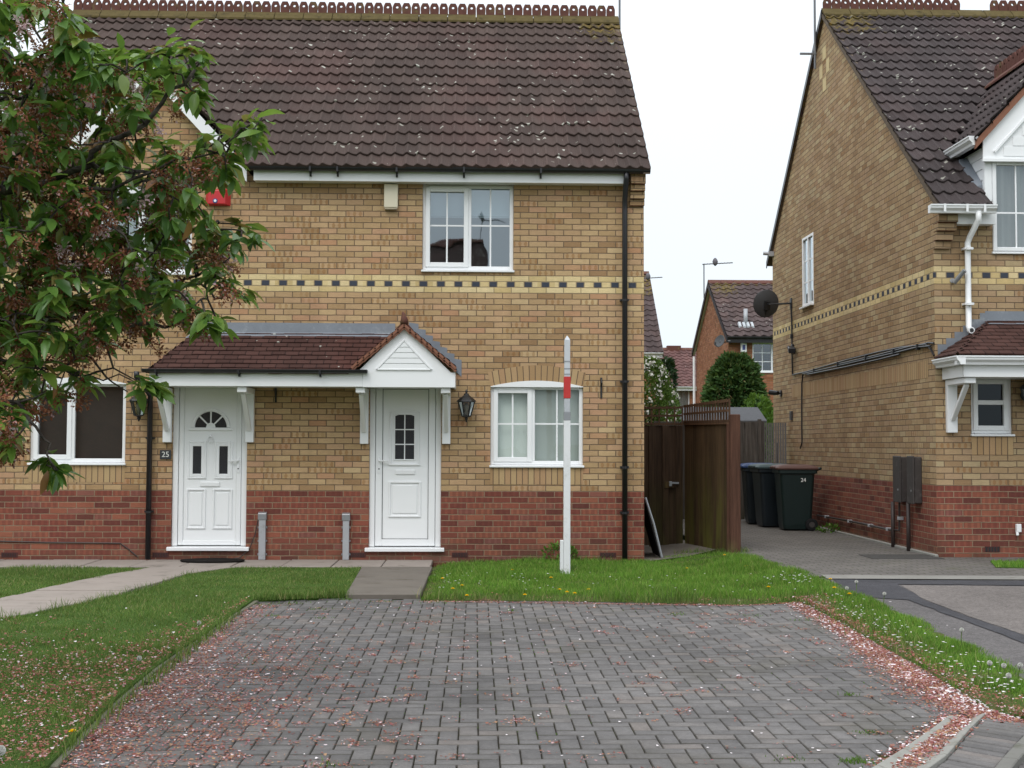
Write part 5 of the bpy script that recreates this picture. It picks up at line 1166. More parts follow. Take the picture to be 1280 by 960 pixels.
ck = [((1068,727.5),(1069,748),'tall dandelion clock nearest the dark asphalt patch, at the top of the grass verge'),((1105,742),(1105,760),'dandelion clock standing before the dark asphalt strip, second along the verge edge'),((1055,735),(1056,748),'short dandelion clock beside the tall one at the top of the grass verge'),((1236,828),(1237,852),'dandelion clock at the road edge of the verge, left of the bottom cluster'),((1255,832),(1256,858),'dandelion clock hanging over the asphalt at the low end of the verge'),((1260,844),(1260,868),'large round dandelion clock low on the verge, below its neighbours'),((1274,831),(1274,856),'dandelion clock farthest right on the verge, by the asphalt'),((1203,787),(1203,812),'slim dandelion clock on the middle of the verge beside the asphalt'),((250,782),(250,786),'dandelion clock in the left lawn beside the kerb of the driveway'),((178,825),(178,832),'dandelion clock in the petal strewn lawn, lower down beside the kerb'),((3,942),(3,952),'big blurred dandelion clock in the bottom corner of the left lawn')]
for (u, v), (ub, vb), lab in ck:
    p = gnd(ub, vb); q = at(u, v, p.y); o = clock_obj((p.x, p.y, p.z), max(.05, q.z-p.z), .0165 if u > 100 else .024); o['label'] = lab
def dandelion(p, h):
    o = thing('dandelion', p, 'x', 'flower', 'yellow dandelions in the long grass'); mb = MB(); t_ = Vector(p)+Vector((random.uniform(-.01,.01), random.uniform(-.01,.01), h)); mb.tube([p, t_], .003, 5); mb.build('stem', M['stem_green'], o)
    mb = MB()
    for ring, (n, r, z) in enumerate(((18, .021, .004), (14, .015, .009), (9, .008, .012))):
        for k in range(n):
            a = 2*math.pi*(k+ring*.4)/n; d = Vector((math.cos(a), math.sin(a), 0)); s = Vector((-d.y, d.x, 0))*.0035; mb.face([t_+d*.002+s, t_+d*.002-s, t_+d*r-s+Vector((0,0,z)), t_+d*r+s+Vector((0,0,z))])
    mb.build('flower_head', M['dandelion_yellow'], o, fixn=False); return o
dl_ = [((553,724),'yellow dandelion nearest the stone path, above a cluster of daisies'),((577,733),'yellow dandelion on the strip of grass right of the stone path, pair upper one'),((565,737),'yellow dandelion on the strip of grass right of the stone path, pair lower one'),((584,746),'yellow dandelion growing at the drive edge under the front door lantern'),((657,745),'yellow dandelion at the drive edge under the middle of the lower window'),((699,738),'yellow dandelion just in front of the white sign post'),((708,741.5),'yellow dandelion at the drive edge directly below the white sign post'),((718,743),'yellow dandelion at the drive edge just right of the white sign post'),((735,738),'yellow dandelion below the right edge of the lower window'),((713,690),'yellow dandelion against the brick plinth behind the sign post'),((858,711),'yellow dandelion in front of the dark timber gate'),((905,694),'yellow dandelion at the foot of the timber fence panel'),((932,708),'yellow dandelion right of the reddish fence post'),((960,735),'yellow dandelion in the grass midway between fence post and asphalt'),((1039,725),'yellow dandelion beside the corner of the new black asphalt'),((1043,736),'yellow dandelion left of the short dandelion clock on the verge'),((1061,744),'yellow dandelion below the tall dandelion clock on the verge'),((90,921),'yellow dandelion among pink petals by the left kerb'),((640,713),'yellow dandelion below the left edge of the lower window'),((690,723),'yellow dandelion left of the foot of the sign post')]
for (u, v), lab in dl_:
    p = gnd(u, v+4, .0); q = at(u, v, p.y); o = dandelion((p.x, p.y, p.z), max(.04, q.z-p.z)); o['label'] = lab
# ------------------------------------------------------------------ things fixed to or standing by the houses
def lantern(p, label):
    o = thing('wall_lantern', p, label, 'lantern', 'black coach lanterns by the doors'); x, y, z = p   # p on the wall, at the middle of the lamp
    mb = MB(); mb.lathe((x, y-.001, z-.02), [(.055, 0), (.055, -.012), (.035, -.028)], 14, 'y'); mb.tube([(x, y-.02, z-.03), (x, y-.10, z-.17), (x, y-.14, z-.19), (x, y-.15, z-.16)], .011, 8); mb.build('wall_bracket', M['black_metal'], o)
    c = (x, y-.15, z); n = 6
    ring = lambda r, h: [Vector((c[0]+r*math.cos(2*math.pi*k/n), c[1]+r*math.sin(2*math.pi*k/n), c[2]+h)) for k in range(n)]
    b, t = ring(.055, -.125), ring(.105, .06); mb = MB()
    for k in range(n):
        mb.bar(b[k], t[k], .014, .014); mb.bar(t[k], t[(k+1) % n], .014, .014); mb.bar(b[k], b[(k+1) % n], .012, .012)
    mb.lathe((c[0], c[1], c[2]-.125), [(.012, -.05), (.022, -.035), (.016, -.02), (.055, -.005), (.055, .006)], 12); mb.build('cage', M['black_metal'], o)
    mb = MB(); 
    for k in range(n): mb.face([b[k], b[(k+1) % n], t[(k+1) % n], t[k]])
    mb.build('glass_pane', M['glass_lantern'], o)
    mb = MB(); mb.lathe((c[0], c[1], c[2]+.06), [(.128, 0), (.122, .012), (.085, .045), (.045, .075), (.034, .085), (.03, .10), (.014, .11), (.014, .125), (.02, .133), (.005, .155)], 6); mb.build('cap', M['black_metal'], o)
    mb = MB(); mb.lathe((c[0], c[1], c[2]-.11), [(.018, 0), (.018, .05), (.034, .085), (.036, .11), (.02, .145), (.004, .15)], 10); mb.build('bulb', M['bulb_glass'], o, smooth_=True)
    return o
p = at(583, 508, -.15); L0 = lantern((p.x, 0, p.z), 'black wall lantern right of the glazed front door')
p = at(173.5, 507, -.15); dup(L0, (p.x, 0, p.z), 'black wall lantern beside the leftmost drainpipe, partly under cherry leaves')
p = at(1287, 492, YR-.15); o = dup(L0, (p.x, YR, p.z), 'black wall lantern under the white porch of the right house, cut by the picture edge')

def text(name, s, size, loc, mat, parent, rot=(R(90), 0, 0), ext=.002):
    c = bpy.data.curves.new(name, 'FONT'); c.body = s; c.size = size; c.align_x = 'CENTER'; c.align_y = 'CENTER'; c.extrude = ext; c.materials.append(mat)
    tmp = bpy.data.objects.new('tmp', c); COL.objects.link(tmp); bpy.context.view_layer.update()
    me = bpy.data.meshes.new_from_object(tmp.evaluated_get(bpy.context.evaluated_depsgraph_get())); bpy.data.objects.remove(tmp); me.name = name
    o = bpy.data.objects.new(name, me); o.location = loc; o.rotation_euler = rot; link(o, parent); return o
a = rect(200, 562.5, 214, 574, -.005); o = thing('house_number', ((a[0]+a[1])/2, 0, (a[2]+a[3])/2), 'small dark house number plate reading 25 beside the left front door', 'sign')
mb = MB(); mb.box(a[0], a[1], -.014, -.001, a[2], a[3]); mb.build('plate', plain('slate', (.045,.047,.052), .6, .3), o, bevel=.003); text('number', '25', .098, ((a[0]+a[1])/2, -.0155, (a[2]+a[3])/2), M['number_white'], o)
a = rect(258, 235, 286, 257, -.05); o = thing('alarm_box', ((a[0]+a[1])/2, 0, a[2]), 'red burglar alarm box half hidden by the cherry tree', 'alarm box')
mb = MB(); mb.hexa([(a[0]-.02, -.001, a[2]), (a[1]+.02, -.001, a[2]), (a[1]+.02, -.001, a[3]), (a[0]-.02, -.001, a[3]), (a[0]+.03, -.085, a[2]+.015), (a[1]-.045, -.085, a[2]+.015), (a[1]-.045, -.085, a[3]-.03), (a[0]+.03, -.085, a[3]-.03)]); mb.build('cover', M['red_plastic'], o, bevel=.01, seg=2)
mb = MB(); mb.lathe((a[0]+.12, -.085, a[2]+.055), [(.032, 0), (.030, -.006)], 14, 'y'); k_ = mb.build('lamp', M['blue_plastic'], o); mb = MB(); mb.lathe((a[0]+.12, -.091, a[2]+.055), [(.018, 0), (.016, -.004)], 12, 'y'); mb.build('lens', M['upvc'], k_)
a = rect(480, 230, 497.5, 262, -.05); o = thing('alarm_box', ((a[0]+a[1])/2, 0, a[2]), 'cream alarm box under the eaves left of the upper window', 'alarm box')
mb = MB(); mb.box(a[0], a[1], -.075, -.015, a[2]+.02, a[3]); mb.build('cover', M['cream_plastic'], o, bevel=.015, seg=3); mb = MB(); mb.box(a[0]+.01, a[1]-.01, -.072, -.001, a[2], a[2]+.018); mb.build('base', plain('cream_base', (.42,.36,.27), .6, .3), o, bevel=.004)
for (u0, v0, u1, v1), lab in (((322.5, 640, 332.5, 699, ), 'tall grey metal cable guard on the plinth just right of the left door'), ((427.5, 641, 437, 700), 'tall grey metal cable guard on the plinth just left of the glazed door')):
    a = rect(u0, v0, u1, v1, -.05); o = thing('cable_guard', ((a[0]+a[1])/2, 0, .012), lab, 'cable guard', 'grey cable guards between the two doors')
    mb = MB(); mb.box(a[0]+.008, a[1]-.008, -.055, -.001, .012, a[3]-.05); mb.build('channel', M['conduit'], o, bevel=.004)
    mb = MB(); mb.prism([(-.001, a[3]-.1), (-.062, a[3]-.1), (-.062, a[3]-.02), (-.03, a[3]), (-.001, a[3])], 'x', a[0]-.003, a[1]+.003); mb.build('cap', M['grey_metal'], o, bevel=.004)
    mb = MB()
    for z in (.08, .25, .42):
        for x in (a[0]+.002, a[1]-.002): mb.box(x-.01, x+.01, -.03, -.0015, z-.012, z+.012)
    mb.build('fixing_lug', M['grey_metal'], o)
for (u, v0, v1), lab in (((751.5, 474, 498), 'small black iron hook on the wall right of the lower window'), ((345, 483, 503), 'small black iron hook under the canopy right of the left door')):
    a, b = at(u, v0, 0), at(u, v1, 0); mb = MB(); mb.tube([(a.x, -.002, a.z), (a.x, -.05, a.z+.0), (a.x, -.075, a.z-.05), (a.x, -.055, a.z-.09), (a.x, -.035, a.z-.06)], .010, 6); mb.box(a.x-.012, a.x+.012, -.014, -.001, b.z, a.z+.02); tag(mb.build('wall_hook', M['black_metal'], None), lab, 'hook', 'black wall hooks')
a, b = gnd(222, 704.5), gnd(309, 701.5); mb = MB(); ring = [((a.x+b.x)/2+(b.x-a.x)/2*math.cos(t), -.30+.24*math.sin(t)) for t in [math.pi*2*k/40 for k in range(40)]]; mb.prism(ring, 'z', .018, .036); tag(mb.build('doormat', M['doormat'], None, bevel=.004), 'dark oval doormat on the slabs before the left door', 'doormat')
# thin cable run along the plinth of the left house
mb = MB(); P_ = [(-60, 675), (60, 678), (150, 679), (160, 686), (172, 696)]; mb.tube([tuple(at(u, v, -.012)) for u, v in P_], .008, 5); tag(mb.build('wall_cable', M['pipe_brown'], None), 'thin brown cable sagging along the red plinth left of the drainpipe', 'cable')
mb = MB(); P_ = [(323, 648), (319, 668), (312, 686), (300, 697), (280, 701)]; mb.tube([tuple(at(u, v, -.03)) for u, v in P_], .007, 5); tag(mb.build('wall_cable', M['pipe_brown'], None), 'thin dark cable trailing from the cable guard to the left doorstep', 'cable')

# estate agent's post
b = gnd(708.5, 718); tz = at(708.5, 420, b.y).z; s_ = 1625/(b.y+16.7); w = 8.2/s_; o = thing('sign_post', (b.x, b.y, 0), 'tall white estate agent post with red band standing in the grass', 'post')
z1 = at(708, 525, b.y).z; mb = MB(); mb.box(b.x-w/2, b.x+w/2, b.y-w/2, b.y+w/2, -.1, z1); mb.build('post', M['white_wood'], o, bevel=.004)
mb = MB(); wb = w*.92; za, zb = at(708, 498, b.y).z, at(708, 470, b.y).z
def seg(name, u_v0, u_v1, wd, mat, tip=False):
    q0, q1 = at(708.5, u_v0, b.y).z, at(708.5, u_v1, b.y).z; m = MB(); m.box(b.x-wd/2, b.x+wd/2, b.y-wd/2, b.y+wd/2, q0, q1)
    if tip: t_ = (b.x, b.y, q1+.055); c = [(b.x-wd/2, b.y-wd/2, q1), (b.x+wd/2, b.y-wd/2, q1), (b.x+wd/2, b.y+wd/2, q1), (b.x-wd/2, b.y+wd/2, q1)]; m.mesh(c+[t_], [(0,1,4), (1,2,4), (2,3,4), (3,0,4)])
    return m.build(name, mat, o, bevel=.003)
seg('collar', 526, 515, w*1.0, M['grey_metal']); seg('wrapped_sleeve', 515, 498, w*.88, plain('sleeve', (.46,.48,.51), .4, .4, .2, 30)); seg('red_band', 498, 471, w*1.02, plain('red_band', (.50,.035,.032), .5, .4, .15, 20)); seg('upper_post', 471, 425, w*.86, plain('post_grey', (.55,.57,.60), .5, .4, .12, 18), True)
m = MB()
for v in (452, 461, 468): z = at(708, v, b.y).z; m.box(b.x-w*.46, b.x+w*.46, b.y-w*.46, b.y+w*.46, z-.007, z+.007)
m.build('strap', M['grey_metal'], o)
m = MB(); x0 = at(700, 700, b.y).x; zt_ = at(702, 675, b.y).z; m.box(x0, b.x-w/2-.002, b.y-w*.45, b.y+w*.30, -.1, zt_); m.build('stake', M['white_wood'], o, bevel=.004)

# leaning dark board with a metal edge at the corner of the house
a, b2 = gnd(821, 697), at(806, 622, .15); o = thing('leaning_board', (a.x, .2, 0), 'dark flat board with a grey metal edge leaning against the house corner', 'board')
t_ = Vector((XR+.02, .2, b2.z)); f_ = Vector((a.x, .15, .03)); mb = MB(); d = (t_-f_); mb.hexa([f_+Vector((0,0,0)), f_+Vector((.015,0,.003)), f_+Vector((.015,.75,.003)), f_+Vector((0,.75,0)), t_, t_+Vector((.015,0,.003)), t_+Vector((.015,.75,.003)), t_+Vector((0,.75,0))]); mb.build('board', M['rubber'], o)
mb = MB(); mb.tube([f_+Vector((.02,-.012,-.0)), f_.lerp(t_, .55)+Vector((.035,-.012,0)), t_+Vector((.02,-.012,0))], .016, 8); mb.build('metal_edge', M['grey_metal'], o); mb = MB(); mb.tube([f_+Vector((.02,.762,0)), f_.lerp(t_, .55)+Vector((.035,.762,0)), t_+Vector((.02,.762,0))], .016, 8); mb.build('metal_edge', M['grey_metal'], o)

# ---- timber gate, fence panel, post, rear gate
GY = gnd(830, 684).y; gA = Vector((XR+.03, GY, 0)); pA = gnd(856, 680.5); pB = gnd(911.5, 691.5); zt1 = at(830, 531, GY).z
o = thing('timber_gate', (XR+.4, GY, 0), 'dark brown boarded garden gate with trellis top between house and fence', 'gate')
mb = MB(); n = 8; xs0, xs1 = gA.x, pA.x-.02
for k in range(n):
    xa_ = xs0+(xs1-xs0)*k/n; w_ = (xs1-xs0)/n; mb.box(xa_-(0 if k % 2 else .022), xa_+w_+(0 if k % 2 else .022), GY+(.0 if k % 2 else .035), GY+(.018 if k % 2 else .053), .03 if k % 2 else .045, zt1-.01)
mb.build('board_panel', M['fence_dark'], o, bevel=.003)
mb = MB()
for z in (.30, .98, zt1-.12): mb.box(xs0, xs1, GY+.055, GY+.09, z, z+.09)
mb.build('rail', M['fence_dark'], o)
def trellis(par, A, B, z0a, z0b, z1a, z1b, n, mat):
    A, B = Vector(A), Vector(B); mb = MB(); dirv = (B-A).normalized(); q = Vector((-dirv.y, dirv.x, 0))
    for k in range(n+1):
        t = k/n; p = A.lerp(B, t); za, zb = z0a+(z0b-z0a)*t, z1a+(z1b-z1a)*t; mb.bar((p.x, p.y, za), (p.x, p.y, zb), .022, .02, up=tuple(dirv))
    for f in (.04, .48, .90):
        p0 = (A.x+q.x*-.018, A.y+q.y*-.018, z0a+(z1a-z0a)*f); p1 = (B.x+q.x*-.018, B.y+q.y*-.018, z0b+(z1b-z0b)*f); mb.bar(p0, p1, .018, .030)
    return mb.build('trellis', mat, par)
trellis(o, (xs0, GY+.03, 0), (xs1, GY+.03, 0), zt1, zt1, at(820, 508, GY).z, at(850, 507, GY).z, 7, M['trellis'])
c = at(838, 606, GY-.02); mb = MB(); mb.box(c.x-.08, c.x+.05, GY-.02, GY-.003, c.z-.045, c.z+.045); mb.build('lock_plate', M['fence_panel'], o, bevel=.003)
mb = MB(); mb.box(c.x-.02, c.x+.12, GY-.045, GY-.021, c.z+.012, c.z+.038); mb.box(c.x-.02, c.x+.02, GY-.05, GY-.021, c.z-.02, c.z+.05); mb.build('bolt', M['grey_metal'], o, bevel=.003)
o = thing('closeboard_fence', (pB.x, pB.y, 0), 'tall closeboard fence panel with green algae and trellis top, beside the reddish post', 'fence')
A, B = Vector((pA.x, pA.y, 0)), Vector((pB.x, pB.y, 0)); d = (B-A); q = Vector((-d.y, d.x, 0)).normalized(); zA, zB = at(856, 531, A.y).z, at(911, 530, B.y).z; mb = MB(); n = 19
for k in range(n):
    p0, p1 = A+d*(k/n)+q*(.004*(k % 2)), A+d*((k+1.12)/n if k < n-1 else 1)+q*(.004*(k % 2)+.006); z = zA+(zB-zA)*k/n
    mb.hexa([(p0.x, p0.y, .05), (p1.x, p1.y, .05), (p1.x+q.x*.014, p1.y+q.y*.014, .05), (p0.x+q.x*.014, p0.y+q.y*.014, .05), (p0.x, p0.y, z), (p1.x, p1.y, z), (p1.x+q.x*.014, p1.y+q.y*.014, z), (p0.x+q.x*.014, p0.y+q.y*.014, z)])
mb.build('board_panel', M['fence_panel'], o, bevel=.002)
mb = MB(); mb.bar(A+Vector((0,0,.03))+q*.01, B+Vector((0,0,.03))+q*.01, .03, .10); mb.build('gravel_board', M['fence_dark'], o)
mb = MB(); mb.bar(A+Vector((0,0,zA+.01))+q*.01, B+Vector((0,0,zB+.01))+q*.01, .05, .03); mb.build('cap_rail', M['trellis'], o, bevel=.003)
trellis(o, A+q*.01, B+q*.01, zA+.03, zB+.03, at(858, 506, A.y).z, at(909, 498, B.y).z, 17, M['trellis'])
e = B+d.normalized()*.06; mb = MB(); mb.bar(B-d.normalized()*.01-Vector((0,0,-.03)), B-d.normalized()*.01+Vector((0,0,zB-.0)), .05, .05, up=(1,0,0)); mb.build('edge_batten', M['post_wood'], o, bevel=.004)
pp = gnd(918.5, 690.5); zt_ = at(918.5, 518, pp.y).z; w = 13/(1625/(pp.y+16.7)); mb = MB(); mb.box(pp.x-w/2, pp.x+w/2, pp.y-w/2, pp.y+w/2, -.1, zt_); tag(mb.build('fence_post', M['post_wood'], None, bevel=.008), 'thick reddish square timber post at the end of the fence panel', 'post')
GY2 = 6.6; o = thing('board_fence', (4.9, GY2, GR), 'weathered grey board gate behind the wheelie bins', 'fence')
mb = MB(); x = 3.2; k = 0; zt2 = at(940, 527, GY2).z
while x < at(951, 550, GY2).x: mb.box(x, x+.105, GY2+.02*(k % 2), GY2+.02*(k % 2)+.016, .15, zt2+random.uniform(-.01, .01)); x += .118; k += 1
mb.build('board_panel', M['fence_grey'], o, bevel=.003)
mb = MB(); xx = at(951.5, 550, GY2).x
while xx < XS-.03: mb.box(xx, xx+.028, GY2+.01, GY2+.03, .15, at(956, 528.5, GY2).z); xx += .043
mb.build('slat_panel', plain('slat_grey', (.16,.15,.145), .85, .2, .2, 15), o)
mb = MB(); xx = at(949.5, 550, GY2).x; mb.box(xx-.03, xx+.03, GY2-.03, GY2+.05, .1, at(949, 524, GY2).z); mb.build('gate_post', M['fence_grey'], o, bevel=.004)
mb = MB(); mb.box(3.2, xx, GY2+.045, GY2+.07, zt2-.22, zt2-.14); mb.box(3.2, xx, GY2+.045, GY2+.07, .5, .58); mb.build('rail', M['fence_grey'], o)

# ---- wheelie bins
def bin_(p, bodym, lidm, label, num=None, rot=0):
    """front towards -x, wheels and handle at +x"""
    o = thing('wheelie_bin', (0, 0, 0), label, 'wheelie bin', 'wheelie bins beside the right house'); H = 1.0
    def loop(x0, x1, w, z, r=.05, n=4):
        P = []
        for cx, cy, a0 in ((x1-r, w-r, 0), (x0+r, w-r, 90), (x0+r, -w+r, 180), (x1-r, -w+r, 270)):
            for k in range(n+1): t = R(a0+90*k/n); P.append((cx+r*math.cos(t), cy+r*math.sin(t), z))
        return P
    L = [loop(-.225, .20, .215, .02), loop(-.24, .215, .225, .10), loop(-.285, .255, .262, .80), loop(-.29, .26, .268, .90), loop(-.325, .30, .29, .905, .04), loop(-.325, .30, .29, .965, .04)]; n = len(L[0]); mb = MB()
    V = [v for l in L for v in l]; F = [(i*n+k, i*n+(k+1) % n, (i+1)*n+(k+1) % n, (i+1)*n+k) for i in range(len(L)-1) for k in range(n)]+[tuple(range(n))[::-1], tuple(range((len(L)-1)*n, len(L)*n))]
    mb.mesh(V, F); mb.build('body', bodym, o, bevel=.006)
    L = [loop(-.355, .315, .305, .967, .04), loop(-.36, .32, .308, .995, .045), loop(-.33, .29, .28, 1.022, .05), loop(-.22, .18, .19, 1.045, .06)]; mb = MB(); V = [v for l in L for v in l]; F = [(i*n+k, i*n+(k+1) % n, (i+1)*n+(k+1) % n, (i+1)*n+k) for i in range(len(L)-1) for k in range(n)]+[tuple(range(n))[::-1], tuple(range((len(L)-1)*n, len(L)*n))]
    mb.mesh(V, F)
    for y in (-.14, 0, .14): mb.box(-.375, -.30, y-.045, y+.045, .985, 1.012)
    mb.build('lid', lidm, o, bevel=.005, smooth_=False)
    mb = MB(); mb.tube([(.30, -.20, .955), (.365, -.20, .985), (.365, .20, .985), (.30, .20, .955)], .018, 8); mb.build('handle', bodym, o, smooth_=True)
    for y in (-.265, .265):
        mb = MB(); s = 1 if y > 0 else -1; mb.lathe((.20, y-.025, .10), [(.072, 0), (.098, .006), (.098, .044), (.072, .05)], 18, 'y'); wh = mb.build('wheel', M['rubber'], o, smooth_=False); mb = MB(); mb.lathe((.20, y-.029, .10), [(.045, 0), (.045, .058)], 12, 'y'); mb.build('hub', M['grey_box'], wh)
    mb = MB(); mb.tube([(.20, -.26, .10), (.20, .26, .10)], .012, 8); mb.build('axle', M['grey_metal'], o)
    if num: text('number', num, .085, (.07, -.2895, .80), M['number_white'], o, (R(90), 0, 0), .002).rotation_euler = (R(90-4), 0, 0)
    o.location = p; o.rotation_euler.z = rot; return o
p = gnd(975, 664); bx = XS-.02-.50; bin_((bx, p.y+.27, gz(bx, p.y)+.004), M['bin_green'], M['bin_lid_brown'], 'dark green wheelie bin with a brown lid, numbered 24, nearest of the three', '24', R(-2))
bin_((at(968, 620, p.y+.95).x-.0, p.y+1.05, gz(4, p.y)+.004), M['bin_navy'], M['bin_lid_teal'], 'dark wheelie bin with a grey-green lid, in the middle of the three', None, R(3))
bin_((at(946, 620, p.y+1.8).x+.06, p.y+1.80, gz(4, p.y)+.004), M['bin_navy'], M['bin_lid_blue'], 'dark wheelie bin with a blue lid, farthest back of the three', None, R(-4))

# ---- fittings of the neighbour's side wall
def onx(u, v): return atx(u, v, XS)
for (u0, u1, v0, v1), lab in (((1116, 1124.5, 571, 627), 'grey-brown meter cupboard on the side wall, the one nearer the bins'), ((1133.5, 1141, 571, 629), 'grey-brown meter cupboard on the side wall, the one nearer the front corner')):
    ya, yb = atx(u0, 600, XS-.12).y, atx(u1, 600, XS-.12).y; zb, zt_ = atx((u0+u1)/2, v1, XS-.12).z, atx((u0+u1)/2, v0, XS-.12).z; o = thing('meter_box', (XS, (ya+yb)/2, zb), lab, 'meter box', 'meter boxes on the side wall')
    mb = MB(); mb.box(XS-.095, XS-.001, yb, ya, zb, zt_); mb.build('housing', M['grey_box'], o, bevel=.008); mb = MB(); mb.box(XS-.12, XS-.097, yb-.006, ya+.006, zb-.008, zt_+.012); dd = mb.build('door', M['grey_box'], o, bevel=.01, seg=2)
    mb = MB(); mb.lathe((XS-.122, yb+.07, zb+.16), [(.016, 0), (.012, .008)], 8, 'x'); mb.build('catch', M['conduit'], dd)
for (u, v0, v1), lab, mt, r in (((1121.5, 627, 688), 'brown service pipe down from the left meter cupboard', 'pipe_brown', .028), ((1141, 628, 692), 'brown service pipe down from the meter cupboard nearest the corner', 'pipe_brown', .028)):
    a = onx(u, v0); b = onx(u, v1); mb = MB(); mb.tube([(XS-.06, a.y, a.z), (XS-.06, a.y, gz(XS, a.y)-.05)], r, 8); tag(mb.build('service_pipe', M[mt], None, smooth_=True), lab, 'pipe', 'service pipes under the meter boxes')
o = thing('gas_pipe', (XS, 0, .4), 'thin dark pipe with pale clips low along the side wall', 'pipe')
mb = MB(); P_ = [(1128.5, 627), (1128.5, 663), (1113, 661.5), (1085, 655), (1060, 650), (1025, 644)]; mb.tube([(XS-.045, onx(u, v).y, onx(u, v).z) for u, v in P_], .015, 7); mb.build('pipe', M['pipe_brown'], o)
for u, v in ((1036, 646), (1065, 651.5), (1091, 657), (1114, 661.5), (1128.5, 648)):
    q = onx(u, v); mb = MB(); mb.box(XS-.066, XS-.001, q.y-.035, q.y+.035, q.z-.022, q.z+.022); mb.build('clip', M['conduit'], o, bevel=.004)
o = thing('wall_cable', (XS, 0, 2.4), 'bundle of black cables clipped along the side wall under the pale string course', 'cable')
mb = MB()
for off, P_ in ((0, [(1169, 429), (1163, 428.5), (1150, 432), (1130, 434), (1100, 440), (1060, 450), (1010, 464.5), (992, 468.5), (991.5, 450), (991, 400), (990, 380)]), (.028, [(1166, 432), (1150, 433.5), (1120, 441), (1085, 449), (1050, 457), (1006, 467), (1004.5, 480), (1004.5, 530), (1004.8, 553), (1002.5, 560)]), (.05, [(1128, 442), (1100, 449), (1060, 458), (1012, 467.5)]), (.015, [(1170, 444), (1166, 436), (1160, 430), (1140, 433), (1100, 443.5), (1050, 455)])):
    pts = [(XS-.02-off*.4, onx(u, v).y, onx(u, v).z-off*.2) for u, v in P_]; mb.tube(pts, .0135, 6)
mb.build('cables', M['black_plastic'], o)
for u, v in ((1150, 433), (1120, 439), (1085, 447), (1050, 455), (1020, 463), (991.3, 420)):
    mb = MB(); q = onx(u, v); mb.box(XS-.05, XS-.001, q.y-.012, q.y+.012, q.z-.045, q.z+.03); mb.build('clip', M['black_metal'], o)
# satellite dishes
def dish(c, wall, r, normal, label, mat):
    o = thing('satellite_dish', wall, label, 'satellite dish'); c, wall = Vector(c), Vector(wall); n = Vector(normal).normalized(); sd = n.cross(Vector((0,0,1))).normalized(); up = sd.cross(n)
    mb = MB(); V, F = [], []; m = 28; rings = (0, .3, .55, .78, .95, 1)
    for j, f in enumerate(rings):
        for k in range(m):
            t = 2*math.pi*k/m; V.append(c+sd*(r*f*math.cos(t))+up*(r*1.06*f*math.sin(t))+n*(.22*r*f*f))
    for j in range(len(rings)-1):
        for k in range(m): F.append((j*m+k, j*m+(k+1) % m, (j+1)*m+(k+1) % m, (j+1)*m+k))
    mb.mesh(V, F); D_ = mb.build('reflector', mat, o, smooth_=True); md = D_.modifiers.new('thick', 'SOLIDIFY'); md.thickness = .012
    mb = MB(); mb.tube([c-n*.03, c-n*.12, wall.lerp(c, .5)-n*.06, wall], r*.075, 8); mb.box(wall.x-.02, wall.x+.02, wall.y-.06, wall.y+.06, wall.z-.09, wall.z+.09); mb.bar(c-n*.02-up*r*.45, c-n*.02+up*r*.2, r*.42, .05, up=tuple(n)); mb.build('mount', M['black_metal'], o)
    e = c+n*r*1.15-up*r*.95; mb = MB(); mb.tube([c-n*.02-up*r*.5, c-up*r*1.08+n*.25*r, e], r*.05, 6); mb.build('arm', M['black_metal'], o)
    mb = MB(); f = (c+n*r*1.25-e).normalized(); mb.tube([e-f*.02, e+f*r*.35], [r*.14, r*.18], 10); mb.build('receiver', M['black_metal'], o); return o
w_ = onx(989.5, 379); dish((XS-.42, w_.y+.12, w_.z+.0), (XS, w_.y, w_.z), .235, (-.12, .96, .22), 'dark grey satellite dish on the side wall of the right house, larger one', M['dish_grey'])
q = onx(992, 434); o = thing('security_light', (XS, q.y, q.z), 'black floodlight on the side wall below the satellite dish', 'floodlight')
mb = MB(); mb.box(XS-.04, XS-.001, q.y-.05, q.y+.05, q.z-.05, q.z+.05); mb.build('base', M['black_plastic'], o, bevel=.006)
mb = MB(); mb.tube([(XS-.04, q.y, q.z), (XS-.09, q.y-.04, q.z-.03)], .02, 8); mb.build('arm', M['black_plastic'], o)
mb = MB(); mb.bar((XS-.06, q.y-.06, q.z-.035), (XS-.10, q.y-.30, q.z-.085), .12, .10); mb.build('lamp_head', M['black_plastic'], o, bevel=.012); mb = MB(); mb.bar((XS-.03, q.y+.1, q.z+.0), (XS-.06, q.y+.14, q.z+.01), .07, .06); mb.build('sensor', M['black_plastic'], o, bevel=.008)
q = onx(977, 491.5); o = thing('security_camera', (XS, q.y, q.z), 'small black camera on the side wall above the fence', 'camera')
mb = MB(); mb.box(XS-.03, XS-.001, q.y-.05, q.y+.05, q.z-.06, q.z+.05); mb.build('base', M['black_plastic'], o, bevel=.006); mb = MB(); mb.tube([(XS-.03, q.y, q.z), (XS-.10, q.y, q.z+.01)], .018, 8); mb.build('arm', M['black_plastic'], o); mb = MB(); mb.tube([(XS-.08, q.y-.05, q.z+.0), (XS-.20, q.y+.08, q.z+.02)], [.042, .05], 10); mb.build('camera_body', M['black_plastic'], o)
q = at(1197, 348, YR); o = thing('security_camera', (q.x, YR, q.z), 'small metal bullet camera on the brick right of the corner, below the string course', 'camera')
mb = MB(); mb.lathe((q.x-.07, YR-.001, q.z-.03), [(.03, 0), (.03, -.02)], 10, 'y'); mb.tube([(q.x-.07, YR-.02, q.z-.03), (q.x-.05, YR-.08, q.z-.04)], .014, 8); mb.build('mount', M['conduit'], o); mb = MB(); mb.tube([(q.x-.06, YR-.05, q.z-.06), (q.x+.03, YR-.16, q.z+.08)], .028, 10); mb.build('camera_body', M['grey_metal'], o)
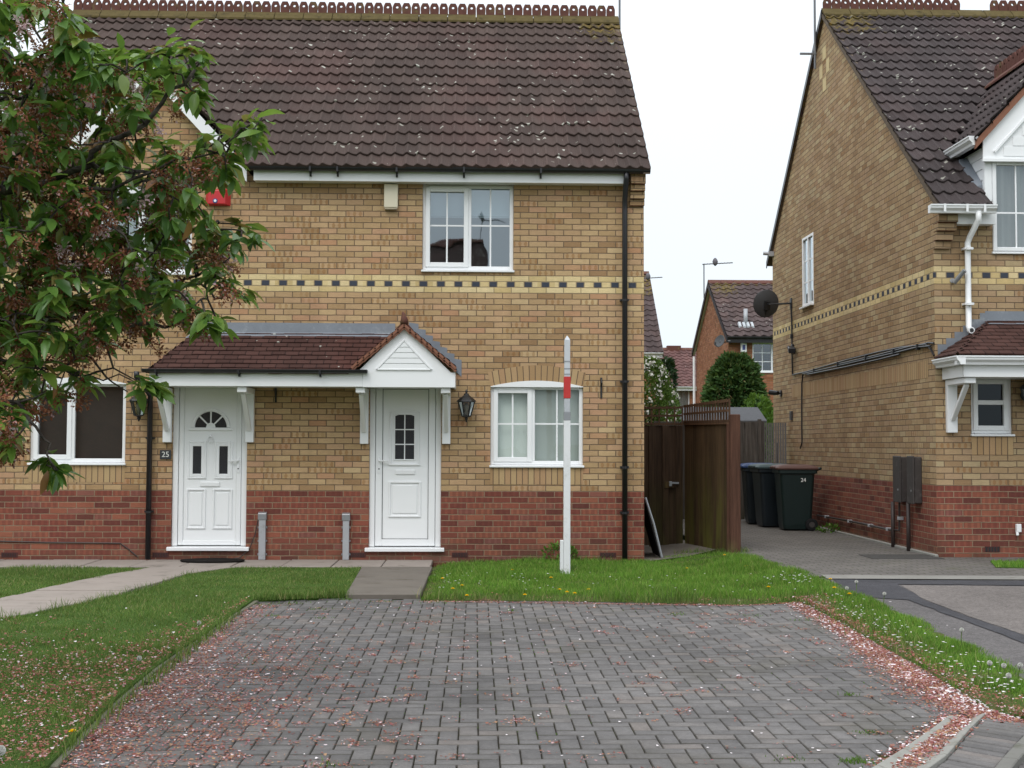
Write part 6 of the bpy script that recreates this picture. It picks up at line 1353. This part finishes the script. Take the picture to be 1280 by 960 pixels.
q = onx(957.5+6, 320.5); mb = MB(); mb.box(XS-.10, XS-.001, YB-.12, YB-.02, q.z-.03, q.z+.06); mb.tube([(XS-.09, YB-.07, q.z+.02), (XS-.19, YB-.05, q.z+.03)], .035, 8); tag(mb.build('floodlight', M['conduit'], None), 'small pale lamp high on the far corner of the right house', 'floodlight')
# little overflow standpipe by the bins
q = onx(976, 578); mb = MB(); P_ = [(975, 581), (975, 560), (974, 556), (976, 553)]; mb.tube([(XS-.05, onx(u, v).y, onx(u, v).z) for u, v in P_], .014, 6); tag(mb.build('overflow_pipe', M['pipe_brown'], None), 'thin hooked pipe on the brick wall above the bins', 'pipe')
# manhole cover in the paving
p = gnd(1128, 696.5); mb = MB(); mb.box(p.x-.45, p.x+.42, p.y-.28, p.y+.30, gz(p.x, p.y)-.02, gz(p.x, p.y)+.010); tag(mb.build('manhole_cover', plain('drain_cover', (.055,.052,.048), .8, .3, .3, 20, .4), None, bevel=.004), 'dark flat drain cover in the paving under the meter boxes', 'drain cover')
# aerial masts behind the two roofs
for (u, v0, v1, Y), lab in (((774.5, 40, -40, TH+.35), 'thin aerial mast behind the right end of the left roof'), ((1018.5, 30, -40, yr+.3), 'thin aerial mast behind the gable of the right house')):
    a, b = at(u, v0, Y), at(u, v1, Y); o = thing('aerial_mast', (a.x, Y, a.z-.3), lab, 'aerial', 'aerial masts on the near roofs'); mb = MB(); mb.tube([(a.x, Y, a.z-.75), (a.x, Y, b.z+.5)], .019, 6); mb.build('mast', M['aerial_metal'], o); mb = MB(); mb.bar((a.x-.25, Y, a.z-.5), (a.x+.02, Y, a.z-.5), .03, .03); mb.build('bracket', M['aerial_metal'], o)
# ------------------------------------------------------------------ houses and gardens beyond the fence
def far_house(name, x0, x1, y0, dep, ze, zr, label, brick='brick_orange', tile='roof_tile_far', gable=True, wins=(), ov=.3, fas='upvc', verge='black_plastic', roll=.30, gut=True):
    o = thing(name, ((x0+x1)/2, y0, 0), label, 'house'); ym = y0+dep/2; ze = ze+ov*(zr-ze)/(dep/2+ov)-.03
    mb = MB(); wall_grid(mb, 'y', y0, x0, x1, -.1, ze, [w[:4] for w in wins], 1, .08)
    for x in (x0, x1): mb.face([(x, y0, -.1), (x, y0+dep, -.1), (x, y0+dep, ze), (x, ym, zr-.1), (x, y0, ze)])
    mb.face([(x0, y0+dep, -.1), (x1, y0+dep, -.1), (x1, y0+dep, ze), (x0, y0+dep, ze)]); mb.build('wall', M[brick], o)
    t = (zr-ze)/(dep/2); ye = y0-ov; zee = ze-ov*t+.06; S = Vector((0, 1, t)).normalized()
    rf = tiled((x0-.12, ye, zee), (1, 0, 0), S, x1-x0+.24, math.hypot(ym-ye, zr+.06-zee), .345, roll, .028, .035, M[tile], 'roof', o, seed=int(abs(x0)*10), spr=6)
    mb = MB(); mb.face([(x0-.12, ym, zr+.03), (x1+.12, ym, zr+.03), (x1+.12, y0+dep+ov, zee), (x0-.12, y0+dep+ov, zee)]); mb.build('rear_slope', M[tile], rf)
    mb = MB(); ridge_caps(mb, (x0-.12, ym, zr+.13), (x1+.12, ym, zr+.13), .15, .11); mb.build('ridge_tiles', M['ridge_clay'], rf)
    for x, s in ((x0-.11, -1), (x1+.11, 1)):
        mb = MB()
        for (ya, za, yb, zb) in ((ye, zee, ym, zr+.06), (ym, zr+.06, y0+dep+ov, zee)): mb.hexa([(x-.02, ya, za-.19), (x+.02, ya, za-.19), (x+.02, yb, zb-.19), (x-.02, yb, zb-.19), (x-.02, ya, za+.0), (x+.02, ya, za+.0), (x+.02, yb, zb+.0), (x-.02, yb, zb+.0)])
        mb.build('bargeboard', M[verge], o)
        mb = MB(); xw = x0 if s < 0 else x1
        for (ya, za, yb, zb) in ((ye, zee, ym, zr+.06), (ym, zr+.06, y0+dep+ov, zee)): mb.face([(x, ya, za-.15), (xw, ya, za-.15), (xw, yb, zb-.15), (x, yb, zb-.15)])
        mb.build('soffit', M['upvc_old'], o)
    mb = MB(); mb.box(x0-.1, x1+.1, ye+.03, ye+.06, zee-.20, zee-.01); mb.build('fascia', M[fas], o)
    if gut: mb = MB(); gutter(mb, (x0-.1, ye-.03, zee-.02), (x1+.1, ye-.03, zee-.02), .06); mb.build('gutter', M['black_plastic' if fas != 'upvc' else 'upvc'], o)
    for w in wins: window(o, *w[:4], y0, w[4] if len(w) > 4 else .5, w[5] if len(w) > 5 else None, ('curtain', 0, 1, 'curtain') if len(w) > 6 else None, rows=w[7] if len(w) > 7 else None, vent=False, left_sash=False)
    return o
DA = 42-16.7; xa = at(911, 480, DA).x; za = at(930, 421.5, DA-.3).z; zr0 = at(930, 355, DA+3.1).z; wA = rect(940.5, 428, 966, 466, DA)
wA = (wA[0], at(990, 447, DA).x, wA[2], wA[3], .5, '2x3')
HA = far_house('brick_house', xa, xa+9, DA, 6.2, za, zr0, 'orange brick house with mossy roof behind the round conifer', wins=[wA], fas='black_plastic')
p = at(926, 412, DA+1.2); mb = MB(); sl = (zr0-za)/3.4; rz = za+.72*sl+.05; mb.tube([(p.x, DA+.42, rz-.1), (p.x, DA+.42, at(926, 386, DA+.42).z)], .065, 10); vp = mb.build('vent_pipe', M['conduit'], HA, smooth_=True)
mb = MB()
for k in range(4): x = p.x-.27+k*.135; sl = (zr0-za)/3.4; mb.hexa([(x, DA+.18, rz-.24*sl), (x+.115, DA+.18, rz-.24*sl), (x+.115, DA+.40, rz), (x, DA+.40, rz), (x+.02, DA+.18, rz-.24*sl+.06), (x+.095, DA+.18, rz-.24*sl+.06), (x+.095, DA+.40, rz+.06), (x+.02, DA+.40, rz+.06)])
mb.build('vent_flashing', plain('lead_pale', (.42,.45,.47), .5, .5), vp)
a = rect(926, 428.5, 933.5, 440.5, DA-.1); mb = MB(); mb.box(a[0], a[1], DA-.12, DA-.001, a[2], a[3]); o = thing('alarm_box', ((a[0]+a[1])/2, DA, a[2]), 'white alarm box with a blue emblem on the distant orange brick house', 'alarm box'); mb.build('cover', M['upvc'], o, bevel=.02); mb = MB(); mb.box(a[0]+.05, a[1]-.05, DA-.128, DA-.121, a[2]+.08, a[3]-.07); mb.build('emblem', M['blue_plastic'], o); 
c = at(900.5, 427, DA-.4); dish((c.x, DA-.40, c.z), (xa+.05, DA, at(911, 426, DA).z), .20, (-.62, -.55, .28), 'small grey satellite dish on the distant orange brick house', M['dish_grey'])
p0 = at(866, 445, DA+7.6); mb = MB(); xx = xa-.10; mb.tube([(xx, DA+6.1, za-.2), (xx, DA+6.1, .0)], .05, 8); mb.build('downpipe', M['upvc'], HA)
def aerial(u, vb, vt, Y, ub0, ub1, lab):
    b, t_ = at(u, vb, Y), at(u, vt, Y); o = thing('aerial', (b.x, Y, b.z), lab, 'aerial', 'television aerials on the distant houses'); mb = MB(); mb.tube([(b.x, Y, b.z-.3), (b.x, Y, t_.z)], .022, 6); mb.build('mast', M['aerial_metal'], o)
    x0, x1 = at(ub0, vt, Y).x, at(ub1, vt, Y).x; mb = MB(); sl = .10; zb = lambda x: t_.z+.02+(x-b.x)*sl*.6; mb.tube([(x0, Y, zb(x0)), (x1, Y, zb(x1))], .020, 6); mb.build('boom', M['aerial_metal'], o)
    mb = MB(); n = 9
    for k in range(n): x = x0+(x1-x0)*(k+.3)/n; mb.tube([(x, Y-.17, zb(x)), (x, Y+.17, zb(x))], .008, 4)
    mb.build('director_rods', M['aerial_metal'], o); mb = MB(); x = x0+(x1-x0)*.42; mb.lathe((x, Y, zb(x)+.05), [(.02, -.13), (.07, -.08), (.10, .02), (.07, .10), (.03, .15)], 10); mb.build('dipole_box', M['pigeon'], o, smooth_=True)
aerial(880, 362, 331, DA+3.1, 878, 916, 'television aerial on a mast above the gable of the orange brick house'); aerial(795, 400, 349, 33, 797, 828, 'television aerial just clear of the left house corner, against the sky')
DB = 33.0; xb = at(824, 440, DB).x; zeB = at(815, 442, DB).z; HB = far_house('brick_house', xb-8.5, xb, DB, 7.6, zeB, zeB+3.55, 'distant brick house with a white fascia, showing only its right roof end', tile='roof_tile_far', verge='mortar_verge')
q = at(807, 426, DB+1.4); mb = MB(); mb.prism([(q.x-.2, q.z-.25), (q.x+.25, q.z-.25), (q.x+.02, q.z+.15)], 'y', DB+.6, DB+1.2); mb.build('roof_vent', M['lead_pale'], HB)
DC = 46.0; xc0, xc1 = at(790, 480, DC).x, at(905, 480, DC).x; zeC = at(845, 484, DC).z; wc = rect(838, 485.5, 862, 515, DC); HC = far_house('brick_house', xc0, xc1, DC, 7.0, zeC, at(845, 438, DC+3.5).z, 'low distant house with a red-brown roof between the two nearer ones', tile='roof_tile_red', wins=[(wc[0], wc[1], wc[2]-.4, wc[3], .4, None, 1)])
q = at(842, 436, DC+3.5); mb = MB(); mb.box(q.x-.35, q.x+.35, DC+3.3, DC+3.7, q.z-.2, q.z+.15); mb.build('ridge_vent', M['ridge_clay'], HC)
# house across the road: only its reflection shows, in the upper window
yO = -29.5; HO = far_house('brick_house', -26.0, .12, yO-7, 7.0, 5.7, 9.15, 'house across the road seen only as a dark roof reflected in the upper window', tile='roof_tile', roll=.6)
b0 = Vector((.0, yO-3.5, 9.1)); o = thing('aerial', b0, 'television aerial across the road, mirrored in the right pane of the upper window', 'aerial'); mb = MB(); mb.tube([b0, b0+Vector((0,0,1.15))], .03, 6); mb.build('mast', M['aerial_metal'], o); mb = MB(); mb.tube([b0+Vector((-.15,0,1.12)), b0+Vector((1.0,0,1.0))], .03, 6); mb.build('boom', M['aerial_metal'], o); mb = MB(); mb.lathe(b0+Vector((.05,0,1.0)), [(.03,0),(.13,.06),(.13,.2),(.03,.27)], 8); mb.build('dipole_box', M['aerial_metal'], o)
# shed
o = thing('garden_shed', (5.2, 10, .1), 'low grey felt roofed shed beyond the fence, under the conifer', 'shed'); ys = 10.3; a0 = at(905, 520, ys).x-.9; a1 = at(957, 527, ys).x-.05; ze = at(930, 527, ys).z; zr2 = at(930, 511, ys+.8).z
mb = MB(); mb.box(a0, a1, ys, ys+1.6, .05, ze); mb.build('wall', M['fence_grey'], o); mb = MB(); mb.prism([(ys-.08, ze-.02), (ys+.8, zr2), (ys+1.68, ze-.02), (ys+1.68, ze+.02), (ys+.8, zr2+.035), (ys-.08, ze+.02)], 'x', a0-.06, a1+.06); mb.build('roof', M['felt'], o)
# boundary fence of the gardens behind
o = thing('garden_fence', (3, 22, 0), 'plain brown boundary fence at the end of the back gardens', 'fence'); mb = MB()
for k in range(70): mb.box(-4+k*.2, -4+k*.2+.19, 22+.01*(k % 2), 22.02+.01*(k % 2), 0, 1.75)
mb.build('board_panel', M['fence_panel'], o); mb = MB(); mb.box(-4, 10, 22.03, 22.07, 1.4, 1.5); mb.build('rail', M['fence_panel'], o)

# ---- shrubs and conifers
def sprays(n, samp, size, rnd, out=None, droop=.0, asp=.42, jit=.6):
    V, F = [], []
    for _ in range(n):
        p, nrm = samp(); d = (nrm+Vector((rnd.gauss(0, jit), rnd.gauss(0, jit), rnd.gauss(0, jit)-droop))).normalized(); s = d.orthogonal().normalized(); s = Matrix.Rotation(rnd.uniform(0, 6.28), 3, d) @ s; L = size*rnd.uniform(.6, 1.3); w = L*asp; i = len(V)
        b = d.cross(s)*L*.12
        V += [p, p+d*L*.45+s*w*.5+b, p+d*L, p+d*L*.45-s*w*.5+b]; F.append((i, i+1, i+2, i+3))
    return V, F
def bush(name, c, rx, ry, h, n, size, mat, label, cat, seed, shape='round', droop=0, flowers=None, trunk_r=.05, lumps=14, jit=.6):
    rnd = random.Random(seed); c = Vector(c); o = thing(name, c, label, cat); L = []
    for _ in range(lumps):
        t, z = rnd.uniform(0, 6.28), rnd.uniform(.15, .95); L.append((t, z, rnd.uniform(.08, .22), rnd.uniform(.35, .7)))
    def prof(z):
        if shape == 'round': return math.sqrt(max(.0, 1-((z-.42)/.60)**2))
        if shape == 'cone': return max(0, (1-z)**.75)*min(1, z*9+.3)
        return math.sqrt(max(0, 1-((z-.5)/.55)**2))
    def samp():
        z = rnd.random(); t = rnd.uniform(0, 6.28); f = prof(z)*(1-abs(rnd.gauss(0, .16)))
        for (lt, lz, la, lw) in L:
            dd = ((t-lt+3.14) % 6.28-3.14)**2+((z-lz)*2.6)**2; f += la*math.exp(-dd/lw**2*1.5)*prof(z)
        f = max(.05, f-.10); d = Vector((math.cos(t), math.sin(t), 0)); return c+Vector((d.x*rx*f, d.y*ry*f, h*z)), (d+Vector((0,0,.35+.5*(z-.5)))).normalized()
    V, F = sprays(n, samp, size, rnd, droop=droop, jit=jit); raw_mesh('foliage', np.array([tuple(v) for v in V]), np.array(F), mat, o)
    mb = MB(); mb.tube([c, c+Vector((.02, .02, h*.4)), c+Vector((0, .03, h*.75))], [trunk_r, trunk_r*.7, trunk_r*.3], 7)
    for k in range(6):
        t = k*1.05; mb.tube([c+Vector((0,0,h*(.15+.08*k))), c+Vector((math.cos(t)*rx*.55, math.sin(t)*ry*.55, h*(.35+.08*k)))], [trunk_r*.5, trunk_r*.2], 5)
    mb.build('trunk', M['hidden_bark'], o, smooth_=True)
    if flowers:
        fn, fs = flowers; V, F = [], []
        for _ in range(fn):
            p, nr = samp(); p = p+nr*.05; m = rnd.randint(3, 8)
            for _ in range(m):
                q = p+Vector((rnd.gauss(0, fs), rnd.gauss(0, fs), rnd.gauss(0, fs*.7))); d = (nr+Vector((rnd.gauss(0,.5), rnd.gauss(0,.5), rnd.gauss(0,.5)))).normalized(); s = d.orthogonal().normalized(); s2 = d.cross(s); r_ = rnd.uniform(.018, .034); i = len(V); V += [q+s*r_, q+s2*r_, q-s*r_, q-s2*r_]; F.append((i, i+1, i+2, i+3))
        raw_mesh('blossom', np.array([tuple(v) for v in V]), np.array(F), M['white_flower'], o)
    return o
Yc = 15.5; c = at(917, 560, Yc); zt_ = at(917, 445, Yc).z; bush('conifer_bush', (c.x, Yc, .1), at(958, 480, Yc).x-c.x-.02, .85, zt_-.1, 13000, .17, M['conifer'], 'big round green conifer in front of the orange brick house', 'conifer', 3, 'round', .3, lumps=30)
Yc = 8.2; c = at(812, 520, Yc); zt_ = at(812, 449, Yc).z; bush('flowering_shrub', (c.x, Yc, .0), at(849, 480, Yc).x-c.x-.02, .6, zt_, 12000, .085, M['shrub_leaf'], 'white flowering shrub above the gate beside the left house corner', 'shrub', 5, 'round', 0, (420, .04), lumps=20)
Yc = 22.8; c = at(834.5, 520, Yc); zt_ = at(834, 450, Yc).z; bush('dark_conifer', (c.x, Yc, .0), .30, .30, zt_, 1800, .17, M['conifer_dark'], 'slim dark conifer behind the white flowering shrub', 'conifer', 7, 'column', 0)
Yc = 12.6; c = at(946, 520, Yc); zt_ = at(946, 496, Yc).z; bush('leafy_plant', (c.x, Yc, .0), .60, .5, zt_, 1500, .13, M['weed_leaf'], 'bright green leafy plant between the shed roof and the right house', 'plant', 9, 'round', -.4)
# low plants at walls
for (u, v, r_, h_, n, lab) in ((1040, 666, .22, .12, 120, 'small patch of leafy weeds at the foot of the side wall behind the bins'), (590, 702, .0, 0, 0, ''), (700, 702, .22, .22, 160, 'clump of taller weeds on the plinth behind the sign post')):
    if n: p = gnd(u, v); bush('weed_clump', (p.x, p.y+.03, p.z-.01), r_, r_*.6, h_, n, .07, M['weed_leaf'], lab, 'weeds', u, 'round', -.5, trunk_r=.006)
# ------------------------------------------------------------------ the cherry tree
def cherry():
    rnd = random.Random(21); base = Vector((-3.75, -9.2, 0)); T = thing('cherry_tree', base, 'flowering cherry tree with coppery green leaves and fading pink blossom, left edge', 'tree')
    d0 = 7.3
    def P(u, v, d): return CAM+ray(u, v).normalized()*d
    bark = MB(); top_ = base+Vector((.12, .05, 1.55)); bark.tube([base-Vector((0,0,.1)), base+Vector((0,0,.12)), base+Vector((.03,.02,.7)), top_], [.17, .135, .115, .105], 12)
    nodes = []      # points of the limbs, to hang twigs on
    def limb(pts, r0, r1):
        pts = [Vector(p) for p in pts]; Q = []
        for a, b in zip(pts, pts[1:]):
            for k in range(4):
                t = k/4; Q.append(a.lerp(b, t)+Vector((rnd.gauss(0,.015), rnd.gauss(0,.015), rnd.gauss(0,.015))))
        Q.append(pts[-1]); n = len(Q); rs = [r0+(r1-r0)*k/(n-1) for k in range(n)]; bark.tube(Q, rs, 7)
        for q, r in list(zip(Q, rs))[2:]: nodes.append((q, r))
    lims = [([(-60,245,7.2),(0,238,7.1),(32,233,7.0),(110,205,6.9),(180,150,6.8),(245,85,6.7)], .036), ([(30,234,7.0),(110,242,6.8),(220,205,6.7),(318,160,6.5)], .014), ([(-60,400,7.5),(60,395,7.4),(150,402,7.3),(235,350,7.2),(290,320,7.1)], .022), ([(-60,450,7.2),(20,450,7.1),(90,470,7.0),(170,478,7.0)], .015),
            ([(-50,335,7.7),(120,325,7.7),(215,292,7.5),(308,290,7.2)], .020), ([(-60,120,7.3),(30,130,7.2),(52,60,7.1),(85,15,7.0)], .018), ([(-60,480,7.0),(20,505,6.9),(58,545,6.8),(72,588,6.8)], .018), ([(150,402,7.3),(210,405,7.1),(272,412,6.9)], .014), ([(110,205,6.9),(180,215,7.2),(265,235,7.3)], .016), ([(0,238,7.1),(40,180,7.4),(60,140,7.6),(130,110,7.5)], .014), ([(60,395,7.4),(100,440,7.5),(160,490,7.3)], .014), ([(215,292,7.5),(262,370,7.3),(296,368,7.1)], .012)]
    for L, r in lims: limb(([top_, top_.lerp(P(*L[0]), .55)+Vector((0,0,.1))] if L[0][0] < -20 else [])+[P(*q) for q in L], max(r*.95, .010), r*.22)
    # limbs on the side outside the picture
    for k in range(9):
        t = 1.3+k*.62; e = base+Vector((math.cos(t)*rnd.uniform(1.2, 1.9)-.3, math.sin(t)*rnd.uniform(1.0, 1.8), rnd.uniform(2.4, 4.1))); limb([top_, top_.lerp(e, .5)+Vector((0,0,.25)), e], .055, .012)
    outline = [(-40,-40),(78,-40),(84,20),(98,52),(160,72),(200,68),(226,68),(234,95),(226,118),(190,140),(240,160),(296,156),(312,158),(304,170),(280,192),(268,212),(240,228),(246,258),(262,278),(294,294),(270,302),(274,345),(276,364),(252,364),(244,392),(258,404),(232,402),(190,408),(136,418),(120,462),(100,488),(70,500),(40,500),(20,535),(8,555),(-40,565)]
    gaps = [(225,150,52,32),(162,428,24,28),(42,42,26,32),(270,248,30,22),(105,452,18,16),(110,540,62,60),(45,560,26,36),(62,50,14,22),(285,200,14,12),(250,330,12,12),(130,330,14,10)]
    C = []
    def ok(u, v):
        if not inside(outline, np.array([u]), np.array([v]))[0]: return False
        return not any(((u-a)/b)**2+((v-c)/d)**2 < 1 for a, c, b, d in gaps)
    tries = 0
    while len(C) < 420 and tries < 30000:
        tries += 1; u, v = rnd.uniform(-40, 340), rnd.uniform(-40, 605)
        if not ok(u, v): continue
        d = rnd.uniform(6.5, 8.0) if u < 230 else rnd.uniform(6.5, 7.3); q = P(u, v, d)
        if any((q-c).length < .088 for c in C): continue
        C.append(q)
    tips = [(316,153),(300,160),(310,172),(240,68),(226,58),(236,95),(240,115),(205,66),(175,70),(150,68),(304,290),(292,280),(286,300),(288,364),(276,358),(266,404),(254,400),(246,410),(182,482),(168,478),(70,588),(60,575),(10,555),(2,535),(100,54),(85,25),(60,0),(108,60),(276,212),(268,222),(282,188),(292,168),(268,340)]
    for u, v in tips: C.append(P(u+7 if u > 140 else u, v, rnd.uniform(6.5, 7.0)))
    nin = len(C)
    for _ in range(330):
        t, f = rnd.uniform(0, 6.28), rnd.random()**.4; z = rnd.uniform(1.6, 4.4); r_ = 1.9*math.sqrt(max(0.05, 1-((z-2.9)/1.7)**2)); q = base+Vector((math.cos(t)*r_*f-.2, math.sin(t)*r_*f, z))
        dd = MROT.transposed() @ (q-CAM); u_ = 640+FPX*dd.x/-dd.z if dd.z < -.2 else -999
        if u_ > -45: continue
        C.append(q)
    LV, LF, SV, SF, PV, PF = [], [], [], [], [], []
    def leaf(p, d, up, L):
        d = d.normalized(); s = d.cross(up).normalized(); n = s.cross(d).normalized(); w = L*rnd.uniform(.36, .47); i = len(LV); fold = rnd.uniform(.10, .28); bend = rnd.uniform(.05, .50)
        st = [(0, 0), (.22, .34), (.48, .5), (.75, .36), (1, 0)]
        for t, k in st:
            c = p+d*(L*t)-n*(bend*L*t*t)
            if k == 0: LV.append(c)
            else: LV.extend([c-s*w*k*1.0+n*w*k*fold*2, c, c+s*w*k+n*w*k*fold*2])
        a = i; LF.extend([(a, a+1, a+2), (a, a+2, a+3)])
        for j in (0, 1): b = i+1+3*j; LF.extend([(b, b+3, b+4), (b, b+4, b+1), (b+1, b+4, b+5), (b+1, b+5, b+2)])
        b = i+7; e = i+10; LF.extend([(b, e, b+1), (b+1, e, b+2)])
    def quadleaf(V, F, p, d, s, L, w): 
        i = len(V); b = d.cross(s)*L*.2; V.extend([p, p+d*L*.5+s*w*.5+b, p+d*L, p+d*L*.5-s*w*.5+b]); F.append((i, i+1, i+2, i+3))
    order = sorted(range(len(C)), key=lambda i: min((n_[0]-C[i]).length for n_ in nodes))
    for ci in order:
        c = C[ci]; nd, r = min(nodes, key=lambda x: (x[0]-c).length+.06*max(0, x[0].z-c.z-.3)); out = (c-nd); ln = out.length
        mid = nd.lerp(c, .5)+Vector((rnd.gauss(0,.02), rnd.gauss(0,.02), .10*ln+rnd.gauss(0, .02))); bark.tube([nd, nd.lerp(mid, .5)+Vector((0,0,.02*ln)), mid, c], [min(r, .0075), .006, .0048, .0032], 5)
        nodes.append((mid, .0055)); nodes.append((nd.lerp(c, .8), .005))
        od = Vector((out.x, out.y, out.z*.3)); od = (od.normalized() if od.length > .01 else Vector((1,0,0)))
        inview = ci < nin; tip = inview and ci >= nin-33; nl = rnd.randint(10, 17) if rnd.random() < .86 or tip else rnd.randint(3, 6)
        if not inview: nl = int(nl*.75)
        for k in range(nl):
            a = k*2.4+rnd.uniform(-.5, .5); d = Vector((math.cos(a), math.sin(a), rnd.uniform(-.70, .30)))+od*.75+Vector((0,0,-.15)); leaf(c+Vector((rnd.gauss(0,.022), rnd.gauss(0,.022), rnd.gauss(0,.022))), d, Vector((rnd.gauss(0,.3), rnd.gauss(0,.3), 1)), rnd.uniform(.075, .138))
        if inview and not tip and rnd.random() < .56 or (not inview and rnd.random() < .4):
            for b in range(rnd.randint(3, 6)):
                q = c+Vector((rnd.gauss(0,.06), rnd.gauss(0,.06), -rnd.uniform(.0, .14))); pink = rnd.random() < .10; m = rnd.randint(30, 50)
                for _ in range(m):
                    d = Vector((rnd.gauss(0,1), rnd.gauss(0,1), rnd.gauss(0,1)-.3)).normalized(); s = d.orthogonal().normalized(); quadleaf(PV if pink else SV, PF if pink else SF, q+d*rnd.uniform(.0, .046), (d+Vector((rnd.gauss(0,.5), rnd.gauss(0,.5), rnd.gauss(0,.5)))).normalized(), s, rnd.uniform(.013, .028), rnd.uniform(.008, .017))
    bark.build('trunk', M['cherry_bark'], T, smooth_=True)
    A = lambda V: np.array([tuple(v) for v in V])
    raw_mesh('crown', A(LV), np.array(LF), M['cherry_leaf'], T); raw_mesh('spent_blossom', A(SV), np.array(SF), M['cherry_spent'], T); raw_mesh('blossom', A(PV), np.array(PF), M['cherry_pink'], T)
cherry()
# ------------------------------------------------------------------ overcast daylight
w = bpy.data.worlds.new('World'); sc.world = w; w.use_nodes = True; nt = w.node_tree; nt.nodes.clear()
SUN_EL, SUN_AZ = R(52), R(205)          # azimuth clockwise from +y
out = nt.nodes.new('ShaderNodeOutputWorld'); bg = nt.nodes.new('ShaderNodeBackground'); sky = nt.nodes.new('ShaderNodeTexSky')
sky.sky_type = 'NISHITA'; sky.sun_disc = False; sky.sun_elevation = SUN_EL; sky.sun_rotation = SUN_AZ; sky.dust_density = 3.0; sky.air_density = 1.0
mx = nt.nodes.new('ShaderNodeMix'); mx.data_type = 'RGBA'; mx.inputs[0].default_value = .90
tc = nt.nodes.new('ShaderNodeTexCoord'); ns = nt.nodes.new('ShaderNodeTexNoise'); ns.inputs['Scale'].default_value = 3.2; ns.inputs['Detail'].default_value = 4
sx = nt.nodes.new('ShaderNodeSeparateXYZ'); ma = nt.nodes.new('ShaderNodeMath'); ma.operation = 'MULTIPLY_ADD'; ma.inputs[1].default_value = .22
cr = nt.nodes.new('ShaderNodeValToRGB'); e = cr.color_ramp.elements; e[0].position = .08; e[0].color = (7.4, 8.1, 8.7, 1); e[1].position = 1.0; e[1].color = (15.5, 16.2, 17.0, 1); m_ = e.new(.36); m_.color = (8.7, 9.3, 9.8, 1)
nt.links.new(tc.outputs['Generated'], ns.inputs['Vector']); nt.links.new(tc.outputs['Generated'], sx.inputs[0]); nt.links.new(ns.outputs[0], ma.inputs[0]); nt.links.new(sx.outputs[2], ma.inputs[2]); nt.links.new(ma.outputs[0], cr.inputs[0]); nt.links.new(sky.outputs[0], mx.inputs[6]); nt.links.new(cr.outputs[0], mx.inputs[7]); nt.links.new(mx.outputs[2], bg.inputs[0]); bg.inputs[1].default_value = .105; nt.links.new(bg.outputs[0], out.inputs[0])
sd = bpy.data.lights.new('sun', 'SUN'); sd.energy = .9; sd.angle = R(25); sd.color = (1.0, .97, .92); so = bpy.data.objects.new('sun', sd); COL.objects.link(so)
dirv = Vector((math.sin(SUN_AZ)*math.cos(SUN_EL), math.cos(SUN_AZ)*math.cos(SUN_EL), math.sin(SUN_EL))); so.rotation_mode = 'QUATERNION'; so.rotation_quaternion = dirv.to_track_quat('Z', 'Y'); so.location = (0, -10, 20)
sc.view_settings.view_transform = 'Standard'; sc.view_settings.look = 'None'; sc.view_settings.gamma = 1; sc.view_settings.exposure = .25; sc.view_settings.use_curve_mapping = False
sc.cycles.max_bounces = 6; sc.cycles.diffuse_bounces = 3; sc.cycles.transparent_max_bounces = 12; sc.cycles.caustics_reflective = False; sc.cycles.caustics_refractive = False
